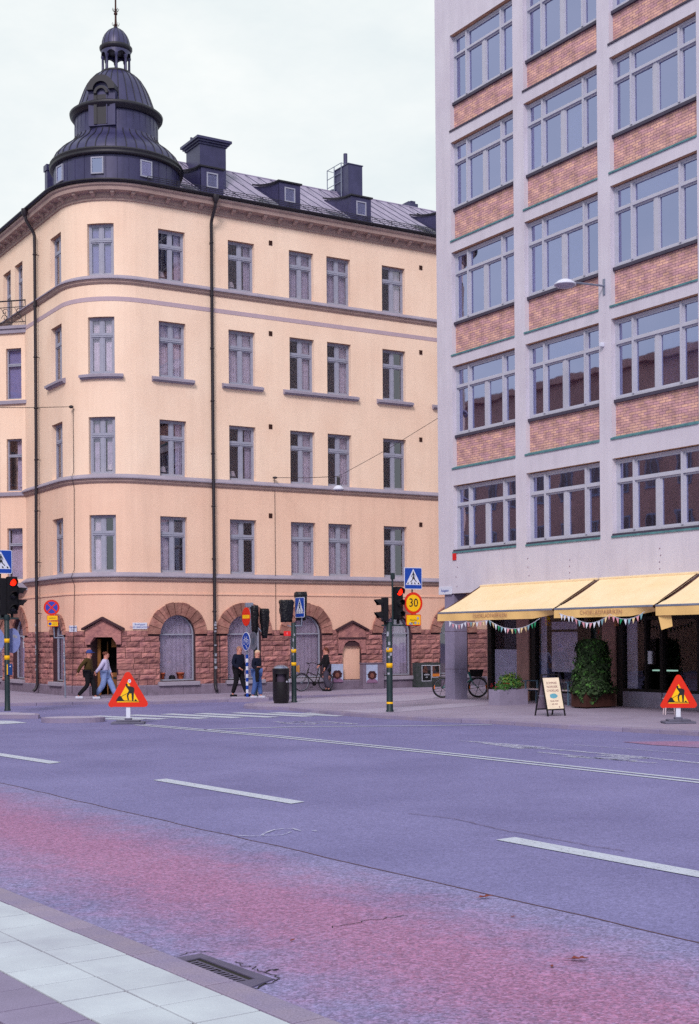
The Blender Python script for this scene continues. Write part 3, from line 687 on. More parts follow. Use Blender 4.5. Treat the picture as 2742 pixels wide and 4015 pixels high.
def dormer(px, py, w=.95):
    s = roof_s(px, py, .16); b0 = rp(s, .16); z0 = b0.z; zt = z0+.84; g = M()
    ddn = (D1-D0); tt = .16+(zt+.12-z0)/(Z1-Z0)
    def q(a, t, z): p = rp(s+a, t); return Vector((p.x, p.y, z))
    hw = w/2
    # cheeks with a flared top line sweeping back into the roof
    K = 7; ts = [.16+(tt-.16+.12)*k/K for k in range(K+1)]
    def top(t): f_ = (t-.16)/(tt-.16+.12); rz = Z0+(Z1-Z0)*t; return max(rz-.02, zt+.10*sin(f_*pi*.5)+.25*f_**3*0 - .0*f_) if f_ < .98 else rz
    def topz(k): return zt+(Z0+(Z1-Z0)*ts[-1]-zt)*(k/K)**1.6
    for sg in (-1, 1):
        vs = [q(sg*hw, t, Z0+(Z1-Z0)*t-.05) for t in ts]+[q(sg*hw, t, topz(k)) for k, t in enumerate(ts)]
        g.add(vs, [(i, i+1, K+2+i, K+1+i) for i in range(K)], 0)
    vs = [q(sg*(hw+.07), ts[0]-.012 if k == 0 else ts[k], topz(k)+.03+h) for h in (0, .06) for k in range(K+1) for sg in (-1, 1)]
    n = 2*(K+1); g.add(vs, [(2*i, 2*i+1, 2*i+3, 2*i+2) for i in range(K)]+[(n+2*i, n+2*i+1, n+2*i+3, n+2*i+2) for i in range(K)]+[(0, 1, n+1, n)]+[(2*i, 2*i+2, n+2*i+2, n+2*i) for i in range(K)]+[(2*i+1, 2*i+3, n+2*i+3, n+2*i+1) for i in range(K)], 1)
    fr = Fr(q(0, .16, z0-.1), DLv, NLv); H_ = zt-z0+.12; wy0, wy1 = .22, .80; ww = .24
    for a0_, a1_, c0, c1 in ((-hw, -ww, 0, H_), (ww, hw, 0, H_), (-ww, ww, 0, wy0), (-ww, ww, wy1, H_)): g.bx(fr, a0_, a1_, -.08, 0, c0, c1)
    o = g.build('dormer', ['dark_metal', 'black_metal'], ROOF, recalc=False)
    return o, fr, ww, wy0, wy1
for px, py in ((833, 712), (1137, 768), (1417, 822), (1760, 880)):
    o, fr, ww, c0, c1 = dormer(px, py)
    # the window belongs to the dormer's mesh: frame and pane
    g = M(); g.bx(fr, -ww, -ww+.05, -.06, .02, c0, c1); g.bx(fr, ww-.05, ww, -.06, .02, c0, c1); g.bx(fr, -ww+.05, ww-.05, -.06, .02, c0, c0+.05); g.bx(fr, -ww+.05, ww-.05, -.06, .02, c1-.05, c1)
    g.face([fr(-ww+.05, -.03, c0+.05), fr(ww-.05, -.03, c0+.05), fr(ww-.05, -.03, c1-.05), fr(-ww+.05, -.03, c1-.05)], 1); g.bx(fr, -ww, ww, -.5, -.3, c0, c1, 2)
    g.build('dormer_window', ['frame', 'glass_office', 'room_dark'], ROOF, recalc=False)
for s_ in (13.5, 17.5):
    pass
# chimneys
def chim(x0, x1, ytop, t, depth, cap=True, flue=None):
    sx0, sx1 = roof_s(x0, ytop, t), roof_s(x1, ytop, t); c = rp((sx0+sx1)/2, t); a, b = ray((x0+x1)/2, ytop); zt = H+b*c.y
    hw = (sx1-sx0)/2
    fr = Fr(Vector((c.x, c.y, 0)), DLv, NLv); g = M(); zb = c.z-.9
    return fr, hw, zb, zt, g
fr, hw, zb, zt, g = chim(784, 886, 570, .72, 1)
def chimbox(g, fr, w0, d0, zb, zt, m=0): g.bx(fr, -w0, w0, -d0, 0, zb, zt, m)
w0 = hw; g.bx(fr, -w0, w0, -1.3, 0, zb, zt+.02)
for k, (e_, z0, z1) in enumerate(((.05, zt-.02, zt+.06), (.12, zt+.06, zt+.14), (.19, zt+.14, zt+.24))): g.bx(fr, -w0-e_, w0+e_, -1.3-e_, e_, z0, z1)
g.prism([fr(-w0-.12, 0, zt+.24), fr(w0+.12, 0, zt+.24), fr(w0-.1, -.5, zt+.34), fr(-w0+.1, -.5, zt+.34)], NLv*-.3)
g.tube([fr(-w0+.05, -.9, zt+.2), fr(-w0+.05, -.9, zt+.5)], .05, 8)
g.build('chimney', 'dark_metal', ROOF)
fr, hw, zb, zt, g = chim(1366, 1421, 648, .80, 1)
g.bx(fr, -hw, hw, -1.15, 0, zb, zt); g.bx(fr, -hw-.03, hw+.03, -1.18, .03, zt, zt+.04); g.tube([fr(-hw+.32, -.75, zt), fr(-hw+.32, -.75, zt+.72)], .09, 10)
g.bx(fr, -hw-.02, hw-.3, -2.4, -1.16, zb, zt-.75)
g.build('chimney', 'dark_metal', ROOF)
# roof ladder and railing by the second chimney
g = M(); xa = -hw-.04; ztop, zp = 23.0, 21.98
for b_ in (-1.72, -1.12, -.52): g.tube([fr(xa, b_, zp-.5), fr(xa, b_, ztop)], .022, 5)
for z_ in (ztop, ztop-.42, ztop-.8): g.tube([fr(xa, -1.72, z_), fr(xa, -.52, z_)], .016, 5)
g.tube([fr(xa, -.52, ztop), fr(xa+.6, -.6, ztop-.02), fr(xa+.62, -.6, zt)], .016, 5); g.tube([fr(xa, -1.72, ztop), fr(xa+.75, -1.85, ztop), fr(xa+.75, -1.85, zp-.4)], .016, 5); g.tube([fr(xa+.62, -.6, ztop-.45), fr(xa, -.52, ztop-.42)], .014, 5)
g.bx(fr, xa-.1, xa+.75, -1.9, -1.16, zp-.02, zp+.03)
for b_ in (-1.8, -1.3): g.tube([fr(xa-.05, b_, zp), fr(xa+.35, b_, zp-.55)], .022, 5)
g.build('roof_walkway', 'galv', ROOF)
fr, hw, zb, zt, g = chim(1609, 1664, 800, 1.05, 1)
g.bx(fr, -hw, hw-.35, -1, 0, zb, zt); g.bx(fr, -hw+.05, -hw+.25, -.8, -.2, zt, zt+.14); g.bx(fr, hw-.6, hw-.36, -.8, -.2, zt, zt+.18); g.bx(fr, hw-.35, hw+.1, -1, 0, zb, zt-.35)
g.build('chimney', 'dark_metal', ROOF)
g = M()
for b_ in (-.2, .6, 1.4): g.tube([fr(-hw-.6, b_, zt-.55-b_*.3), fr(hw+1.2, b_, zt-.95-b_*.3)], .03, 5)
for a_ in (-.4, .2, .8): g.tube([fr(a_, -.2, zt-.6), fr(a_, 1.5, zt-1.3)], .02, 5)
g.build('roof_walkway', 'black_metal', ROOF)
# ------------------------------------------------------------------ tower dome
g = M(); O = Vector((OC.x, OC.y, 0))
g.lathe(O, [(2.40, 18.9), (2.40, 20.02)], 48, 0)
g.lathe(O, [(2.40, 20.0), (2.52, 20.02), (2.54, 20.10), (2.50, 20.16), (2.56, 20.2), (2.54, 20.26), (2.44, 20.3)], 48, 1)
low = [(2.44, 20.28), (2.40, 20.42), (2.32, 20.56), (2.19, 20.70), (2.03, 20.84), (1.86, 20.96), (1.72, 21.08), (1.63, 21.2), (1.59, 21.3)]
g.lathe(O, low, 48, 0); g.lathe(O, [(1.59, 21.28), (1.57, 22.05)], 48, 0)
g.lathe(O, [(1.57, 22.02), (1.68, 22.05), (1.68, 22.12), (1.76, 22.16), (1.78, 22.26), (1.70, 22.32), (1.50, 22.40)], 48, 1)
up_ = [(1.52, 22.36), (1.44, 22.55), (1.37, 22.75), (1.30, 22.95), (1.22, 23.15), (1.12, 23.35), (.99, 23.55), (.83, 23.72), (.66, 23.84), (.5, 23.9)]
g.lathe(O, up_, 48, 0)
for k in range(40):
    t = 2*pi*k/40; g.tube([O+Vector((cos(t)*(r+.008), sin(t)*(r+.008), z)) for r, z in low], .022, 4, 1)
for k in range(28):
    t = 2*pi*k/28; g.tube([O+Vector((cos(t)*(r+.008), sin(t)*(r+.008), z)) for r, z in up_], .02, 4, 1)
for k in range(36):
    t = 2*pi*k/36; g.tube([O+Vector((cos(t)*2.405, sin(t)*2.405, z)) for z in (19.1, 20.0)], .012, 4, 0)
    t += .05; g.tube([O+Vector((cos(t)*1.585, sin(t)*1.585, z)) for z in (21.3, 22.05)], .008, 4, 0)
DOME = g.build('tower_dome', ['dark_metal', 'black_metal'], HOUSE, recalc=False)
def Ofr(px, r, z):
    a, b = ray(px, 700); lo, hi = -pi*.98, -pi*.02
    # angle on the circle (front half) whose point falls at that pixel column
    best = min((abs((O.x+r*cos(t))-a*(O.y+r*sin(t))), t) for t in [lo+(hi-lo)*i/2000 for i in range(2001)])[1]
    n = Vector((cos(best), sin(best), 0)); return Fr(O+n*r+EZ*z, Vector((-n.y, n.x, 0)), n)
for px in (237, 383, 573):
    fr = Ofr(px, 2.40, 19.28); g = M()
    for a0_, a1_, c0, c1 in ((-.24, -.19, 0, .62), (.19, .24, 0, .62), (-.19, .19, 0, .05), (-.19, .19, .57, .62)): g.bx(fr, a0_, a1_, -.05, .05, c0, c1)
    g.face([fr(-.19, .025, .05), fr(.19, .025, .05), fr(.19, .025, .57), fr(-.19, .025, .57)], 1); g.bx(fr, -.19, .19, -.3, .015, .05, .57, 2)
    g.build('dome_window', ['frame', 'glass_office', 'room_dark'], DOME, recalc=False)
# arched ornament on the drum
fr = Ofr(405, 1.56, 21.6); g = M(); K = 18
for ri, ro, b0, b1, zc in ((.30, .54, -.1, .24, 1.05), (.18, .28, -.1, .20, .92)):
    P = [(cos(pi*k/K), sin(pi*k/K)) for k in range(K+1)]
    for (x0, y0), (x1, y1) in zip(P[:-1], P[1:]):
        q = [(ri*x0, zc+ri*y0), (ro*x0, zc+ro*y0), (ro*x1, zc+ro*y1), (ri*x1, zc+ri*y1)]
        v = [fr(a, b1, c) for a, c in q]+[fr(a, b0-.5, c) for a, c in q]; g.add(v, [(0, 1, 2, 3), (1, 2, 6, 5), (3, 0, 4, 7), (0, 1, 5, 4), (2, 3, 7, 6)], 0)
g.bx(fr, -.52, .52, -.8, .09, -.25, 1.05, 1); g.plate(fr, [(.30*cos(pi*k/K), 1.05+.30*sin(pi*k/K)) for k in range(K+1)], -.6, .09, 1)
g.bx(fr, -.30, -.18, -.05, .13, -.2, .92, 0); g.bx(fr, .18, .22, -.05, .12, -.2, .92, 1); g.bx(fr, -.18, .18, -.02, .10, -.2, .9, 0)
g.build('arched_gable', ['black_metal', 'dark_metal'], DOME)
g = M()
for k in range(8):
    t = 2*pi*k/8+.2; c = O+Vector((cos(t)*.50, sin(t)*.50, 0))
    g.lathe(c, [(.075, 23.84), (.075, 23.92), (.05, 23.96), (.045, 24.45), (.07, 24.5), (.075, 24.56)], 8, 0, caps=True)
    # little arches between the columns
    t2 = t+pi/8; 
for k in range(8):
    t = 2*pi*k/8+.2
    for q in range(8):
        u0, u1 = t+(pi/4)*q/8, t+(pi/4)*(q+1)/8; h0 = 24.52+.14*sin(pi*q/8); h1 = 24.52+.14*sin(pi*(q+1)/8)
        for r in (.44, .56): g.face([O+Vector((cos(u0)*r, sin(u0)*r, h0)), O+Vector((cos(u1)*r, sin(u1)*r, h1)), O+Vector((cos(u1)*r, sin(u1)*r, 24.8)), O+Vector((cos(u0)*r, sin(u0)*r, 24.8))], 0)
        g.face([O+Vector((cos(u)*r, sin(u)*r, h)) for u, h, r in ((u0, h0, .44), (u1, h1, .44), (u1, h1, .56), (u0, h0, .56))], 1)
g.lathe(O, [(.0, 23.9), (.62, 23.86), (.6, 23.94), (.3, 23.97), (0, 23.97)], 24, 1)
g.lathe(O, [(.0, 24.72), (.56, 24.74), (.6, 24.8), (.63, 24.86), (.63, 24.92), (.56, 24.96)], 24, 1)
cap = [(.55, 24.94), (.53, 25.1), (.49, 25.25), (.42, 25.4), (.32, 25.53), (.2, 25.62), (.1, 25.68), (.05, 25.74)]
g.lathe(O, cap, 24, 0)
for k in range(16): t = 2*pi*k/16; g.tube([O+Vector((cos(t)*(r+.004), sin(t)*(r+.004), z)) for r, z in cap], .01, 4, 1)
g.build('lantern', ['dark_metal', 'black_metal'], DOME, recalc=False)
g = M(); g.tube([O+EZ*25.7, O+EZ*26.0, O+EZ*26.35, O+EZ*27.0, O+EZ*28.1], [.055, .04, .035, .03, .01], 8)
for z, r in ((25.82, .07), (26.25, .075), (26.42, .05), (26.75, .035)): g.ball(O+EZ*z, (r, r, r*.8), 10)
for k in range(8):
    t = 2*pi*k/8
    g.tube([O+EZ*26.3, O+Vector((cos(t)*.1, sin(t)*.1, 26.36)), O+Vector((cos(t)*.13, sin(t)*.13, 26.44))], .01, 4)
    g.tube([O+EZ*25.78, O+Vector((cos(t)*.12, sin(t)*.12, 25.8)), O+Vector((cos(t)*.15, sin(t)*.15, 25.88))], .008, 4)
g.build('finial', 'rust', DOME)
# little chimney pots beyond the dome
g = M(); p = AT(212, 660, 54.5); fr = Fr(p, DLv, NLv); g.bx(fr, -.28, -.02, -.3, 0, -1.2, .1); g.bx(fr, .06, .34, -.3, 0, -1.2, .3); g.bx(fr, -.32, .0, -.34, .04, -.12, .12); g.build('chimney', 'dark_metal', ROOF)
# ------------------------------------------------------------------ windows of the house
def pane_quads(g, fr, rects, b, mi=0):
    for a0, a1, c0, c1 in rects: g.face([fr(a0, b, c0), fr(a1, b, c0), fr(a1, b, c1), fr(a0, b, c1)], mi)
def curtain(fr, a0, a1, c0, c1, b, parent, m='curtain', fold=.09, amp=.022, seed=0):
    g = M(); rr = random.Random(seed); n = max(4, int((a1-a0)/.022)); ph = rr.uniform(0, 6); x = [a0+(a1-a0)*i/n for i in range(n+1)]
    off = [amp*sin(2*pi*(v-a0)/fold+ph+1.3*sin(v*7+ph)) for v in x]
    vs = [fr(v, b+o*.6, c1) for v, o in zip(x, off)]+[fr(v, b+o, c0) for v, o in zip(x, off)]
    g.add(vs, [(i, i+1, n+2+i, n+1+i) for i in range(n)], 0, True); return g.build('curtain', m, parent, recalc=False)
def house_window(fr, w, h, parent, style, seed, sill=None, room='room'):
    """fr: origin at the bottom middle of the opening, on the plane of the frame"""
    g = M(); hw = w/2; t = .06; zt = h*.68
    g.bx(fr, -hw, -hw+t, -.05, .03, 0, h); g.bx(fr, hw-t, hw, -.05, .03, 0, h); g.bx(fr, -hw+t, hw-t, -.05, .03, h-t, h); g.bx(fr, -hw+t, hw-t, -.05, .035, 0, t)
    g.bx(fr, -hw+t, hw-t, -.05, .05, zt-.05, zt-.005); g.bx(fr, -hw+t, hw-t, -.05, .035, zt+.012, zt+.06); g.bx(fr, -hw+t, hw-t, -.05, .012, zt-.005, zt+.012)
    m_ = .055 if w > .8 else 0
    rects = []
    for c0, c1 in ((t, zt-.05), (zt+.06, h-t)):
        if m_:
            g.bx(fr, -m_, m_, -.05, .03, c0, c1)
            for a0, a1 in ((-hw+t, -m_), (m_, hw-t)):
                s = .045
                g.bx(fr, a0, a0+s, -.04, .015, c0, c1); g.bx(fr, a1-s, a1, -.04, .015, c0, c1); g.bx(fr, a0+s, a1-s, -.04, .015, c0, c0+s); g.bx(fr, a0+s, a1-s, -.04, .015, c1-s, c1)
                rects.append((a0+s, a1-s, c0+s, c1-s))
        else: rects.append((-hw+t, hw-t, c0, c1))
    # the room behind
    k = .9; P = lambda a, b, c: fr(a, b, c)
    e_ = .25
    g.face([P(-hw-e_, -k, -.1), P(hw+e_, -k, -.1), P(hw+e_, -k, h+.1), P(-hw-e_, -k, h+.1)], 1)
    for sg in (-1, 1): g.face([P(sg*hw, -.05, 0), P(sg*(hw+e_), -k, -.1), P(sg*(hw+e_), -k, h+.1), P(sg*hw, -.05, h)], 1)
    g.face([P(-hw, -.05, h), P(hw, -.05, h), P(hw+e_, -k, h+.1), P(-hw-e_, -k, h+.1)], 1); g.face([P(-hw, -.05, 0), P(hw, -.05, 0), P(hw+e_, -k, -.1), P(-hw-e_, -k, -.1)], 1)
    o = g.build('window', ['frame', room], parent, recalc=False)
    g = M(); pane_quads(g, fr, rects, -.015); g.build('pane', 'glass', o, recalc=False)
    if style in ('sheer', 'full'): curtain(fr, -hw+.05, hw-.05, .05, h-.05, -.14, o, 'curtain' if style == 'full' else 'curtain_dim', seed=seed)
    if style == 'sides': curtain(fr, -hw+.05, -hw+.3, .05, h-.05, -.14, o, seed=seed, fold=.07); curtain(fr, hw-.32, hw-.05, .05, h-.05, -.14, o, seed=seed+1, fold=.07)
    if style == 'right': curtain(fr, .02, hw-.05, .05, h-.05, -.14, o, seed=seed, fold=.08)
    if style == 'left': curtain(fr, -hw+.05, -.05, .05, h-.05, -.14, o, seed=seed, fold=.08)
    if style in ('lamp', 'lampright', 'sideslamp'):
        g = M(); a = -.25 if style == 'lamp' else .22; c = fr(a, -.22, .06); g.lathe(c, [(.06, 0), (.02, .03), (.018, .14)], 12, 1); g.lathe(c, [(.15, .12), (.08, .34)], 16, 0); g.build('table_lamp', ['lampshade', 'black'], o, recalc=False)
        curtain(fr, hw-.34, hw-.05, .05, h-.05, -.14, o, seed=seed, fold=.08, m='curtain_dim')
        if style == 'sideslamp': curtain(fr, -hw+.05, -hw+.3, .05, h-.05, -.14, o, seed=seed+3, fold=.08, m='curtain_dim')
    if style == 'blind': g = M(); g.bx(fr, -hw+.05, hw-.05, -.1, -.09, .05, h-.05); g.build('curtain', 'blind_mid', o)
    return o
STY = {('b', 1): 'blind', ('c', 1): 'lamp', ('d', 1): 'lamp', ('e', 1): 'sheer', ('f', 1): 'sheer', ('g', 1): 'right', ('b', 2): 'full', ('c', 2): 'full', ('d', 2): 'full', ('e', 2): 'right', ('f', 2): 'right', ('g', 2): 'none',
       ('b', 3): 'sideslamp', ('c', 3): 'lamp', ('d', 3): 'lamp', ('e', 3): 'right', ('f', 3): 'right', ('g', 3): 'none', ('b', 4): 'left', ('c', 4): 'left', ('d', 4): 'left', ('e', 4): 'full', ('f', 4): 'full', ('g', 4): 'none',
       ('a', 1): 'sheer', ('a', 2): 'full', ('a', 3): 'sheer', ('a', 4): 'full'}
sill_done = []
for i, (k, r, a, b, z0, z1) in enumerate(WIN):
    s = (a+b)/2; fr = Wfr(s, -.20, z0); w = 2*min(abs((Wp(b, -.2)-Wp(s, -.2)).dot(fr.x)), b-s)+.015
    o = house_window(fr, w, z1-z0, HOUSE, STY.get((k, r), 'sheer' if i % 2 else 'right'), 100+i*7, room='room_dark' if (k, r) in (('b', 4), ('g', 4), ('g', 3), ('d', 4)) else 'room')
    if r == 2:
        u, v = a-.3, b+.3
        if k == 'e': v = cols['f'][1]+.3
        if k == 'f': continue
        g = M(); sweep(g, [(-.2, z0+.03), (.18, z0-.05), (.18, z0-.12), (.05, z0-.12), (.05, z0-.2), (0, z0-.2), (-.2, z0-.1)] if False else [(0, z0), (.18, z0-.06), (.18, z0-.15), (.12, z0-.15), (.10, z0-.20), (0, z0-.2)], u, v); sweep(g, [(-.24, z0+.002), (0, z0+.002), (0, z0-.02), (-.24, z0-.02)], a, b)
        g.build('sill', 'trim', o)
# arched shop-like windows of the ground floor
for i, (a, b, c) in enumerate(ARCH):
    ar = (b-a)/2; s = (a+b)/2; fr = Wfr(s, -.18, .62); g = M(); K = 18; h1 = ZS-.62; t = .05
    hw = ar
    g.bx(fr, -hw, -hw+t, -.05, .03, 0, h1); g.bx(fr, hw-t, hw, -.05, .03, 0, h1); g.bx(fr, -hw+t, hw-t, -.05, .03, 0, t); g.bx(fr, -hw+t, hw-t, -.05, .03, h1-.03, h1+.02)
    for k in range(K):
        t0, t1 = pi*k/K, pi*(k+1)/K
        q = [(ar*cos(t0), ar*sin(t0)), (ar*cos(t1), ar*sin(t1)), ((ar-t)*cos(t1), (ar-t)*sin(t1)), ((ar-t)*cos(t0), (ar-t)*sin(t0))]
        v = [fr(x, .03, h1+y) for x, y in q]+[fr(x, -.05, h1+y) for x, y in q]; g.add(v, [(0, 1, 2, 3), (0, 1, 5, 4), (2, 3, 7, 6)], 0)
    g.face([fr(-hw-.1, -.7, -.1), fr(hw+.1, -.7, -.1), fr(hw+.1, -.7, h1+ar+.1), fr(-hw-.1, -.7, h1+ar+.1)], 1)
    for sg in (-1, 1): g.face([fr(sg*(hw+.02), -.05, -.1), fr(sg*(hw+.1), -.7, -.1), fr(sg*(hw+.1), -.7, h1+ar+.1), fr(sg*(hw+.02), -.05, h1+ar+.1)], 1)
    g.bx(fr, -hw-.1, hw+.1, -.7, .1, -.12, -.001, 1)
    o = g.build('window', ['frame', 'room'], HOUSE, recalc=False)
    g = M(); g.face([fr(-hw+t, -.01, t), fr(hw-t, -.01, t), fr(hw-t, -.01, h1)]+[fr((ar-t)*cos(pi*k/K), -.01, h1+(ar-t)*sin(pi*k/K)) for k in range(1, K)]+[fr(-hw+t, -.01, h1)]); g.build('pane', 'glass', o, recalc=False)
    if i != 4: curtain(fr, -hw+.02, hw-.02, .04, h1+ar*.98, -.1, o, 'curtain_dim', fold=.2, amp=.013, seed=i*3)
    g = M(); g.cbx(Wfr(s, 0, .42), -hw-.12, hw+.12, -.2, .2, .02, .17, .02); g.build('sill', 'trim', o)
    if i in (0,):
        for aa, w_, m_ in ((-.52, .11, 'archstone'), (-.12, .13, 'matt_black'), (.22, .15, 'rust')):
            g = M(); g.lathe(fr(aa, -.1, .05), [(w_*.75, 0), (w_, .2), (w_*1.1, .2), (w_*1.1, .25), (w_*.9, .25)] if m_ != 'matt_black' else [(w_, 0), (w_, .1), (w_*.6, .15)], 14, 0, caps=True); q = g.build('flower_pot', mat('terracotta', C('#b0583c'), .8) if m_ != 'matt_black' else 'matt_black', o)
# door in the rounded corner
sm = (sd0+sd1)/2; fr = Wfr(sm, 0, 0); hw = abs((Wp(sd1)-Wp(sm)).dot(fr.x))
g = M(); P = [(-hw-.2, 2.0), (-hw-.01, 2.0), (-hw-.01, 2.05), (-hw+.14, 2.27), (hw-.14, 2.27), (hw+.01, 2.05), (hw+.01, 2.0), (hw+.2, 2.0), (hw+.2, 2.5), (hw+.14, 2.55), (0, 2.93), (-hw-.14, 2.55), (-hw-.2, 2.5)]
g.plate(fr, P, -.25, .07, 0); 
for sg in (-1, 1): g.prism([fr(sg*(hw+.30), -.1, 2.53), fr(sg*(hw+.30), -.1, 2.60), fr(0, -.1, 3.02), fr(0, -.1, 2.93)], fr.y*.32, 1)
g.build('door_surround', ['redstone', 'mortar_shaded'], HOUSE)
g = M(); g.bx(fr, -hw-.02, hw+.02, -1.6, -1.5, 0, 2.3, 1); g.bx(fr, -hw-.04, -hw, -1.5, -.24, 0, 2.3, 1); g.bx(fr, hw, hw+.04, -1.5, -.24, 0, 2.3, 1); g.bx(fr, -hw, hw, -1.5, -.24, 2.28, 2.34, 1)
g.bx(fr, -hw, hw, -1.5, -.1, .02, .12, 2)
g.bx(fr, -hw+.1, -hw+.22, -.6, -.5, .12, 2.2, 0); g.bx(fr, -hw+.36, -hw+.40, -.95, -.85, .12, 2.1, 0); g.bx(fr, hw-.3, hw-.02, -.5, -.44, .12, .95, 0); g.bx(fr, hw-.3, hw-.02, -.5, -.44, 1.9, 2.2, 0); g.bx(fr, hw-.06, hw-.02, -.5, -.44, .95, 1.9, 0); g.bx(fr, -hw+.5, -hw+.72, -1.45, -1.40, .12, .6, 0)
DOOR = g.build('door', ['wood', 'room_dark', 'granite'], HOUSE)
g = M(); g.bx(fr, hw-.24, hw-.1, -.44, -.42, .72, .80); g.build('letter_slot', 'black', DOOR)
# blind niche with its little gable
fr = Wfr((NICHE[0]+NICHE[1])/2, 0, 0); hw = .45
g = M(); g.plate(fr, [(-hw-.2, 1.55), (-hw, 1.55), (-hw, 1.72), (-hw+.12, 1.95), (-.15, 2.06), (.15, 2.06), (hw-.12, 1.95), (hw, 1.72), (hw, 1.55), (hw+.2, 1.55), (hw+.2, 2.45), (0, 2.78), (-hw-.2, 2.45)], -.05, .05, 0)
for sg in (-1, 1): g.prism([fr(sg*(hw+.32), -.05, 2.45), fr(sg*(hw+.32), -.05, 2.52), fr(0, -.05, 2.88), fr(0, -.05, 2.79)], fr.y*.2, 1)
g.bx(fr, -hw-.2, hw+.2, 0, .09, 2.14, 2.20, 1)
g.build('niche_surround', ['redstone', 'mortar_shaded'], HOUSE)
# vents
for px, ys in ((1061, (953, 1308, 1673, 2022)), (1650, (1050, 1382, 1724, 2057))):
    for y in ys:
        s = S_of(px, y); p = Wp(s); a_, b_ = ray(px, y); fr = Wfr(s, 0, H+b_*p.y); g = M(); g.bx(fr, -.075, .075, -.02, .02, -.09, .09)
        for q in range(4): g.bx(fr, -.07, .07, .02, .03, -.07+.045*q, -.055+.045*q)
        g.build('vent', 'rust', HOUSE)
# drainpipes
def drainpipe(s, lean=0):
    g = M(); fr = Wfr(s); P = [fr(0, .56, 18.88), fr(0, .54, 18.68), fr(0, .50, 18.5), fr(.0, .22, 18.1), fr(0, .17, 17.95), fr(0, .17, 10)]
    for z in (15.6, 15.2, 8.3, 7.9, 4.7, 4.3): pass
    P += [fr(0, .20, 6), fr(0, .2, .45), fr(0, .26, .28), fr(0, .36, .2)]
    g.tube(P, .062, 10); g.lathe(fr(0, .56, 18.74), [(.06, -.1), (.11, .0), (.13, .14), (.13, .2)], 12)
    for z in (17.2, 15.2, 13.2, 11.2, 9.2, 7.2, 5.2, 3.2, 1.6): g.lathe(fr(0, .17 if z > 9 else .185, z), [(.062, 0), (.08, 0), (.08, .05), (.062, .05)], 10); g.bx(fr, -.01, .01, 0, .15, z+.01, z+.03)
    return g.build('drainpipe', 'pipe', HOUSE)
drainpipe(0.0); drainpipe(S_of(143, 1800, .17))
g = M(); fr = Wfr(0.28); g.tube([fr(0, .05, .5), fr(0, .05, 2.6)], .015, 6); fr = Wfr(.5); g.tube([fr(-.2, .14, .62), fr(1.35, .14, .62), fr(1.42, .16, .58), fr(1.42, .16, .1)], .018, 6); g.build('conduit', 'pipe', HOUSE)
g = M(); rr = random.Random(4)
for s in (0.0, S_of(143, 1800, .17)):
    fr = Wfr(s)
    for k in range(9):
        z = rr.uniform(.9, 2.9); g.bx(fr, rr.uniform(-.06, -.02), rr.uniform(.02, .06), .255, .263, z, z+rr.uniform(.04, .12))
g.build('sticker', mat('sticker', C('#aeb0c0'), .7, var=.3, vs_=30), HOUSE)
# bay with balcony on the left street wall ------------------------------
sj = S_of(102, 1900); J = Wp(sj); c1d = (DR+NRv).normalized(); c2d = (DR-NRv).normalized()
P0 = J; P1 = J+c1d*1.12; P2 = P1+DR*1.9; P3 = P2+c2d*1.12; BP = [P0, P1, P2, P3]
def bay_band(g, prof_d, z0, z1, mi=0):
    q = []
    for p, n in zip(BP, (Vector((0, 0, 0)),)*4): q.append(p)
    cen = (P1+P2)/2-NRv*.8; o_ = [cen+(p-cen)*(1+prof_d/1.6) for p in BP]
    g.prism([Vector((p.x, p.y, z0)) for p in o_], Vector((0, 0, z1-z0)), mi)
g = M(); xd = -c1d; nd = Vector((xd.y, -xd.x, 0)); fb = Fr(P1, xd, nd); wa, wb = .29, .96
rows = {2: (11.9, 13.95), 3: (8.2, 10.3), 4: (4.65, 6.7)}; print('J', J)
zz = [4.2]+[z for r in (4, 3, 2) for z in rows[r]]+[14.55]
for i in range(len(zz)-1):
    m = 0 if zz[i] > 8 else 1
    if i % 2 == 0: g.face([fb(0, 0, zz[i]), fb(1.12, 0, zz[i]), fb(1.12, 0, zz[i+1]), fb(0, 0, zz[i+1])], m)
    else:
        for a0, a1 in ((0, wa), (wb, 1.12)): g.face([fb(a0, 0, zz[i]), fb(a1, 0, zz[i]), fb(a1, 0, zz[i+1]), fb(a0, 0, zz[i+1])], m)
        for a in (wa, wb): g.face([fb(a, 0, zz[i]), fb(a, -.2, zz[i]), fb(a, -.2, zz[i+1]), fb(a, 0, zz[i+1])], m)
        g.face([fb(wa, 0, zz[i+1]), fb(wb, 0, zz[i+1]), fb(wb, -.2, zz[i+1]), fb(wa, -.2, zz[i+1])], 2)
for a, b in ((P1, P2), (P2, P3)):
    for z0, z1, m in ((4.2, 8.1, 1), (8.1, 14.55, 0)): g.face([Vector((a.x, a.y, z0)), Vector((b.x, b.y, z0)), Vector((b.x, b.y, z1)), Vector((a.x, a.y, z1))], m)
g.face([Vector((p.x, p.y, 4.2)) for p in BP], 1)
BAY = g.build('bay', ['plaster', 'plaster_mid', 'lintel'], HOUSE, recalc=False)
g = M(); bay_band(g, .12, 14.55, 14.72); bay_band(g, .2, 14.72, 14.84); g.build('balcony_slab', 'trim', BAY)
for d_, z0, z1 in ((.12, 8.0, 8.15), (.12, 4.2, 4.5), (.14, 11.7, 11.84)): g = M(); bay_band(g, d_, z0, z1); g.build('bay_moulding', 'trim', BAY)
for r, (z0, z1) in rows.items():
    f2 = Fr(fb((wa+wb)/2, -.16, z0), fb.x, fb.y); house_window(f2, wb-wa+.02, z1-z0, HOUSE, {2: 'blind', 3: 'lampright', 4: 'sheer'}[r], 900+r)
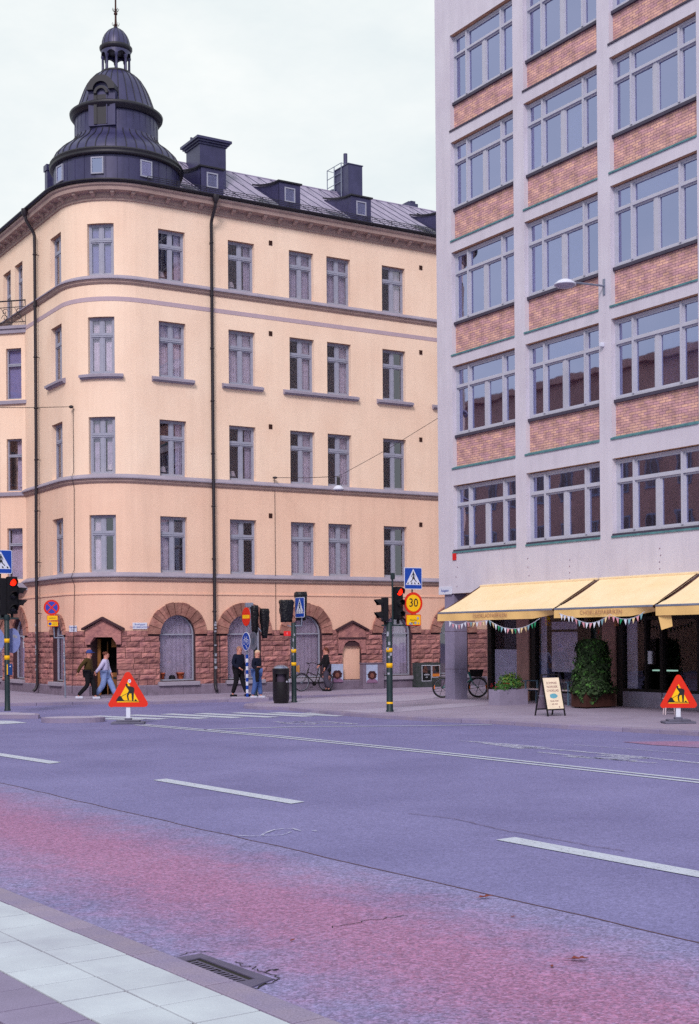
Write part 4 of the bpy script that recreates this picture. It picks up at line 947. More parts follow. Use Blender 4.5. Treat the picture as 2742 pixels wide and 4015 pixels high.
# balcony railing
g = M(); cen = (P1+P2)/2-NRv*.8; RPs = [cen+(p-cen)*1.08 for p in BP]
for a, b in zip(RPs[:-1], RPs[1:]):
    for z, r in ((15.84, .028), (15.58, .016), (14.98, .016)): g.tube([Vector((a.x, a.y, z)), Vector((b.x, b.y, z))], r, 6)
    n = max(2, int((b-a).length/.5))
    for k in range(n+1):
        p = a+(b-a)*k/n; g.tube([Vector((p.x, p.y, 14.84)), Vector((p.x, p.y, 15.84))], .018, 5)
        if k < n:
            q = a+(b-a)*(k+.5)/n; d = (b-a).normalized()
            for sg, zc in ((1, 15.16), (-1, 15.40)): g.tube([Vector((q.x, q.y, zc))+d*(sg*.16*(1-t/9)*cos(t*.9))+EZ*(.16*(1-t/9)*sin(t*.9)) for t in range(9)], .014, 4)
            g.tube([Vector((q.x, q.y, 14.98))-d*.2, Vector((q.x, q.y, 15.32)), Vector((q.x, q.y, 15.58))+d*.2], .014, 4)
g.build('railing', 'black_metal', BAY)
# ------------------------------------------------------------------ the white office building: q runs along its front towards the camera
E0 = Vector((3.02, 45.53, 0)); QD = -DR; QN = NRv   # QN points out of the front, to the street
def Q(q, d=0, z=0): return E0+QD*q+QN*d+EZ*z
def Qfr(q, d=0, z=0): return Fr(Q(q, d, z), QD, QN)
def q_of(px, py, d=0):
    a, b = ray(px, py); P = E0+QN*d; return (a*P.y-P.x)/(QD.x-a*QD.y)
def qz_of(px, py, d=0):
    q = q_of(px, py, d); a, b = ray(px, py); return q, H+b*Q(q, d).y
OFF = thing('office_building', 'white rendered office building with brick spandrels, wide window bands and a shop under yellow awnings', 'building', E0)
ZT, ZB = 25.2, 3.61
qc = [(.85, 4.14), (4.65, 7.965), (8.475, 11.785), (12.3, 15.6)]
QL, QR = 0.0, 18.5
rowsO = [(4.95, 4.95, 7.17, 5.05), (7.72, 8.80, 11.12, 8.84), (11.46, 12.54, 14.87, 12.58), (15.23, 16.29, 18.50, 16.33), (18.87, 19.80, 22.04, 19.84)]
# (opening bottom, top of the brick, head, bottom of the window)
g = M(); qs = sorted([QL, QR]+[x for c in qc for x in c]); zs = sorted([ZB, ZT]+[z for r in rowsO for z in (r[0], r[2])])
for i in range(len(qs)-1):
    qm = (qs[i]+qs[i+1])/2
    for j in range(len(zs)-1):
        zm = (zs[j]+zs[j+1])/2
        if any(a < qm < b for a, b in qc) and any(r[0] < zm < r[2] for r in rowsO): continue
        g.face([Q(qs[i], 0, zs[j]), Q(qs[i+1], 0, zs[j]), Q(qs[i+1], 0, zs[j+1]), Q(qs[i], 0, zs[j+1])], 0)
RD = .2
for a, b in qc:
    for z0, zb, z1, zw in rowsO:
        for q in (a, b): g.face([Q(q, 0, z0), Q(q, -RD-.1, z0), Q(q, -RD-.1, z1), Q(q, 0, z1)], 0)
        g.face([Q(a, 0, z1), Q(b, 0, z1), Q(b, -RD-.1, z1), Q(a, -RD-.1, z1)], 1); g.face([Q(a, 0, z0), Q(b, 0, z0), Q(b, -RD-.1, z0), Q(a, -RD-.1, z0)], 0)
# end wall, underside, roof, back
DP = -11
g.face([Q(0, 0, ZB), Q(0, DP, ZB), Q(0, DP, ZT), Q(0, 0, ZT)]); g.face([Q(QR, 0, 0), Q(QR, DP, 0), Q(QR, DP, ZT), Q(QR, 0, ZT)]); g.face([Q(0, DP, 0), Q(QR, DP, 0), Q(QR, DP, ZT), Q(0, DP, ZT)])
g.face([Q(0, 0, ZT), Q(QR, 0, ZT), Q(QR, DP, ZT), Q(0, DP, ZT)]); g.face([Q(0, 0, ZB), Q(QR, 0, ZB), Q(QR, DP, ZB), Q(0, DP, ZB)], 1)
g.build('wall', ['white_wall', 'lintel'], OFF, recalc=False)
g = M(); rr = random.Random(8)
for px, y0, y1 in ((1792, 2185, 2300), (2073, 2190, 2290), (2235, 2195, 2270), (2590, 2150, 2230)):
    for k in range(4):
        q, z = qz_of(px+rr.uniform(-3, 3), y0+(y1-y0)*k/3); f_ = Qfr(q, 0, z); g.lathe(f_.o, [(.014, 0), (.014, .02)], 6, 0, axis=QN, caps=True)
g.build('anchor_bolt', mat('bolt', C('#8d6f86'), .7), OFF)
# brick spandrels, flashings, windows
def office_window(a, b, z0, zw, z1, style, seed):
    fr = Qfr((a+b)/2, -RD, zw); w = b-a; h = z1-zw-.02; hw = w/2; g = M(); t = .07; m1, m2 = -hw+.74, hw-.74; zt = h*.70
    g.bx(fr, -hw, -hw+t, -.06, .05, 0, h); g.bx(fr, hw-t, hw, -.06, .05, 0, h); g.bx(fr, -hw+t, hw-t, -.06, .05, h-t, h); g.bx(fr, -hw+t, hw-t, -.06, .06, 0, t)
    for m_ in (m1, m2): g.bx(fr, m_-.035, m_+.035, -.06, .09, t, h-t)
    for a0, a1 in ((-hw+t, m1-.035), (m1+.035, m2-.035), (m2+.035, hw-t)): g.bx(fr, a0, a1, -.06, .085, zt-.03, zt+.035)
    g.bx(fr, -.07, .07, -.06, .05, t, zt-.03)
    rects = []
    for a0, a1, c0, c1 in ((-hw+t, m1-.035, t, zt-.03), (m1+.035, -.07, t, zt-.03), (.07, m2-.035, t, zt-.03), (m2+.035, hw-t, t, zt-.03), (-hw+t, m1-.035, zt+.035, h-t), (m1+.035, m2-.035, zt+.035, h-t), (m2+.035, hw-t, zt+.035, h-t)):
        s = .05; g.bx(fr, a0, a0+s, -.05, .03, c0, c1); g.bx(fr, a1-s, a1, -.05, .03, c0, c1); g.bx(fr, a0+s, a1-s, -.05, .03, c0, c0+s); g.bx(fr, a0+s, a1-s, -.05, .03, c1-s, c1)
        rects.append((a0+s, a1-s, c0+s, c1-s))
    k = 2.0
    g.face([fr(-hw, -k, -.3), fr(hw, -k, -.3), fr(hw, -k, h), fr(-hw, -k, h)], 1)
    for sg in (-1, 1): g.face([fr(sg*hw, -.06, -.3), fr(sg*hw, -k, -.3), fr(sg*hw, -k, h), fr(sg*hw, -.06, h)], 1)
    g.face([fr(-hw, -.06, h), fr(hw, -.06, h), fr(hw, -k, h), fr(-hw, -k, h)], 1); g.face([fr(-hw, -.06, -.3), fr(hw, -.06, -.3), fr(hw, -k, -.3), fr(-hw, -k, -.3)], 1)
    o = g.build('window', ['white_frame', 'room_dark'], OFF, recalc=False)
    g = M(); pane_quads(g, fr, rects, -.01); g.build('pane', 'glass_office', o, recalc=False)
    if style:
        g = M()
        for idx in style: a0, a1, c0, c1 = rects[idx]; g.bx(fr, a0-.04, a1+.04, -.1, -.09, c0-.04, c1+.04)
        g.build('blind', 'blind', o)
    g = M(); g.bx(fr, -hw-.0, hw, -.05, RD+.02 if z0 == 4.95 else .12, -.09, -.001); g.build('sill', 'sill_dark', o)
    return o, fr, rects
STY2 = {(2, 0): [3, 6], (2, 1): [0, 1, 2, 4, 5, 6], (1, 2): [2, 3], (2, 2): [4, 5], (1, 0): [], (3, 2): []}
for ci, (a, b) in enumerate(qc):
    for ri, (z0, zb, z1, zw) in enumerate(rowsO):
        if zb > z0:
            g = M(); d = -RD+.04; off_ = ci*.11+ri*.07
            g.face([Q(a, d, z0), Q(b, d, z0), Q(b, d, zb), Q(a, d, zb)], 0, uv=[(off_, 0), (off_+b-a, 0), (off_+b-a, zb-z0), (off_, zb-z0)])
            o = g.build('brick_panel', 'brick', OFF, recalc=False)
        g = M(); f_ = Qfr((a+b)/2, 0, z0); hw = (b-a)/2
        g.prism([f_(-hw-.03, .035, -.015), f_(-hw-.03, .035, .035), f_(-hw-.03, -RD+.04, .10), f_(-hw-.03, -RD+.04, -.015)], QD*(b-a+.03), 0)
        g.build('flashing', 'flashing' if ri < 4 else 'sill_dark', OFF)
        office_window(a, b, z0, zw, z1, STY2.get((ri, ci), [k for k in range(7) if random.Random(ri*31+ci*7+k).random() < (.22 if ri > 1 else .1)]), ri*10+ci)
# figures behind the panes of the lowest row: a standing mannequin
f_ = Qfr(10.55, -RD-.55, 5.15); g = M()
g.lathe(f_.o, [(.05, .0), (.16, .15), (.20, .45), (.17, .75), (.24, 1.1), (.2, 1.28), (.07, 1.36), (.06, 1.45)], 14); g.ball(f_(0, 0, 1.6), (.11, .12, .16), 12)
mn = tag(g.build('mannequin', mat('mannequin', C('#9c8fae'), .6, emit=None), org=f_.o, recalc=False), 'pale mannequin standing behind the lowest right hand office window', 'mannequin')
# columns under the front
for q in (.26, 12.0):
    g = M(); fr = Qfr(q, -.04, 0)
    g.cbx(fr, 0, .53, -.53, 0, .1, ZB, .012); g.bx(fr, .012, .02, -.001, .002, .3, 3.3, 0); g.cbx(fr, -.01, .54, -.54, .01, .08, .12, .008)
    for z in (1.1, 2.35): g.bx(fr, -.002, .532, -.532, .002, z, z+.012, 1)
    g.build('column', ['column', 'joint'], OFF)
# shop front, set back
SD = -1.30
def sq(px, py=2600): return q_of(px, py, SD)
def sz(px, py): return qz_of(px, py, SD)[1]
qa = [sq(x) for x in (1917, 1931, 2036, 2083, 2103, 2365, 2372, 2422, 2447)]
print('shop q', [round(x, 2) for x in qa], 'base', sz(2500, 2712), sz(2500, 2772))
g = M(); fS = Qfr(0, SD, 0)
g.bx(fS, qa[0]-.02, QR, -.3, 0, .08, .16, 1)
g.bx(fS, qa[2], qa[3], -.3, .10, .1, ZB, 0); g.bx(fS, qa[6], qa[7], -.3, .10, .1, ZB, 0)
g.bx(fS, qa[8]+.0, QR, -.25, .05, .1, .54, 2); g.bx(fS, qa[3], qa[6], -.25, .02, .1, .40, 2); g.bx(fS, qa[1], qa[2], -.25, -.02, .1, .30, 2)
g.bx(fS, qa[0]-.06, qa[0], -9, .02, .1, ZB, 0)
# interior
g.bx(fS, qa[0], QR, -4.6, -4.5, .1, ZB, 3); g.bx(fS, qa[0], QR, -4.5, -.3, ZB-.1, ZB, 3); g.bx(fS, qa[0], QR, -4.5, -.3, .05, .12, 3)
g.bx(fS, 2.2, 2.3, -4.5, -.3, .1, ZB, 3); g.bx(fS, 6.3, 6.4, -4.5, -.3, .1, ZB, 3)
SHOP = g.build('shop_front', ['shop_pier', 'shop_dark', 'concrete', 'room_dark'], OFF)
g = M()
for a, b in ((qa[0], qa[1]), (qa[3], qa[4]), (qa[5], qa[6]), (qa[7], qa[8])): g.bx(fS, a, b, -.12, .04, .12, ZB)
qn = qa[8]; seams = [qn, sq(2535), sq(2595), sq(2742), 14.6]
for q in seams[1:]: g.bx(fS, q-.04, q+.04, -.12, .04, .54, ZB)
g.bx(fS, qn, QR, -.1, .03, 2.62, 2.72); g.bx(fS, qn, QR, -.1, .03, .54, .62); g.bx(fS, qa[4], qa[5], -.1, .03, .4, .47); g.bx(fS, qa[1], qa[2], -.1, .02, .3, .36)
q4 = (qa[4]+qa[5])/2
g.bx(fS, sq(2598), sq(2598)+.06, -.1, .05, .12, 2.6)
g.build('glazing_frame', 'shop_dark', SHOP)
g = M()
for a, b, c in ((qa[1], qa[2], .36), (qa[4], qa[5], .47), (qn, QR, .6)): g.face([Q(a, SD-.05, c), Q(b, SD-.05, c), Q(b, SD-.05, ZB), Q(a, SD-.05, ZB)])
g.build('shop_pane', 'glass_shop', SHOP, recalc=False)
g = M(); g.bx(fS, sq(2155), sq(2255), -.12, -.1, 1.05, 2.30); g.bx(fS, sq(2155), sq(2255), -.12, -.1, 2.38, 2.62); g.bx(fS, sq(2450), sq(2490), -.12, -.1, .62, 2.6); g.bx(fS, sq(2106), sq(2128), -.2, -.18, .5, 2.9); g.bx(fS, qa[1]+.04, qa[2]-.04, -.10, -.08, .4, 1.75); g.build('blind', mat('shop_blind_reflection', C('#d8d4ea'), .9), SHOP)  # pale panels; the low first one paints in bricks mirrored by the pane
g = M(); g.bx(fS, sq(2140), sq(2300), -.8, -.4, .7, .8); g.bx(fS, sq(2140), sq(2300), -.8, -.76, .47, .7); g.cbx(fS, 7.2, 7.7, -1.1, -.8, 1.3, 2.3, .02); g.build('display_shelf', 'room', SHOP)
# counter with its lit strip, shelf with a green lamp behind
g = M(); g.bx(fS, 8.3, 13.5, -2.4, -1.7, .12, 1.05); g.build('counter', mat('counter', C('#6b4a4c'), .7), SHOP)
dc = SD-1.8; qa_, za_ = qz_of(2568, 2628, dc); qb_, _z = qz_of(2650, 2629, dc); g = M(); g.bx(fS, qa_, qb_, -1.9, -1.7, za_-.02, za_+.02); g.build('counter_lamp', mat('lamp_white', (1, 1, .9), emit=((.4, .7, .55), .6)), SHOP)
dc = SD-4.2; qa_, za_ = qz_of(2601, 2579, dc); qb_, zb2 = qz_of(2650, 2562, dc); g = M(); g.bx(fS, qa_, qb_, -4.3, -4.2, za_, zb2); g.build('wall_lamp', mat('lamp_green', (.4, .8, .2), emit=((.25, .5, .12), .6)), SHOP)
g = M(); g.bx(fS, 8.1, 9.6, -4.4, -4.35, 1.0, 2.5); g.build('wall_panel', mat('panel_green', C('#3c5c50'), .8), SHOP)
g = M(); g.bx(fS, sq(2535)+.06, sq(2535)+.2, -.04, 0, 1.35, 1.72); g.build('notice', 'sign_white', SHOP)
g = M(); f2 = Fr(Q(sq(2428), SD+.05, 0), QD, QN); g.bx(f2, -.04, .05, 0, .1, 2.45, 2.62); g.build('door_bell', mat('bell', C('#b07a58'), .5), SHOP)
# ------------------------------------------------------------------ awnings
AP, AZ0, AZ1, VZ = 1.72, 3.80, 2.93, 2.70
def awning(a, b, lab, text, flap=False, curl=0):
    t = thing('awning', lab, 'awning', Q(a, 0, 3.2), 'yellow shop awnings over the pavement'); g = M(); fr = Qfr(0, 0, 0); n = 14; m = 8
    vs = []
    for j in range(m+1):
        k = j/m; sag = .035*sin(pi*k)
        for i in range(n+1): vs.append(fr(a+(b-a)*i/n, .03+(AP-.03)*k, AZ0+(AZ1-AZ0)*k-sag))
    g.add(vs, [(j*(n+1)+i, j*(n+1)+i+1, (j+1)*(n+1)+i+1, (j+1)*(n+1)+i) for j in range(m) for i in range(n)], 0, True); g.build('canopy', 'awning', t, recalc=False)
    g = M(); n = 40; rr = random.Random(int(a*7)); ph = rr.uniform(0, 6); vs = []
    for j in range(4):
        for i in range(n+1):
            q = a+(b-a)*i/n; k = j/3; e_ = 0
            if curl and q > b-.8: e_ = (q-(b-.8))/.8
            vs.append(fr(q, AP+.02+.02*sin(q*5+ph)*k-e_*.25*k, AZ1-.03-(AZ1-VZ)*k*(1-.55*e_)))
    g.add(vs, [(j*(n+1)+i, j*(n+1)+i+1, (j+1)*(n+1)+i+1, (j+1)*(n+1)+i) for j in range(3) for i in range(n)], 0, True)
    v_ = g.build('valance', 'valance', t, recalc=False)
    if text:
        g = M(); g.text(Qfr(q_of(text, 2400, AP), AP+.05, (AZ1+VZ)/2-.015), 'CHOKLADFABRIKEN', .17, mi=0, depth=.001, sx=1.05); g.build('lettering', mat('letter', C('#b98a6c'), .8), v_, recalc=False)
    g = M(); g.cbx(fr, a, b, AP-.02, AP+.03, AZ1-.035, AZ1+.02, .01); g.build('front_rail', 'galv', t)
    g = M(); g.cbx(fr, a, b, 0, .10, AZ0-.04, AZ0+.03, .02)
    g.build('cassette', 'awning', t)
    for q in (a+.35, b-.35):
        g = M(); g.tube([fr(q, .08, AZ0-.1), fr(q+.5*(1 if q < (a+b)/2 else -1), .9, (AZ0+AZ1)/2-.16), fr(q, AP-.05, AZ1-.03)], .03, 6); g.build('arm', 'galv', t)
    for q in ((a+.03, b-.03)): 
        g = M(); g.tube([fr(q, .06, AZ0-.02), fr(q, AP-.02, AZ1-.03)], .022, 5); g.build('side_rail', mat('brown_rail', C('#4a2620'), .6), t)
    return t
awning(2.37, 7.86, 'farthest yellow awning, above the column and the concrete flower box', 1924, curl=1)
awning(7.97, 11.80, 'middle yellow awning with its valance lettering above the ivy planter', 2360, curl=1)
awning(11.92, 17.4, 'nearest yellow awning, cut by the right edge of the picture', 3000)
g = M(); q0_, z0_ = q_of(2578, 2394, AP), 2.74
P = [Q(q0_, AP, z0_), Q(q0_+.42, AP-.05, z0_+.02), Q(q0_+.46, AP-.1, z0_-.35), Q(q0_+.13, AP-.03, z0_-.44)]
g.add([P[0], P[1], P[2]+QN*.03, P[3]+QN*.02], [(0, 1, 2, 3)], 0); tag(g.build('loose_flap', 'valance', org=P[0], recalc=False), 'loose yellow cloth flap hanging below the nearest awning', 'cloth flap')
# bunting
def bunting(ptsq, lab, seed):
    t = thing('bunting', lab, 'bunting', ptsq[0]); g = M(); P = []
    for (p0, p1, sag) in [(ptsq[i], ptsq[i+1], ptsq[i+1].sag) if False else (ptsq[i], ptsq[i+1], SAG[seed][i]) for i in range(len(ptsq)-1)]:
        for k in range(12): u = k/12; P.append(p0.lerp(p1, u)-EZ*(sag*4*u*(1-u)))
    P.append(ptsq[-1]); g.tube(P, .008, 4); g.build('string', 'sign_white', t)
    cs = [mat('flag_white', C('#e9eefc'), .9), mat('flag_pink', C('#e8a4b0'), .9), mat('flag_teal', C('#86b4c0'), .9), mat('flag_cream', C('#f0d9a8'), .9), mat('flag_green', C('#2c9a6a'), .9)]
    tot = sum((b-a).length for a, b in zip(P[:-1], P[1:])); rr = random.Random(seed); dist = .1
    while dist < tot-.1:
        acc = 0
        for a, b in zip(P[:-1], P[1:]):
            l = (b-a).length
            if acc+l >= dist: p = a.lerp(b, (dist-acc)/l); d = (b-a).normalized(); break
            acc += l
        g = M(); sw = rr.uniform(-.05, .05); o_ = QN*rr.uniform(-.03, .03)
        g.face([p-d*.06, p+d*.06, p+d*(sw)-EZ*.16+o_]); g.build('flag', cs[rr.choice([0, 0, 0, 0, 0, 1, 1, 1, 2, 3, 3, 4])], t, recalc=False); dist += .155
def aw(px, py, d=AP+.03):
    q, z = qz_of(px, py, d); return Q(q, d, z)
SAG = {1: [.10, .04, .28, .0], 2: [.02, .20, .16, .02]}
bunting([aw(1760, 2435), aw(1828, 2438), aw(1916, 2430), aw(2117, 2425)], 'pennant string with little flags drooping below the farthest awning', 1)
bunting([aw(2193, 2404), aw(2245, 2418), aw(2392, 2408), aw(2528, 2398)], 'pennant string with little flags looped below the middle awning', 2)
# street lamp, red mark, camera, street plate on the front
q, z = qz_of(2370, 1122); P = Q(q, 0, z); lp = AT(2216, 1104, P.y-1.2)
t = thing('street_lamp', 'white dish street lamp on a thin arm fixed to the white office wall', 'street lamp', P)
g = M(); g.tube([P, P+QN*.2, lp+QD*.0+EZ*(.0)], .03, 8); g.bx(Fr(P, QD, QN), -.04, .04, 0, .03, -.25, .2); g.build('arm', 'galv', t)
g = M(); g.lathe(lp+EZ*-.1, [(.02, .17), (.10, .16), (.19, .125), (.26, .065), (.305, .03), (.305, .0), (.28, .0)], 24); g.build('shade', 'sign_white', t, recalc=False)
g = M(); g.lathe(lp+EZ*-.1, [(.28, .0), (.24, -.045), (.15, -.07), (0, -.08)], 24); g.build('lamp_glass', mat('opal', C('#a8a0b8'), .4), t, recalc=False)
q, z = qz_of(1784, 2181); g = M(); f_ = Qfr(q, 0, z); g.cbx(f_, -.10, .10, .01, .03, -.13, .13, .005); tag(g.build('red_marker', 'red_plate', org=f_.o), 'small red square plate below the lowest corner window of the white building', 'plate')
q, z = qz_of(2366, 1354); g = M(); f_ = Qfr(q, 0, z); g.cbx(f_, -.05, .05, 0, .12, -.05, .07, .02); tag(g.build('wall_sensor', 'sign_white', org=f_.o), 'small white sensor box high on the pier between office windows', 'sensor')
g = M(); q, z = qz_of(1748, 2316); f_ = Qfr(q, 0, z); g.cbx(f_, -.36, .36, .005, .03, -.13, .13, .006, 0); g.text(f_, 'Åsögatan', .12, b=.034, mi=1, depth=.001); g.bx(f_, -.36, .36, .03, .034, -.05, -.045, 1) if False else None
tag(g.build('street_plate', ['sign_white', 'sign_blue'], org=f_.o), 'white street name plate at the lower corner of the white building', 'street sign')
# ------------------------------------------------------------------ street poles, signals, signs
def banded_pole(t, base, ztop, r, bands, col='pole_green'):
    fr = Fr(base); g = M(); g.lathe(base, [(r*1.25, 0), (r*1.25, .03), (r*1.04, .06), (r, .5), (r*.97, ztop-base.z-.02), (r*.6, ztop-base.z)], 14, 0, caps=True)
    p = g.build('pole', col, t)
    for z0, z1 in bands:
        g = M(); g.lathe(Vector((base.x, base.y, 0)), [(r*1.0, z0), (r*1.025, z0), (r*1.025, z1), (r*1.0, z1)], 14); g.build('reflective_band', 'yellow', t, recalc=False)
    return p
def zy(px, py, Y): a, b = ray(px, py); return H+b*Y
def signal(t, fr, n, h, w=.26, d=.18, lit=None, vis=.2, gap=None, backboard=False):
    """fr: bottom middle of the housing, y to the traffic it faces"""
    g = M(); u = h/n
    g.cbx(fr, -w/2, w/2, -d, 0, .02, h-.02, .035); g.bx(fr, -.03, .03, -d*.7, -.05, -.1, .03)
    if backboard: g.cbx(fr, -w/2-.06, w/2+.06, -.05, -.03, -.04, h+.06, .01)
    head = g.build('signal_head', 'matt_black', t)
    for k in range(n):
        c = fr(0, 0, u*(n-1-k)+u/2); R = min(.105, u*.38)
        g = M(); g.lathe(c, [(R, .0), (R*.8, .025), (R*.4, .04), (0, .045)], 20, 0, axis=fr.y); g.build('lens', 'lens_red' if lit == k else 'lens_off', head, recalc=False)
        g = M(); K = 14; pts = []
        for q in range(K+1):
            a = -.35+(pi+.7)*q/K; pts.append((cos(a)*(R+.015), sin(a)*(R+.015), vis*(.55+.45*sin(max(0, min(pi, a))))))
        f2 = Fr(c, fr.x, fr.y)
        for (x0, z0, l0), (x1, z1, l1) in zip(pts[:-1], pts[1:]):
            g.face([f2(x0, 0, z0), f2(x1, 0, z1), f2(x1, l1, z1-.02), f2(x0, l0, z0-.02)]); g.face([f2(x0*.96, 0, z0*.96), f2(x1*.96, 0, z1*.96), f2(x1*.96, l1, z1*.96-.02), f2(x0*.96, l0, z0*.96-.02)])
        g.build('visor', 'matt_black', head, recalc=False)
    return head
def circle(n, r, cx=0, cz=0, rx=None): return [(cx+(rx or r)*cos(2*pi*i/n), cz+r*sin(2*pi*i/n)) for i in range(n)]
def rrect(w, h, r, cx=0, cz=0, n=5):
    o = []
    for sx, sz, a0 in ((1, 1, 0), (-1, 1, pi/2), (-1, -1, pi), (1, -1, 1.5*pi)):
        for k in range(n+1): a = a0+pi/2*k/n; o.append((cx+sx*(w/2-r)+r*cos(a), cz+sz*(h/2-r)+r*sin(a)))
    return o
def decal(g, fr, pts, lv, mi): g.face([fr(a, .012+.0022*lv, c) for a, c in pts], mi)
def strokes(g, fr, P, w, lv, mi):
    for (x0, y0), (x1, y1) in zip(P[:-1], P[1:]):
        l = sqrt((x1-x0)**2+(y1-y0)**2) or 1; nx, ny = -(y1-y0)/l*w/2, (x1-x0)/l*w/2
        decal(g, fr, [(x0+nx, y0+ny), (x0-nx, y0-ny), (x1-nx, y1-ny), (x1+nx, y1+ny)], lv, mi)
def ring(g, fr, c, r0, r1, lv, mi, n=24):
    for k in range(n):
        a, b = 2*pi*k/n, 2*pi*(k+1)/n; decal(g, fr, [(c[0]+r*cos(t), c[1]+r*sin(t)) for r, t in ((r0, a), (r1, a), (r1, b), (r0, b))], lv, mi)
def crossing_sign(t, fr, w, h, female=True):
    """fr at the middle of the plate"""
    g = M(); g.plate(fr, rrect(w, h, .04), 0, .012, 0); decal(g, fr, rrect(w-.035, h-.035, .03), 1, 1)
    k = h/.7; tr = [(-.43*w, -.30*h), (.43*w, -.30*h), (0, .44*h)]; decal(g, fr, tr, 2, 0)
    for i in range(4):
        x = (-.31+.207*i)*w; decal(g, fr, [(x-.035*w, -.27*h), (x+.035*w, -.27*h), (x+(.0 if i < 2 else .07)*w*(-1 if i < 2 else 1)*-1*0+.05*w*(1 if i < 2 else 1)*(-1 if i > 1 else 1)*.6+.02*w, -.19*h), (x+.03*w*(1 if i < 2 else -1)-.035*w, -.19*h)], 3, 2)
    decal(g, fr, circle(10, .032*h, 0, .285*h), 3, 2); decal(g, fr, [(-.03*w, .25*h), (.04*w, .25*h), (.035*w, .1*h), (.10*w, -.03*h), (-.07*w, -.03*h), (-.025*w, .1*h)], 3, 2)
    strokes(g, fr, [(-.02*w, .23*h), (-.09*w, .12*h), (-.12*w, .06*h)], .02*k, 3, 2); strokes(g, fr, [(.03*w, .23*h), (.09*w, .13*h), (.09*w, .06*h)], .02*k, 3, 2)
    strokes(g, fr, [(-.02*w, -.03*h), (-.10*w, -.12*h), (-.16*w, -.17*h)], .026*k, 3, 2); strokes(g, fr, [(.04*w, -.03*h), (.12*w, -.10*h), (.18*w, -.17*h)], .026*k, 3, 2)
    return g.build('crossing_sign', ['sign_white', 'sign_blue', 'black', 'galv'], t, recalc=False)
NF = QD                                                   # (.52,-.85): faces traffic coming up the road
def facing(o, n): n = Vector(n).normalized(); return Fr(o, Vector((-n.y, n.x, 0)), n)
# pole 4: red signal with the 30 sign
B4 = G(1529, 2791, .1); Y4 = B4.y; t = thing('signal_pole', 'dark green banded signal pole with red light lit and the 30 speed sign', 'signal pole', B4, 'banded signal poles at the crossing')
banded_pole(t, B4, zy(1526, 2438, Y4), .088, [(zy(1530, y1, Y4), zy(1530, y0, Y4)) for y0, y1 in ((2541, 2557), (2600, 2618), (2752, 2768))])
g = M(); zb = zy(1526, 2452, Y4); f4 = Fr(Vector((B4.x, B4.y, zb)), DLv, NF); g.bx(f4, -.25, .98, -.02, .02, -.02, .02); g.tube([f4(.12, .0, 0), f4(.12, .0, 1.45)], .026, 8); g.cbx(f4, .08, .17, -.04, .06, 1.28, 1.46, .01); g.tube([f4(.78, 0, 0), f4(.78, 0, 1.5)], .02, 8); g.build('bracket', 'pole_green', t)
ys = zy(1563, 2432, Y4); yt = zy(1563, 2297, Y4); signal(t, facing(f4(.30, .09, 0)*1+EZ*(ys-zb), (.62, -.78, 0)), 3, yt-ys, .27, .16, lit=0, vis=.15)
y0, y1 = zy(1504, 2440, Y4), zy(1504, 2340, Y4); p = Vector((B4.x, B4.y, y0)); signal(t, facing(p+Vector((-.12, -.04, 0))+NRv*.08, (-.95, -.3, 0)), 2, y1-y0, .26, .15, vis=.24)
cs = f4(.78, .05, 0); z_ = zy(1622, 2268, Y4+.4); h_ = (2312-2226)*Y4/5314
crossing_sign(t, facing(Vector((cs.x, cs.y, z_)), (.50, -.86, 0)), h_*.97, h_)
z_ = zy(1622, 2365, Y4+.4); f = facing(Vector((cs.x, cs.y, z_)), (.50, -.86, 0)); r = 43*Y4/5314
g = M(); g.plate(f, circle(40, r), 0, .012, 0); decal(g, f, circle(40, r*.77), 1, 1); g.text(f, '30', r*1.12, b=.0165, mi=2, depth=.0008, sx=.92); g.text(Fr(f(.006, 0, 0), f.x, f.y), '30', r*1.12, b=.0164, mi=2, depth=.0006, sx=.92)
g.build('speed_sign', ['sign_red', 'sign_yellow', 'black'], t, recalc=False)
z_ = zy(1620, 2431, Y4+.4); f = facing(Vector((cs.x, cs.y, z_)), (.50, -.86, 0)); g = M(); g.plate(f, rrect(.50, .31, .03), 0, .012, 0); decal(g, f, rrect(.46, .27, .025), 1, 1); g.text(f, 'Horns-', .085, b=.018, mi=2, depth=.0005); 
g.text(Fr(f(0, 0, -.075), f.x, f.y), 'gatan', .085, b=.018, mi=2, depth=.0005)
for a, c, r_ in ((-.12, -.10, .035), (-.06, -.115, .03), (.06, -.08, .04), (.14, .05, .04), (.16, -.09, .025)): decal(g, f, circle(10, r_, a, c), 4, 3)
g.build('sub_plate', ['sign_red', 'sign_yellow', 'black', 'sticker'], t, recalc=False)
g = M(); rr = random.Random(9)
for k in range(7): z = rr.uniform(.9, 2.4); g.cbx(facing(Vector((B4.x, B4.y, z)), (rr.uniform(-.6, .6), -1, 0)), -.03, .03, .083, .092, 0, rr.uniform(.05, .11), .002)
g.build('sticker', 'sticker', t)
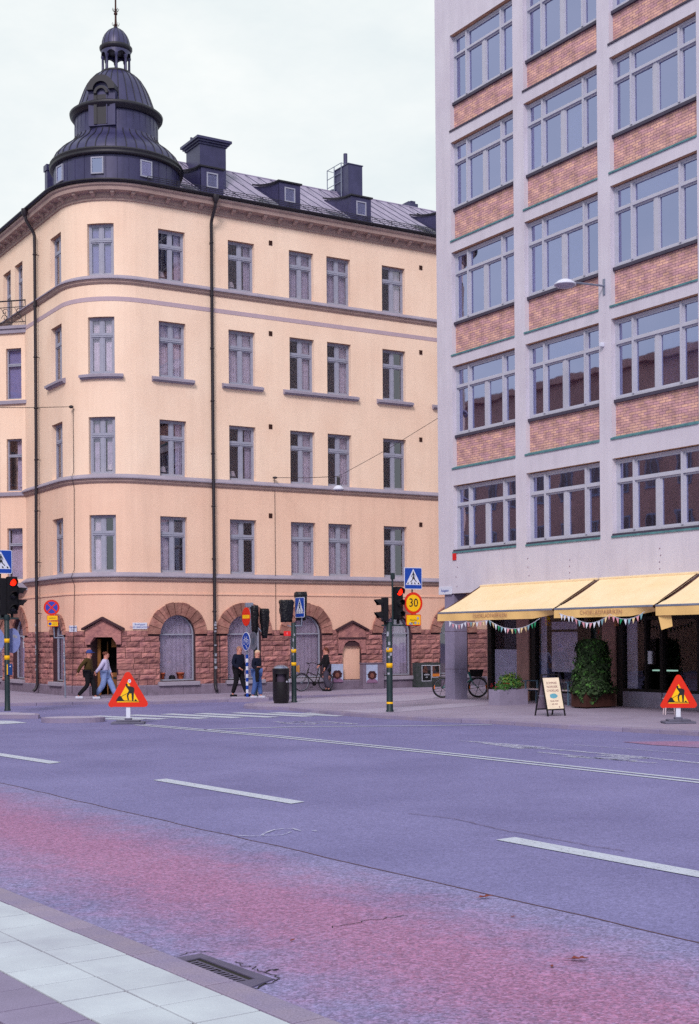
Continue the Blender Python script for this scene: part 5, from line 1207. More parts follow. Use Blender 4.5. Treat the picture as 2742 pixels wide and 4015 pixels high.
# pole 2: bagged signals
B2 = G(1154, 2754, .1); Y2 = B2.y; t = thing('signal_pole', 'banded signal pole beside the litter bin, its heads wrapped in black bags', 'signal pole', B2, 'banded signal poles at the crossing')
banded_pole(t, B2, zy(1148, 2441, Y2), .082, [(zy(1150, b, Y2), zy(1150, a, Y2)) for a, b in ((2545, 2559), (2597, 2610), (2727, 2741))])
def bag(t, c, w, d, h, taper, seed, n=(1, 0, 0)):
    g = M(); rr = random.Random(seed); K, J = 18, 9; vs = []; f = facing(c, n)
    for j in range(J+1):
        u = j/J; s = (1-taper*(u**1.6))*(1 if j else .92)
        for k in range(K):
            a = 2*pi*k/K; e_ = (abs(cos(a))**4+abs(sin(a))**4)**-.25; q = 1+rr.uniform(-.09, .09)
            vs.append(f(cos(a)*e_*w/2*s*q, sin(a)*e_*d/2*s*q, h*(1-u)+rr.uniform(-.015, .015)))
    fs = [(j*K+k, j*K+(k+1) % K, (j+1)*K+(k+1) % K, (j+1)*K+k) for j in range(J) for k in range(K)]+[tuple(range(K))[::-1], tuple(range(J*K, J*K+K))]
    g.add(vs, fs, 0, True); return g.build('bagged_signal_head', 'bag', t)
zb_ = zy(1124, 2439, Y2); c = AT(1124, 2439, Y2); bag(t, c, .44, .36, 87*Y2/5314, .22, 3, (.5, -.85, 0))
c = AT(1180, 2432, Y2+.45); bag(t, c, .36, .36, 112*Y2/5314, .25, 5, (.5, -.85, 0))
g = M(); f2 = Fr(Vector((B2.x, B2.y, zy(1150, 2454, Y2))), EX, -EY); g.tube([f2(0, .02, 0), f2(.27, .1, 0), f2(.27, .1, .4)], .022, 8); g.tube([f2(-.02, 0, -.05), f2(-.2, .02, .02)], .02, 6); g.tube([f2(.02, 0, 0), f2(.22, -.45, .02), f2(.22, -.45, .2)], .022, 6); g.tube([f2(0, 0, -.2), f2(0, 0, .1)], .05, 8); g.build('bracket', 'galv', t)
h_ = 79*Y2/5314; c = AT(1177, 2381.5, Y2-.12); crossing_sign(t, facing(c, (-.87, -.49, 0)), h_*.98, h_)
g = M(); c = AT(1127, 2484, Y2-.1); f = facing(c, (-.2, -1, 0)); g.cbx(f, -.115, .115, 0, .01, -.08, .08, .003, 0); g.text(f, '1', .1, b=.013, mi=1, depth=.0006); g.build('number_plate', ['red_plate', 'sign_white'], t)
g = M(); c = AT(1172, 2622, Y2-.02); f = facing(c, (0, -1, 0)); g.cbx(f, -.028, .028, -.04, .04, -.12, .12, .008); g.bx(f, -.1, 0, -.03, .0, -.1, .1); g.build('push_button', mat('ochre', C('#b07a3c'), .6), t)
g = M(); rr = random.Random(19)
for k in range(5): z = rr.uniform(1.5, 2.6); g.cbx(facing(Vector((B2.x, B2.y, z)), (rr.uniform(-.6, .6), -1, 0)), -.02, .02, .077, .086, 0, rr.uniform(.05, .1), .002)
g.build('sticker', 'sticker', t)
# pole 1: left edge
B1 = G(30, 2787, .1); Y1 = B1.y; t = thing('signal_pole', 'leftmost dark banded signal pole, red light lit, with a blue push button box', 'signal pole', B1, 'banded signal poles at the crossing')
banded_pole(t, B1, zy(27, 2409, Y1), .078, [(zy(30, b, Y1), zy(30, a, Y1)) for a, b in ((2504, 2520), (2570, 2587), (2757, 2775))])
g = M(); f1 = Fr(Vector((B1.x, B1.y, zy(28, 2425, Y1))), EX, -EY); g.tube([f1(-.5, .0, 0), f1(.35, 0, 0)], .028, 8); g.tube([f1(-.18, 0, 0), f1(-.18, 0, 1.9)], .024, 8); g.lathe(f1(0, 0, -.05), [(.085, 0), (.1, .05), (.085, .16)], 12); g.build('bracket', 'pole_green', t)
y0, y1 = zy(54, 2410, Y1), zy(54, 2258, Y1); c = AT(52, 2410, Y1-.05); signal(t, facing(c, (.55, -.83, 0)), 3, y1-y0, .30, .2, lit=0, vis=.22)
c = AT(74, 2390, Y1+.2); signal(t, facing(c, (.97, .25, 0)), 2, .72, .24, .16, vis=.26)
c = AT(0, 2416, Y1); signal(t, facing(c, (-.9, -.4, 0)), 3, 1.14, .28, .2)
h_ = 93*Y1/5314; crossing_sign(t, facing(AT(3, 2202.5, Y1-.1), (.50, -.86, 0)), h_*.97, h_)
for px_ in (50, -11):
    g = M(); f = facing(AT(px_, 2512, Y1+.25), (-.62, -.78, 0)); r = 49*Y1/5314; g.plate(f, circle(36, r), 0, .014, 0)
    for a, c_ in ((.08, .14), (.14, .12), (.2, .11)) if px_ > 0 else ((.1, .0), (.2, -.25)): g.plate(f, rrect(.09, .08, .02, a, c_), .014, .017, 1)
    g.bx(f, -.03, .03, -.25, 0, -.03, .03, 2); g.build('round_sign', ['sign_back', 'sticker', 'pole_green'], t)
g = M(); c = AT(41, 2625, Y1-.08); f = facing(c, (.25, -1, 0)); g.cbx(f, -.065, .065, -.08, .05, -.165, .165, .015, 0); g.bx(f, -.10, -.07, -.06, .02, -.15, .15, 1); g.lathe(f(0, .05, .09), [(.02, 0), (.015, .01), (0, .012)], 10, 2, axis=f.y); g.build('push_button', [mat('box_blue', C('#0d3a78'), .5), 'yellow', 'sign_white'], t)
# pole 3: striped refuge post
B3 = G(970.5, 2733, .12); Y3 = B3.y; t = thing('sign_post', 'blue and white striped post with red no entry disc and blue cycle disc', 'sign post', B3)
g = M(); zt = zy(969, 2567, Y3); n = 11; hh = (zt-.12)/n
for k in range(n): g.lathe(Vector((B3.x, B3.y, .12+hh*k)), [(.048, 0), (.048, hh)], 14, k % 2)
g.build('striped_sleeve', ['sign_blue', 'sign_white'], t, recalc=False)
g = M(); g.tube([B3, Vector((B3.x, B3.y, zy(968, 2366, Y3)))], .03, 10); g.build('pole', 'galv', t)
f = facing(AT(966.5, 2418, Y3-.06), (-.87, -.50, 0)); r = 36.7*Y3/5314; g = M(); g.plate(f, circle(40, r), 0, .014, 0); decal(g, f, [(-r*.86, -r*.19), (r*.86, -r*.19), (r*.86, r*.19), (-r*.86, r*.19)], 1, 1); g.build('no_entry_sign', ['sign_red', 'sign_yellow'], t, recalc=False)
f = facing(AT(966.3, 2515, Y3-.06), (-.87, -.50, 0)); g = M(); g.plate(f, circle(40, r), 0, .014, 0); decal(g, f, circle(40, r*.94), 1, 1)
def bikeglyph(g, f, s, cx, cz, lv, mi):
    w = .055*s; wl, wr = (cx-.48*s, cz-.1*s), (cx+.48*s, cz-.1*s); ring(g, f, wl, .25*s, .31*s, lv, mi); ring(g, f, wr, .25*s, .31*s, lv, mi)
    P = lambda *q: [(cx+a*s, cz+b*s) for a, b in q]
    for q in (P((-.48, -.1), (-.26, .32), (-.34, .46), (-.2, .5)), P((-.28, .28), (.22, .28)), P((-.26, .24), (.02, -.12), (.48, -.1)), P((.48, -.1), (.2, .26), (.02, -.12)), P((.24, .26), (.22, .46)), P((.12, .47), (.34, .47))): strokes(g, f, q, w, lv, mi)
bikeglyph(g, f, r*.92, 0, r*.05, 2, 0); strokes(g, f, [(-.02, -r*.38), (.08, -r*.72)], .03, 2, 0); decal(g, f, [(.05, -r*.62), (.115, -r*.66), (.10, -r*.82)], 2, 0)
g.build('cycle_sign', ['sign_white', 'sign_blue'], t, recalc=False)
B3b = G(1004, 2731, .1); B3b = AT(1003, 2732, Y3+.95); B3b.z = .1; Y3b = B3b.y
t = thing('signal_pole', 'signal pole behind the striped post, heads bagged in black, grey back of a round sign', 'signal pole', B3b, 'banded signal poles at the crossing')
banded_pole(t, B3b, zy(1000, 2440, Y3b), .07, [(zy(1003, 2717, Y3b), zy(1003, 2706, Y3b)), (zy(1003, 2610, Y3b), zy(1003, 2598, Y3b))])
bag(t, AT(1038, 2502, Y3b), .34, .30, 115*Y3b/5314, .55, 8, (.6, -.8, 0)); bag(t, AT(1000, 2480, Y3b-.02), .27, .24, 106*Y3b/5314, .3, 9, (.6, -.8, 0))
g = M(); f = facing(AT(993, 2513, Y3b-.12), (.87, .5, 0)); g.plate(f, circle(32, r), 0, .014, 0); g.bx(f, -.04, .04, -.05, 0, -.1, .1, 0); g.build('round_sign', 'galv', t)
g = M(); f = facing(AT(977, 2372, Y3b), (.3, -1, 0)); g.cbx(f, -.14, .14, -.1, .1, -.08, .08, .02); g.tube([f(.05, 0, -.9), f(.05, 0, 0)], .025, 8); g.tube([AT(1003, 2450, Y3b), AT(1038, 2492, Y3b)], .025, 6); g.build('bracket', 'galv', t)
# no stopping sign
BN = G(257, 2736, .1); YN = BN.y; t = thing('sign_post', 'grey post by the corner wall holding the round blue and red no stopping sign', 'sign post', BN)
g = M(); g.tube([BN, AT(251, 2498, YN)], .032, 8); g.tube([AT(251, 2501, YN), AT(214, 2501, YN-.05)], .022, 8); g.tube([AT(214, 2502, YN-.05), AT(207, 2370, YN-.1)], .024, 8); g.build('pole', 'galv', t)
g = M(); rr = random.Random(2)
for k in range(8):
    z = rr.uniform(.8, 1.9); c = BN.lerp(AT(251, 2498, YN), (z-.1)/2.0); g.cbx(facing(c, (rr.uniform(-.4, .4), -1, 0)), -.025, .025, .026, .038, 0, rr.uniform(.04, .1), .002)
g.build('sticker', 'sticker', t)
f = facing(AT(203, 2382, YN-.14), (.25, -1, 0)); r = 30.5*YN/5314; g = M(); g.plate(f, circle(36, r), 0, .014, 0); decal(g, f, circle(36, r*.76), 1, 1)
for a in (pi/4, 3*pi/4): strokes(g, f, [(-r*.8*cos(a), -r*.8*sin(a)), (r*.8*cos(a), r*.8*sin(a))], r*.17, 2+(a > 1), 0)
g.build('no_stopping_sign', ['sign_red', mat('blue_disc', C('#3546b4'), .5)], t, recalc=False)
for (x, y, w_, h_, tx) in ((206, 2423, .39, .19, 'Gäller'), (208, 2446, .38, .19, 'P')):
    f = facing(AT(x, y, YN-.14), (.25, -1, 0)); g = M(); g.plate(f, rrect(w_, h_, .015), 0, .012, 0); decal(g, f, rrect(w_-.03, h_-.03, .01), 1, 1)
    if tx == 'P':
        decal(g, f, circle(16, .055, -.1, 0), 2, 2)
        for z_ in (.03, -.03): g.text(Fr(f(.06, 0, z_), f.x, f.y), 'tid 8-18', .045, b=.017, mi=3, depth=.0005)
    else: g.text(f, 'Lastzon', .08, b=.017, mi=3, depth=.0005)
    g.build('sub_plate', ['sign_red', 'sign_yellow', 'blue_disc', 'black'], t, recalc=False)
# warning triangles
def roadwork(base, k, lab, sticker=False, nd=(.05, -1, 0)):
    t = thing('roadwork_sign', lab, 'warning sign', base, 'portable roadwork signs'); f0 = facing(base, nd)
    g = M(); g.cbx(f0, -.42*k, .42*k, -.22, .22, 0, .055, .02); g.cbx(f0, -.30*k, .30*k, -.15, .15, .055, .10, .02); g.cbx(f0, -.09, .09, -.08, .08, .10, .15, .015); g.build('foot', mat('rubber', C('#6c6a80'), .85, var=.2), t)
    zc = .43 if sticker else .36
    g = M(); g.cbx(f0, -.055, .055, -.02, .02, .1, zc+.5, .008); g.build('post', 'sign_white', t)
    f = Fr(f0(0, .03, 0), f0.x, f0.y); W_, H_ = k, k*.9; R = .085*k
    def tri(s, dz=0):
        P = [(-W_/2+R, R), (W_/2-R, R), (0, H_-R*1.05)]; out_ = []; cz = H_*.36
        for (x, z), a0 in zip(P, (pi*7/6-.52, -pi/2, pi/6)):
            for q in range(7):
                a = a0+(2*pi/3)*q/6; out_.append((x+R*cos(a), z+R*sin(a)))
        return [(x*s, zc+cz+(z-cz)*s) for x, z in out_]
    def tri_s(ins):
        P = [(-W_/2+ins*1.75, ins), (W_/2-ins*1.75, ins), (0, H_-ins*2.05)]; return [(x, zc+z) for x, z in P]
    T = tri(1.0); c_ = (sum(p[0] for p in T)/len(T), sum(p[1] for p in T)/len(T)); T = sorted(T, key=lambda p: atan2(p[1]-c_[1], p[0]-c_[0]))
    g = M(); g.plate(f, T, 0, .012, 0); decal(g, f, tri_s(.125*k), 1, 1)
    def m_(x, y): return ((x-1045)/730*k, zc+(1975-y)/730*k)
    body = [(1008, 1592), (1030, 1578), (1060, 1584), (1100, 1590), (1145, 1612), (1165, 1655), (1156, 1692), (1152, 1780), (1146, 1858), (1118, 1858), (1114, 1780), (1108, 1722), (1072, 1722), (1052, 1765), (1062, 1830), (1072, 1846), (1040, 1848), (1022, 1760), (1040, 1705), (1062, 1672), (1045, 1640), (1028, 1618)]
    decal(g, f, [m_(*p) for p in body], 2, 2); decal(g, f, [m_(1022+22*cos(a), 1562+24*sin(a)) for a in [2*pi*i/10 for i in range(10)]], 2, 2)
    strokes(g, f, [m_(1130, 1600), m_(1158, 1640), m_(1095, 1700), m_(1060, 1700)], .026*k, 3, 2); strokes(g, f, [m_(1110, 1690), m_(1010, 1730), m_(920, 1778)], .012*k, 2, 2)
    decal(g, f, [m_(*p) for p in ((820, 1862), (845, 1815), (872, 1775), (900, 1762), (925, 1778), (950, 1825), (975, 1850), (1040, 1852), (1270, 1868), (1270, 1874), (1040, 1866))], 2, 2)
    decal(g, f, [m_(*p) for p in ((1160, 1866), (1172, 1838), (1186, 1828), (1200, 1840), (1222, 1868))], 2, 2)
    if sticker: decal(g, f, [m_(1075+30*cos(a), 1492+36*sin(a)) for a in [2*pi*i/8+.3 for i in range(8)]], 2, 3); decal(g, f, [m_(1075+16*cos(a), 1486+14*sin(a)) for a in [2*pi*i/8 for i in range(8)]], 3, 4)
    g.build('triangle_plate', ['sign_red', 'sign_yellow', 'black', 'sign_white', 'sticker'], t, recalc=False)
roadwork(G(504, 2838, 0), 1.01, 'roadwork warning triangle with a round sticker, standing on the road by the round island', True)
roadwork(G(2660, 2836, .1), .87, 'roadwork warning triangle on the pavement edge at the far right before the shop', False)
# litter bin
bb = G(1103, 2757, .1); t = thing('litter_bin', 'black cylindrical litter bin with a steel dome lid beside the bagged signal pole', 'litter bin', bb); r = .27; Yb = bb.y; hb = zy(1103, 2621, Yb)-.1
g = M(); g.lathe(bb, [(r*.86, 0), (r*.88, .06), (r*.97, .1), (r*.99, hb-.42)], 28, 0, caps=True)
g.lathe(bb, [(r*.99, hb-.42), (r, hb-.16)], 28, 0, a0=-pi/2+.62, a1=1.5*pi-.62, ref=EX); g.lathe(bb, [(r, hb-.17), (r*1.01, hb-.03), (r*1.03, hb-.02), (r*1.03, hb), (r*.9, hb+.01)], 28); g.lathe(bb, [(r*.6, hb-.5), (r*.6, hb-.1)], 20, 1)
g.build('body', ['black', mat('liner', C('#4a3f52'), .8)], t, recalc=False)
g = M(); g.lathe(bb, [(r*.92, hb+.01), (r*.8, hb+.06), (r*.4, hb+.11), (0, hb+.12)], 24); g.build('lid', mat('steel', C('#9a9fb8'), .25, metal=.8), t, recalc=False)
g = M(); f = facing(bb, (.35, -1, 0)); g.lathe(f(.12, r*.98, hb*.62), [(.035, 0), (.03, .015), (0, .02)], 12, axis=f.y); g.cbx(f, .18, .23, r*.85, r*.92, hb*.6, hb*.7, .005); g.build('sticker', 'sticker', t)
# ------------------------------------------------------------------ bicycles
def bicycle(base, d, lab, R=.345, tyre=.022, frame='black', wheelc='galv', basket=False, sporty=False, mags=False, wb=1.08):
    """d: direction it points"""
    d = Vector(d).normalized(); t = thing('bicycle', lab, 'bicycle', base); f = Fr(base, d, Vector((d.y, -d.x, 0)))
    for c, nm in ((-wb/2, 0), (wb/2, 1)):
        o = f(c, 0, R); g = M(); g.tube([f(c+(R-tyre)*cos(a), 0, R+(R-tyre)*sin(a)) for a in [2*pi*k/36 for k in range(36)]], tyre, 8, 0, closed=True)
        w = g.build('wheel', 'black', t); g = M(); g.tube([f(c+(R-tyre*2.1)*cos(a), 0, R+(R-tyre*2.1)*sin(a)) for a in [2*pi*k/36 for k in range(36)]], .009, 6, 0, closed=True); g.build('rim', wheelc, w)
        g = M(); n = 6 if mags else 20
        for k in range(n): a = 2*pi*k/n+.2; g.tube([f(c, .03*(1 if k % 2 else -1)*(not mags), R), f(c+(R-tyre*2)*cos(a), 0, R+(R-tyre*2)*sin(a))], .011 if mags else .0022, 4)
        g.tube([f(c, -.05, R), f(c, .05, R)], .03 if nm else .04, 10); g.build('spokes', 'black' if mags else wheelc, w)
        if mags:
            g = M()
            for a in (pi*.02, pi*.98): P = [f(c+(R-.075)*cos(a+u), .03, R+(R-.075)*sin(a+u)) for u in (-.22, 0, .22)]; g.tube(P, .017, 5)
            g.build('reflector', mat('orange', C('#f08030'), .5, emit=None), w)
    BBx, BBz = -.05, R-.06; ST = (-.22, R+.50); HT = (wb/2-.30, R+.50); HB_ = (wb/2-.22, R+.28)
    g = M(); tr = .028 if sporty else .021
    A = lambda p: f(p[0], 0, p[1])
    g.tube([A((BBx, BBz)), A(HB_)], tr, 8); g.tube([A((BBx, BBz)), A(ST)], tr*.9, 8)
    if not sporty: g.tube([A((BBx-.06, BBz+.32)), A(((HB_[0]+HT[0])/2, (HB_[1]+HT[1])/2+.02))], tr*.9, 8)
    g.tube([A((HT[0]-.02, HT[1]+.03)), A(HB_)], tr*1.3, 8)
    for sg in (-1, 1):
        g.tube([f(BBx, .02*sg, BBz), f(-wb/2, .055*sg, R)], .01, 6); g.tube([f(ST[0]+.05, .015*sg, ST[1]-.12), f(-wb/2, .055*sg, R)], .009, 6); g.tube([f(HB_[0], .03*sg, HB_[1]), f(HB_[0]+.06, .05*sg, R+.12), f(wb/2, .055*sg, R)], .012, 6)
    g.build('frame', frame, t)
    g = M(); g.tube([A(ST), A((ST[0]-.05, ST[1]+.14))], .013, 6); c = f(ST[0]-.07, 0, ST[1]+.17)
    g.add([c+f.x*a+f.y*b+f.z*z for a, b, z in ((-.13, -.08, 0), (-.13, .08, 0), (.0, .05, .0), (.15, .015, .0), (.15, -.015, .0), (0, -.05, 0), (-.13, -.08, .05), (-.13, .08, .05), (0, .05, .04), (.15, .015, .035), (.15, -.015, .035), (0, -.05, .04))], [(0, 1, 2, 3, 4, 5), (6, 7, 8, 9, 10, 11)]+[(i, (i+1) % 6, 6+(i+1) % 6, 6+i) for i in range(6)]); g.build('saddle', 'black', t)
    g = M(); hz = HT[1]+.22; g.tube([A((HT[0]-.02, HT[1]+.02)), A((HT[0]-.06, hz-.04)), A((HT[0]-.02, hz))], .013, 6)
    for sg in (-1, 1): g.tube([f(HT[0]-.02, 0, hz), f(HT[0]-.0, .12*sg, hz+.03), f(HT[0]-.08, .26*sg, hz+.05), f(HT[0]-.22, .27*sg, hz+.0)], .013, 6)
    g.build('handlebar', 'black', t)
    g = M(); f3 = f; g.tube([f(BBx, -.07, BBz), f(BBx, .07, BBz)], .02, 8); g.tube([f(BBx, .07, BBz), f(BBx+.1, .08, BBz-.13)], .01, 5); g.tube([f(BBx, -.07, BBz), f(BBx-.1, -.08, BBz+.13)], .01, 5); g.bx(f, BBx+.06, BBx+.15, .06, .16, BBz-.15, BBz-.13); g.bx(f, BBx-.15, BBx-.06, -.16, -.06, BBz+.13, BBz+.15); g.lathe(f(BBx, .045, BBz), [(.09, 0), (.09, .006)], 20, axis=f.y, caps=True); g.build('crankset', 'black', t)
    g = M()
    for c in (-wb/2, wb/2): g.tube([f(c+(R+.02)*cos(a), 0, R+(R+.02)*sin(a)) for a in [(.25+.62*k/10)*pi+(.12 if c < 0 else -.1) for k in range(11)]], .012, 5)
    g.build('mudguard', 'black', t)
    if not basket:
        g = M(); g.bx(f, -wb/2-.22, -wb/2+.16, -.05, .05, 2*R+.06, 2*R+.075); g.tube([f(-wb/2-.1, .05, 2*R+.06), f(-wb/2, .06, R)], .006, 4); g.tube([f(-wb/2-.1, -.05, 2*R+.06), f(-wb/2, -.06, R)], .006, 4); g.build('rack', 'black', t)
    else:
        g = M(); x0 = HT[0]+.05
        g.add([f(a, b, z) for a, b, z in ((x0, -.14, 2*R+.02), (x0+.38, -.14, 2*R+.02), (x0+.38, .14, 2*R+.02), (x0, .14, 2*R+.02), (x0-.02, -.17, 2*R+.24), (x0+.43, -.17, 2*R+.24), (x0+.43, .17, 2*R+.24), (x0-.02, .17, 2*R+.24))], [(0, 1, 2, 3), (0, 1, 5, 4), (1, 2, 6, 5), (2, 3, 7, 6), (3, 0, 4, 7)])
        for k in range(9): a = x0+.02+k*.045; g.tube([f(a, .18, 2*R+.02), f(a, .185, 2*R+.25)], .006, 4)
        g.tube([f(a, b, 2*R+.245) for a, b in ((x0-.02, -.17), (x0+.43, -.17), (x0+.43, .17), (x0-.02, .17))], .012, 5, closed=True); g.build('basket', 'matt_black', t, recalc=False)
    return t, f
mat('teal', C('#1f7a78'), .4, spec=.5)
c1 = G(1738, 2738, .1); c2 = G(1877, 2736.5, .1); c1.y = c2.y = (c1.y+c2.y)/2+.25
mid = (c1+c2)/2; bicycle(Vector((mid.x, mid.y, .1)), EX, 'green hire bicycle with thick tyres and black front basket parked behind the column', R=.352, tyre=.03, frame='teal', basket=True, sporty=True, mags=True, wb=(c2-c1).length)
sb = (S_of(1184, 2640, .75)+S_of(1277, 2640, .75))/2; wbp = Wp(sb, .75, .1)
bicycle(wbp, -DLv, 'old black roadster bicycle with rear rack held against the stone wall', R=.35, tyre=.02, wb=1.10)
# ------------------------------------------------------------------ people
def skin(name, P, E, m, parent, root=0, sub=1):
    me = bpy.data.meshes.new(name); me.from_pydata([p for p, r in P], E, []); ob = bpy.data.objects.new(name, me); COL.objects.link(ob)
    bm = bmesh.new(); bm.from_mesh(me); L = bm.verts.layers.skin.verify(); bm.verts.ensure_lookup_table()
    for v, (p, r) in zip(bm.verts, P):
        v[L].radius = r if isinstance(r, tuple) else (r, r); v[L].use_root = False
    bm.verts[root][L].use_root = True; bm.to_mesh(me); bm.free()
    md = ob.modifiers.new('s', 'SKIN'); md.use_smooth_shade = True; md.branch_smoothing = .3; sb_ = ob.modifiers.new('u', 'SUBSURF'); sb_.levels = sb_.render_levels = sub
    dg = bpy.context.evaluated_depsgraph_get(); dg.update(); new = bpy.data.meshes.new_from_object(ob.evaluated_get(dg)); bpy.data.objects.remove(ob)
    new.name = name; O = ORG[parent.name]
    for v in new.vertices: v.co -= O
    new.materials.clear(); new.materials.append(MATS[m] if isinstance(m, str) else m)
    for p in new.polygons: p.use_smooth = True
    o = bpy.data.objects.new(name, new); COL.objects.link(o); o.parent = parent; ORG[o.name] = O; return o
mat('skin', C('#c98b7c'), .6, var=.05)
def person(base, fwd, hgt, pose, lab, top, legs, hair, shoes, hairc, extra=None, flare=1.0, coat=0, slim=1.0):
    fwd = Vector(fwd).normalized(); t = thing('person', lab, 'person', base); k = hgt/1.75; f0 = Fr(base, fwd, Vector((-fwd.y, fwd.x, 0)))
    f = lambda p: f0(p[0]*k, p[1]*k, p[2]*k)
    J = dict(pel=(0, 0, .95), sp=(.01, 0, 1.12), ch=(.02, 0, 1.30), nk=(.03, 0, 1.47), hd=(.05, 0, 1.60), ht=(.04, 0, 1.68), hl=(0, .09, .93), hr=(0, -.09, .93), sl=(.01, .17, 1.40), sr=(.01, -.17, 1.40),
             kl=(.05, .1, .5), kr=(.05, -.1, .5), al=(0, .1, .08), ar=(0, -.1, .08), el=(-.03, .24, 1.12), er=(-.03, -.24, 1.12), wl=(.05, .24, .88), wr=(.05, -.24, .88)); J.update(pose); J.pop('look', None)
    def toe(a): return (a[0]+.15, a[1]*1.1, max(.03, a[2]-.05))
    names = list(J); P = [(f(J[n]), r*k) for n, r in ((n, dict(pel=.105, sp=.10, ch=.115, nk=.062, hd=.112, ht=.095, hl=.075, hr=.075, sl=.05, sr=.05, kl=.05, kr=.05, al=.035, ar=.035, el=.036, er=.036, wl=.024, wr=.024)[n]) for n in names)]
    ix = {n: i for i, n in enumerate(names)}; E = [(ix[a], ix[b]) for a, b in (('pel', 'sp'), ('sp', 'ch'), ('ch', 'nk'), ('nk', 'hd'), ('hd', 'ht'), ('pel', 'hl'), ('pel', 'hr'), ('hl', 'kl'), ('hr', 'kr'), ('kl', 'al'), ('kr', 'ar'), ('ch', 'sl'), ('ch', 'sr'), ('sl', 'el'), ('sr', 'er'), ('el', 'wl'), ('er', 'wr'))]
    for s_, a_ in (('l', 'al'), ('r', 'ar')): P.append((f(toe(J[a_])), .03*k)); E.append((ix[a_], len(P)-1))
    for w_, e_, sg in (('wl', 'el', 1), ('wr', 'er', -1)):
        w, e2 = Vector(J[w_]), Vector(J[e_]); d = (w-e2).normalized(); sd_ = Vector((1, 0, 0))-d*d.x; sd_ = sd_.normalized(); pm = w+d*.07; P.append((f(pm), (.03*k, .016*k))); pi_ = len(P)-1; E.append((ix[w_], pi_))
        for q, ln in ((-.026, .062), (-.009, .074), (.009, .07), (.026, .055)):
            m_ = pm+sd_*q+d*.035; e3 = m_+d*ln*.55-Vector((0, sg*.012, 0)); P.append((f(m_), .0085*k)); P.append((f(e3), .007*k)); E += [(pi_, len(P)-2), (len(P)-2, len(P)-1)]
        P.append((f(w+d*.055+sd_*.045), .009*k)); E.append((ix[w_], len(P)-1))
    body = skin('body', P, E, 'skin', t)
    fa = Vector((1, 0, 0)); hd = Vector(J['hd'])
    if 'look' in pose: fa = Vector(pose['look']).normalized()
    sd2 = Vector((-fa.y, fa.x, 0)); hf = Fr(f(hd), f0.x*sd2.x+f0.y*sd2.y, f0.x*fa.x+f0.y*fa.y)
    g = M()
    for sg in (-1, 1): g.ball(hf(sg*.032*k, .082*k, .02*k), (.011*k, .008*k, .007*k), 8, 1); g.ball(hf(sg*.088*k, .0, .0), (.012*k, .025*k, .033*k), 8, 0)
    g.ball(hf(0, .092*k, -.008*k), (.013*k, .022*k, .026*k), 8, 0); g.ball(hf(0, .083*k, -.045*k), (.024*k, .01*k, .007*k), 8, 2); g.ball(hf(0, .062*k, -.075*k), (.032*k, .03*k, .025*k), 8, 0)
    g.build('face', ['skin', 'black', mat('lips', C('#a0504c'), .6)], body)
    # clothes
    A = lambda n, r: (f(J[n]), r*k); tp = [A('pel', .155*slim), A('sp', .16*slim), A('ch', .175*slim), (f((J['nk'][0]-.01, 0, J['nk'][2]-.05)), .075*k), A('sl', .095), A('sr', .095), A('el', .072), A('er', .072), A('wl', .052), A('wr', .052)]
    te = [(0, 1), (1, 2), (2, 3), (2, 4), (2, 5), (4, 6), (5, 7), (6, 8), (7, 9)]
    pl = J['pel']; tp += [(f((pl[0], .07, pl[2]-.06-coat)), (.14*slim*k)), (f((pl[0], -.07, pl[2]-.06-coat)), .14*slim*k)]; te += [(0, 10), (0, 11)]
    skin('jacket' if coat >= 0 and top != 'white_cloth' else 'top', tp, te, top, t, root=0)
    lp_ = [A('pel', .15), A('hl', .125), A('hr', .125), A('kl', .088*flare), A('kr', .088*flare), (f((J['al'][0], J['al'][1], J['al'][2]+.03)), .07*flare*k), (f((J['ar'][0], J['ar'][1], J['ar'][2]+.03)), .07*flare*k)]
    skin('trousers', lp_, [(0, 1), (0, 2), (1, 3), (2, 4), (3, 5), (4, 6)], legs, t)
    for a_ in ('al', 'ar'):
        a = J[a_]; g = M(); tt = toe(a); fs_ = Fr(f((a[0], a[1], 0)), f0.x, f0.y, EZ); dz = (max(0, a[2]-.08))*k
        g.cbx(Fr(f((a[0], a[1], 0))+EZ*dz, f0.x, f0.y), -.09*k, .19*k, -.045*k, .045*k, 0.0, .085*k, .03*k); g.build('shoe', shoes, t)
    g = M()
    if hair == 'cap':
        g.lathe(hf.o+EZ*.03*k, [(.112*k, -.01), (.112*k, .03*k), (.098*k, .075*k), (.06*k, .105*k), (0, .115*k)], 18, 0); g.bx(hf, -.07*k, .07*k, .08*k, .185*k, .035*k, .05*k); g.build('cap', hairc, body, recalc=False)
        g = M(); g.ball(hf(0, -.03*k, -.02*k), (.088*k, .075*k, .06*k), 12); g.build('hair', mat('hair_dark', C('#3a2620'), .8), body)
    elif hair == 'bun': g.ball(hf(0, -.025*k, .035*k), (.095*k, .105*k, .09*k), 14); g.ball(hf(0, -.10*k, .06*k), (.05*k, .05*k, .05*k), 10); g.build('hair', hairc, body)
    elif hair == 'long': g.ball(hf(0, -.025*k, .03*k), (.102*k, .108*k, .098*k), 14); g.ball(hf(0, -.075*k, -.07*k), (.08*k, .05*k, .11*k), 12); g.build('hair', hairc, body)
    elif hair == 'bob': g.ball(hf(0, -.022*k, .035*k), (.102*k, .11*k, .095*k), 14); g.ball(hf(0, -.065*k, -.035*k), (.09*k, .06*k, .08*k), 12); g.build('hair', hairc, body)
    else: g.ball(hf(0, -.02*k, .03*k), (.094*k, .10*k, .088*k), 14); g.build('hair', hairc, body)
    if extra: extra(t, f, f0, k)
    return t
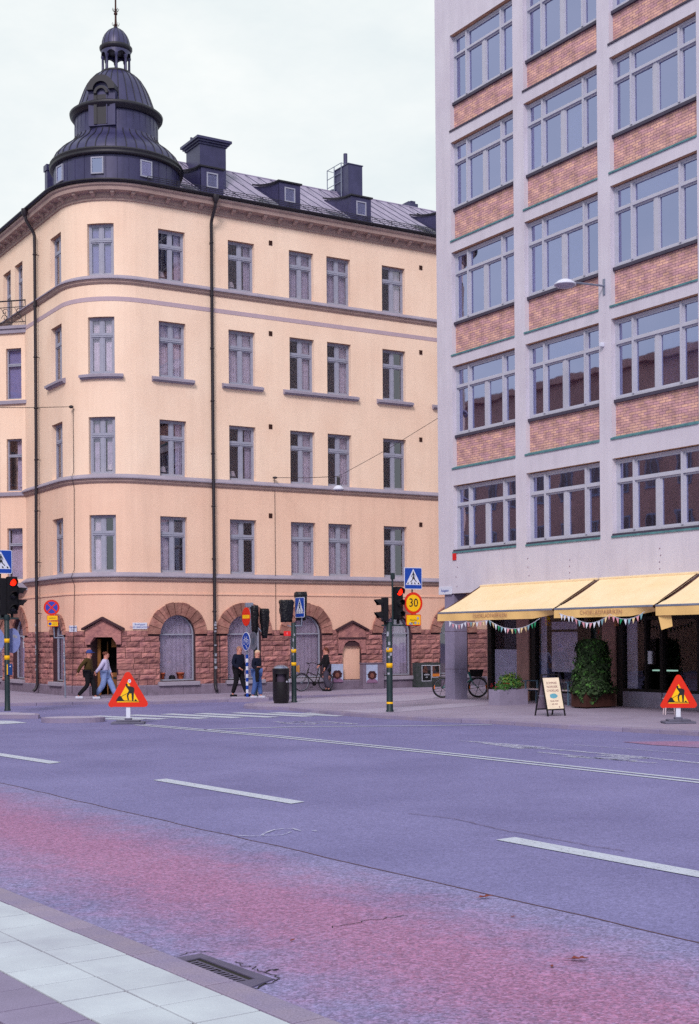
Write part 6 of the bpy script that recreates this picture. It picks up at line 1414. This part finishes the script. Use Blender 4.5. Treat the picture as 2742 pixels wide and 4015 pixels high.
mat('olive', C('#4a3a1c'), .9, var=.2, vs_=14); mat('dark_cloth', C('#16141c'), .9, var=.2); mat('white_cloth', C('#c3bde0'), .9, var=.05); mat('jeans', C('#6a80b8'), .9, var=.15, vs_=9, col2=C('#8a9cc8')); mat('jeans_mid', C('#4e6aa8'), .9, var=.15, vs_=9)
mat('navy', C('#101630'), .9, var=.2); mat('cap_blue', C('#38488c'), .8); mat('hair_brown', C('#6b3a2c'), .8, var=.2); mat('blonde', C('#d9b79c'), .8, var=.15); mat('grey_jeans', C('#4a4658'), .9, var=.2)
mat('shoe_white', C('#c9cce0'), .7)
wk = lambda d: dict(hl=(0, .09, .92), hr=(0, -.09, .92), kl=(.2, .1, .50), al=(.26, .1, .09), kr=(-.06, -.1, .50), ar=(-.38, -.1, .17), el=(-.14, .25, 1.13), wl=(-.2, .24, .9), er=(.02, -.25, 1.12), wr=(.12, -.24, .92), **d)
b_ = G(347, 2741, .1); person(b_, (1, -.12, 0), 1.74, dict(hl=(0, .09, .92), hr=(0, -.09, .92), kr=(.02, -.1, .50), ar=(-.34, -.1, .10), kl=(.16, .1, .50), al=(.22, .1, .08), er=(-.20, -.27, 1.14), wr=(-.30, -.26, .92), el=(.02, .25, 1.12), wl=(.14, .24, .94)), 'man in a blue cap, olive jacket and black trousers walking past the corner doorway', 'olive', 'dark_cloth', 'cap', 'shoe_white', 'cap_blue', coat=.03, slim=1.12)
b_ = G(414, 2738, .1); person(b_, (1, -.1, 0), 1.68, dict(hl=(0, .08, .92), hr=(0, -.08, .92), kr=(-.05, -.09, .50), ar=(-.33, -.09, .10), kl=(.2, .09, .52), al=(.36, .09, .09), er=(-.12, -.24, 1.14), wr=(-.30, -.24, .95), el=(.05, .22, 1.12), wl=(.16, .2, .92)), 'woman in a white top and wide pale jeans walking in front of the doorway', 'white_cloth', 'jeans', 'bun', 'dark_cloth', 'hair_brown', flare=1.35, slim=.95)
b_ = G(937, 2732, .1); person(b_, (.75, -.65, 0), 1.84, dict(kl=(.10, .1, .5), al=(.26, .12, .09), kr=(-.02, -.1, .5), ar=(-.18, -.12, .08), er=(-.02, -.25, 1.12), wr=(.2, -.16, .98), wl=(.15, .22, .92)), 'man in a black jacket and black trousers half hidden by the blue cycle sign', 'navy', 'dark_cloth', 'short', 'dark_cloth', mat('hair_grey', C('#a07868'), .8), coat=.04, slim=1.1)
def over(t, f, f0, k):
    g = M(); n = 7; rr = random.Random(1); vs = []
    for j in range(7):
        for i in range(n): a = 2*pi*i/n; vs.append(f((.18+.09*cos(a)*(1-.06*j)+rr.uniform(-.015, .015), -.24+.06*sin(a), 1.10-.085*j+rr.uniform(-.01, .01))))
    g.add(vs, [(j*n+i, j*n+(i+1) % n, (j+1)*n+(i+1) % n, (j+1)*n+i) for j in range(6) for i in range(n)]+[tuple(range(n)), tuple(range(6*n, 7*n))], 0, True)
    tag(g.build('carried_jacket', 'dark_cloth', org=f((.18, -.24, .6))), 'dark jacket hanging over the forearm of the blonde woman', 'jacket')
b_ = G(1008, 2737, .1); person(b_, (.85, -.5, 0), 1.70, dict(look=(.8, -.5, 0), kl=(.04, .09, .5), al=(.10, .1, .08), kr=(.0, -.09, .5), ar=(-.12, -.09, .08), er=(.0, -.25, 1.12), wr=(.2, -.24, 1.12), wl=(.02, .25, .9)), 'blonde woman in a dark blue sweater and blue jeans beside the striped post', 'navy', 'jeans_mid', 'long', 'shoe_white', 'blonde', extra=over, flare=1.15)
sp_ = S_of(1277, 2640, 1.05); b_ = Wp(sp_, 1.15, .1); person(b_, (-.95, -.25, 0), 1.74, dict(look=(1, .1, 0), pel=(.0, 0, .94), kl=(.08, .1, .5), al=(-.06, .12, .08), kr=(.02, -.1, .5), ar=(-.02, -.1, .08), el=(.05, .25, 1.14), wl=(.12, .2, .92), er=(.1, -.22, 1.14), wr=(.28, -.12, 1.0)), 'woman in a long black coat and grey jeans standing by the black bicycle', 'dark_cloth', 'grey_jeans', 'bob', 'dark_cloth', 'hair_brown', coat=.16, slim=1.12, flare=1.25)
# ------------------------------------------------------------------ pavement furniture by the shop
mat('leaf_a', C('#34492a'), .7, var=.3, vs_=6, island=.45, col2=C('#1f331b')); mat('leaf_b', C('#4b7a35'), .7, var=.3, vs_=6, island=.4, col2=C('#2f5526')); mat('leaf_light', C('#6f7f35'), .7, island=.35); mat('flower_red', C('#c8283c'), .7, island=.3)
def leafy(g, pts_fn, n, size, seed, mi=lambda r: 0):
    rr = random.Random(seed)
    for _ in range(n):
        p, nn = pts_fn(rr); nn = (nn+Vector((rr.uniform(-.6, .6), rr.uniform(-.6, .6), rr.uniform(-.4, .6)))).normalized(); u = nn.orthogonal().normalized(); v = nn.cross(u); a = rr.uniform(0, 6.3); u, v = u*cos(a)+v*sin(a), v*cos(a)-u*sin(a)
        s = size*rr.uniform(.45, 1.5); g.add([p-u*s, p-u*s*.2+v*s*.62+nn*s*.1, p+u*s*.55+v*s*.35, p+u*s, p+u*s*.5-v*s*.4, p-u*s*.25-v*s*.6+nn*s*.12], [(0, 1, 2, 3, 4, 5)], mi(rr))
FN = NRv
# concrete flower box
b_ = G(1960, 2766, .1); f = Fr(b_, DR, FN)       # x away along the kerb, -y inward
t = thing('flower_box', 'grey concrete flower box with red flowers and a green bush by the shop window', 'planter', b_)
g = M(); f = Fr(b_, -FN, QD); w_, l_ = 1.08, .54
for a0, a1, d0, d1 in ((0, w_, -.05, 0), (0, w_, -l_, -l_+.05), (0, .05, -l_+.05, -.05), (w_-.05, w_, -l_+.05, -.05)): g.bx(f, a0, a1, d0, d1, 0, .47)
g.bx(f, .05, w_-.05, -l_+.05, -.05, 0, .42, 1); g.build('box', ['concrete', 'room_dark'], t)
def bush(cx, cy, cz, rx, ry, rz):
    def fn(rr):
        a, u = rr.uniform(0, 2*pi), rr.uniform(-.35, 1); q = sqrt(1-u*u); k = rr.uniform(.55, 1.05)+.12*sin(a*5+u*6); n = Vector((cos(a)*q, sin(a)*q, u)); return f(cx+n.x*rx*k, cy+n.y*ry*k, cz+n.z*rz*k), f.x*n.x+f.y*n.y+f.z*n.z
    return fn
g = M(); leafy(g, bush(.62, -.27, .62, .42, .32, .36), 900, .035, 1, lambda r: 1 if r.random() < .3 else 0); leafy(g, bush(.25, -.2, .5, .25, .28, .16), 300, .03, 2, lambda r: 0)
for i in range(14): a = .1+.07*i; g.tube([f(.6, -.27, .45), f(.6+.5*cos(i*2.4)*.7, -.27+.25*sin(i*2.4), .75)], .005, 4)
g.build('bush', ['leaf_b', 'leaf_light'], t, recalc=False)
g = M(); rr = random.Random(4)
for _ in range(26):
    c = f(rr.uniform(-.05, .42), rr.uniform(-.5, .04), rr.uniform(.5, .66)); 
    for q in range(6): a = q*pi/3; g.face([c, c+Vector((cos(a)*.03, sin(a)*.03, .012)), c+Vector((cos(a+.8)*.03, sin(a+.8)*.03, .02))])
g.build('flowers', 'flower_red', t, recalc=False)
# ivy column in a rusty steel planter
b_ = G(2298, 2779, .1); t = thing('ivy_planter', 'tall ivy covered cone growing from a rusty steel planter before the shop', 'planter', b_); f = Fr(b_, -FN, QD)
g = M(); w_, l_ = 1.12, .62; g.bx(f, .06, w_-.06, -l_+.06, -.06, 0, .04, 1)
for a0, a1, d0, d1 in ((0, w_, -.02, 0), (0, w_, -l_, -l_+.02), (0, .02, -l_+.02, -.02), (w_-.02, w_, -l_+.02, -.02)): g.bx(f, a0, a1, d0, d1, .04, .46)
g.bx(f, .02, w_-.02, -l_+.02, -.02, .04, .4, 1); g.build('box', ['rust', 'room_dark'], t)
def ivy(rr):
    z = rr.random()**.9; a = rr.uniform(0, 2*pi); zz_ = .42+z*1.53; r = (.64-.2*z)*(1 if z < .93 else sqrt(max(0, 1-((z-.93)/.075)**2))); r *= rr.uniform(.72, 1.02)+.13*sin(a*3+z*9)*(.4+.6*z)+.07*sin(a*7-z*17)
    if z < .12: r *= 1.12
    n = Vector((cos(a), sin(a), .15)); return f(.52+n.x*r*.98, -.30+n.y*r*.82, zz_), f.x*n.x+f.y*n.y+f.z*.2
def drape(rr):
    a = rr.uniform(-pi, pi); k = rr.uniform(0, 1); z = .48-.40*k*(.5+.5*sin(a*3+1))**1; return f(.52+.62*cos(a), -.30+.36*sin(a), z), f.x*cos(a)+f.y*sin(a)
def stray(rr):
    p, n = ivy(rr); k = rr.uniform(.05, .16); return p+n*k+EZ*rr.uniform(-.03, .08), n
g = M(); leafy(g, stray, 420, .04, 8, lambda r: 1 if r.random() < .3 else 0); leafy(g, ivy, 7500, .045, 3, lambda r: 1 if r.random() < .12 else 0); leafy(g, drape, 700, .042, 6, lambda r: 1 if r.random() < .2 else 0); g.build('ivy', ['leaf_a', 'leaf_b'], t, recalc=False)
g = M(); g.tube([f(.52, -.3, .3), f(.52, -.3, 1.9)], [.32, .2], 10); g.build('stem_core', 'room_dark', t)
# bench
b_ = G(2058, 2757, .1); t = thing('bench', 'blue grey steel bench with pale seat slats between flower box and ivy', 'bench', b_); f = Fr(b_, QD, FN); L_ = 2.05
g = M()
for a in (0, L_-.05):
    for b0 in (-.04, -.46): g.bx(f, a, a+.05, b0, b0+.04, 0, .44 if b0 < -.1 else .68)
    g.bx(f, a, a+.05, -.46, .0, .38, .42); g.bx(f, a-.02, a+.07, -.48, .06, .68, .71); g.bx(f, a, a+.05, -.5, -.46, .38, .70)
g.build('bench_frame', 'bench_blue', t)
g = M()
for k in range(5): g.bx(f, -.15, L_+.1, -.45+.09*k, -.38+.09*k, .425, .455)
g.build('seat', 'pale_wood', t)
# A board
b_ = G(2148, 2809.5, .1); t = thing('pavement_board', 'black framed folding board with a cream poster standing near the kerb', 'a-board', b_)
hd_ = DLv.copy(); fb_ = Fr(b_, hd_, QD); W_ = .60; sp2 = .26; Ht = 1.08
for sg, nm in ((1, 'front'), (-1, 'rear')):
    o_ = fb_.o+QD*(sg*sp2-.02*0)-QD*sp2; f = Fr(o_-hd_*.0, hd_, QD*cos(.24)*sg+EZ*sin(.24), EZ*cos(.24)-QD*sg*sin(.24)); Lh = Ht/cos(.24)
    if sg < 0: f.y = (-QD*cos(.24)+EZ*sin(.24))
    g = M()
    for a0, a1, c0, c1 in ((0, .03, 0, Lh), (W_-.03, W_, 0, Lh), (.03, W_-.03, Lh-.03, Lh), (.03, W_-.03, .16, .19)): g.bx(f, a0, a1, -.015, .015, c0, c1)
    fm = g.build('board_frame', 'black', t); g = M(); g.bx(f, .03, W_-.03, -.005, .01, .19, Lh-.10, 0)
    if sg > 0:
        tc_ = [('SOMMAR', .87), ('NORDISK', .77), ('CHOKLAD', .67)]
        for s_, c_ in tc_: g.text(Fr(f(W_/2, 0, c_), f.x, f.y, f.z), s_, .085, b=.0125, mi=1, depth=.0008)
        g.text(Fr(f(W_/2, 0, .40), f.x, f.y, f.z), 'Goda bitar', .065, b=.0125, mi=1, depth=.0008); g.text(Fr(f(W_/2, 0, .32), f.x, f.y, f.z), 'att dela', .065, b=.0125, mi=1, depth=.0008)
        g.face([f(W_/2+.13*cos(a)*(1+.08*cos(5*a)), .0125, .53+.065*sin(a)) for a in [2*pi*i/24 for i in range(24)]], 2)
        g.face([f(.44+.018*cos(a), .0125, .235+.018*sin(a)) for a in [2*pi*i/8 for i in range(8)]], 1)
    g.build('poster', [mat('cream', C('#ffeed2'), .8) if sg > 0 else mat('board_back', C('#8a7d92'), .8), mat('maroon', C('#8a5560'), .8), mat('sky_blue', C('#6fb4c8'), .8)], fm, recalc=False)
g = M(); g.tube([fb_(.01, -.02-.36*0+0, .52)-QD*.12, fb_(.01, 0, .52)-QD*.40], .008, 5); g.build('stay', 'galv', t)
# stool
b_ = G(2628, 2802, .1); t = thing('stool', 'small pale wooden stool behind the right hand warning triangle', 'stool', b_); g = M(); f = Fr(b_, EX, -EY)
g.cbx(f, -.17, .17, -.14, .14, .40, .43, .008); g.build('seat', 'pale_wood', t)
for a, b in ((-1, -1), (1, -1), (-1, 1), (1, 1)): g = M(); g.tube([f(a*.15, b*.12, 0), f(a*.12, b*.1, .4)], .018, 6); g.build('leg', 'pale_wood', t)
g = M(); g.bx(f, -.13, .13, .09, .11, .2, .225); g.bx(f, -.13, .13, -.11, -.09, .2, .225); g.build('stretcher', 'pale_wood', t)
# ------------------------------------------------------------------ posters and cabinets along the stone wall
def poster_portrait(g, f, w, h):
    g.cbx(f, -w/2, w/2, -.012, 0, 0, h, .003, 0); D = lambda pts, lv, mi: g.face([f(a*w, .001+.0015*lv, c*h) for a, c in pts], mi)
    D([(-.5, 0), (.5, 0), (.48, .1), (.3, .2), (.12, .27), (-.12, .27), (-.3, .2), (-.48, .1)], 1, 3); D([(.40*cos(a)*(1+.10*sin(a*9)+.05*sin(a*17)), .42+.24*sin(a)*(1+.08*sin(a*7)+.05*sin(a*15))) for a in [2*pi*i/36 for i in range(36)]], 2, 1); D([(.17*cos(a), .40+.13*sin(a)) for a in [2*pi*i/20 for i in range(20)]], 3, 2)
    for sx in (-1, 1): D([(sx*.08+.03*cos(a), .45+.012*sin(a)) for a in [2*pi*i/8 for i in range(8)]], 4, 1)
    D([(.06*cos(a), .35+.012*sin(a)) for a in [2*pi*i/8 for i in range(8)]], 4, 1)
mats_p = [mat('poster_sky', C('#b7c4e4'), .7, var=.15, vs_=5), mat('poster_hair', C('#43242a'), .8), mat('poster_face', C('#8c5a50'), .8), mat('poster_cloth', C('#8e6a8c'), .8)]
s_ = S_of(1323, 2640, .15); a_, b2 = ray(1323, 2675); P = Wp(s_, .15); f = Wfr(s_, .15, H+b2*P.y); g = M(); poster_portrait(g, f, .56, .73); tag(g.build('poster', mats_p, org=f.o, recalc=False), 'portrait poster on the stone wall beside the standing woman', 'poster')
s_ = S_of(1466, 2640, .4); f = Wfr(s_, .12, .1); t = thing('utility_cabinet', 'grey utility cabinet against the stone wall right of the blind niche', 'cabinet', f.o); g = M(); g.cbx(f, -.5, .5, 0, .28, 0, 1.02, .015); g.cbx(f, -.53, .53, 0, .31, 1.02, 1.06, .01); g.bx(f, -.005, .005, .28, .285, .05, 1.0, 1); g.build('cabinet_body', ['granite', 'black'], t)
s2 = S_of(1459, 2640, .41); P = Wp(s2, .42); a_, b2 = ray(1459, 2677); f = Wfr(s2, .42, H+b2*P.y); g = M(); poster_portrait(g, f, .54, .73); tag(g.build('poster', mats_p, org=f.o, recalc=False), 'portrait poster fixed to the grey utility cabinet', 'poster')
s3 = S_of(1680, 2640, .4); f = Wfr(s3, .12, .1); t = thing('utility_cabinet', 'dark green cabinet plastered with posters behind the bicycle and column', 'cabinet', f.o); g = M(); g.cbx(f, -.62, .62, 0, .3, 0, 1.02, .015); g.build('cabinet_body', mat('cab_green', C('#26342c'), .7, var=.5, vs_=8, col2=C('#4a4a52')), t)
P = Wp(s3, .43); sp3 = S_of(1673, 2640, .43)
def stuckposter(px0, px1, y0, y1, cols, txt, lab, seed):
    s = S_of((px0+px1)/2, 2640, .43); w = (S_of(px1, 2640, .43)-S_of(px0, 2640, .43)); P = Wp(s, .43); a_, b0 = ray(px0, y1); a_, b1 = ray(px0, y0); z0, z1 = H+b0*P.y, H+b1*P.y; f = Wfr(s, .43, z0); h = z1-z0; g = M(); g.cbx(f, -w/2, w/2, -.008, 0, 0, h, .002, 0)
    rr = random.Random(seed); g.bx(f, -w/2+.02, w/2-.02, .0, .002, .02, h-.02, 1)
    for k in range(7): x, z, r_ = rr.uniform(-w*.3, w*.3), rr.uniform(h*.45, h*.9), rr.uniform(.04, .09); g.face([f(x+r_*cos(a), .003+.0004*k, min(h-.03, z+r_*sin(a))) for a in [2*pi*i/9 for i in range(9)]], 2+k % 2)
    if txt: g.text(Fr(f(0, 0, h*.40), f.x, f.y), txt, .09, b=.008, mi=0, depth=.001); g.text(Fr(f(0, 0, h*.25), f.x, f.y), 'LIVE', .06, b=.008, mi=0, depth=.001)
    else: g.bx(f, -w/2+.03, w/2-.03, .004, .007, h*.08, h*.3, 4)
    tag(g.build('poster', cols, org=f.o, recalc=False), lab, 'poster')
stuckposter(1655, 1692, 2608, 2671, ['sign_white', mat('ink', C('#100f14'), .7), mat('ink_brown', C('#5a3a34'), .7), mat('ink_grey', C('#3a3440'), .7)], 'AMINA', 'black concert poster with white lettering on the dark cabinet', 5)
stuckposter(1694, 1726, 2608, 2656, ['sign_white', 'ink_brown', 'ink', 'ink_grey', mat('ink_orange', C('#d07a2c'), .7)], '', 'brown and orange poster right of the black concert poster', 6)
# house plates
def plate_on_wall(px, py, w, h, lines, lab):
    s = S_of(px, py, .03); P = Wp(s, .03); a_, b2 = ray(px, py); f = Wfr(s, .0, H+b2*P.y); g = M(); g.cbx(f, -w/2, w/2, .02, .04, -h/2, h/2, .006, 0)
    for i, l in enumerate(lines): g.text(Fr(f(0, 0, h*(.22-.42*i)), f.x, f.y), l, h*.36, b=.042, mi=1, depth=.0008)
    tag(g.build('street_plate', ['sign_white', 'sign_blue'], org=f.o), lab, 'street sign')
plate_on_wall(549, 2454, .56, .24, ['Bondegatan', '22 KV. BARNÄNGEN'], 'white street name plate between the doorway gable and the first stone arch')
plate_on_wall(287, 2465, .42, .24, ['Östgötagatan', '41-43'], 'smaller white street name plate left of the doorway gable')
# ------------------------------------------------------------------ wires and the hanging lamp
hk = S_of(1077, 1873, .1); P = Wp(hk, .14); a_, b2 = ray(1077, 1873); P.z = H+b2*P.y
g = M(); g.ball(P, (.1, .06, .05), 10); g.tube([Wp(hk+.03, .05, P.z), Wp(hk+.03, .06, 3.9), Wp(hk+.03, .05, 2.5)], .009, 5); g.build('wire_anchor', 'pipe', HOUSE)
LPt = AT(1327, 1868, 49.5); RA = AT(1720, 1638, 46.8)
w_ = M(); w_.tube([P, P.lerp(LPt, .5)-EZ*.03, LPt], .012, 5); w_.tube([LPt, LPt.lerp(RA, .5)-EZ*.06, RA], .009, 5)
tag(w_.build('span_wire', 'pipe', org=P), 'thin wire stretched from the cream house to the white building carrying the hanging lamp', 'wire')
t = thing('hanging_lamp', 'small street lamp with a pale shade hanging on the wire between the houses', 'street lamp', LPt)
g = M(); g.cbx(Fr(LPt), -.06, .06, -.06, .06, -.34, -.02, .02); g.tube([LPt+Vector((.1, 0, 0)), LPt+Vector((.18, 0, -.15)), LPt+Vector((.1, 0, -.34))], .008, 4); g.build('lamp_body', 'black', t)
g = M(); g.lathe(LPt, [(.05, -.32), (.12, -.36), (.20, -.44), (.21, -.50), (.19, -.50)], 20); g.build('shade', 'sign_white', t, recalc=False)
hk2 = S_of(283, 1595, .1); P = Wp(hk2, .14); a_, b2 = ray(283, 1595); P.z = H+b2*P.y
g = M(); g.ball(P, (.09, .06, .06), 10); g.tube([Wp(hk2, .05, P.z), Wp(hk2, .05, 8.4), Wp(hk2+.05, .19, 8.2), Wp(hk2+.02, .05, 7.8), Wp(hk2, .05, 4.8), Wp(hk2, .2, 4.5), Wp(hk2, .05, 4.2), Wp(hk2, .10, 2.6), Wp(hk2-.1, .12, .2)], .010, 5); g.build('wire_anchor', 'pipe', HOUSE)
g = M(); e2 = AT(-120, 1598, 44); g.tube([P, P.lerp(e2, .5)-EZ*.02, e2], .012, 5); tag(g.build('span_wire', 'pipe', org=P), 'thin wire running left from the rounded corner of the cream house', 'wire')
# ------------------------------------------------------------------ the house across the side street: only its mirror image shows in the office windows
mat('mauve_render', C('#d0a090'), .9, var=.15, vs_=.5, streak=.2)
o0 = Vector((-29, 38, 0)); fr = Fr(o0, DR, -NRv); t = thing('brown_apartment_house', 'brown rendered house across the side street, mirrored in the lower office windows', 'building', o0)
g = M(); g.bx(fr, -14, 40, -11, 0, 0, 18.6); g.bx(fr, -14.2, 40.2, -11.2, .4, 18.6, 19.0); g.build('wall', 'mauve_render', t)
for i in range(20):
    for j in range(4): g = M(); a = -12+2.6*i; g.bx(fr, a, a+1.2, .0, .06, 4.2+3.4*j, 6.1+3.4*j, 1); g.bx(fr, a+.1, a+.56, .06, .07, 4.3+3.4*j, 6.0+3.4*j, 0); g.bx(fr, a+.64, a+1.1, .06, .07, 4.3+3.4*j, 6.0+3.4*j, 0); g.build('window', ['room', 'frame'], t)
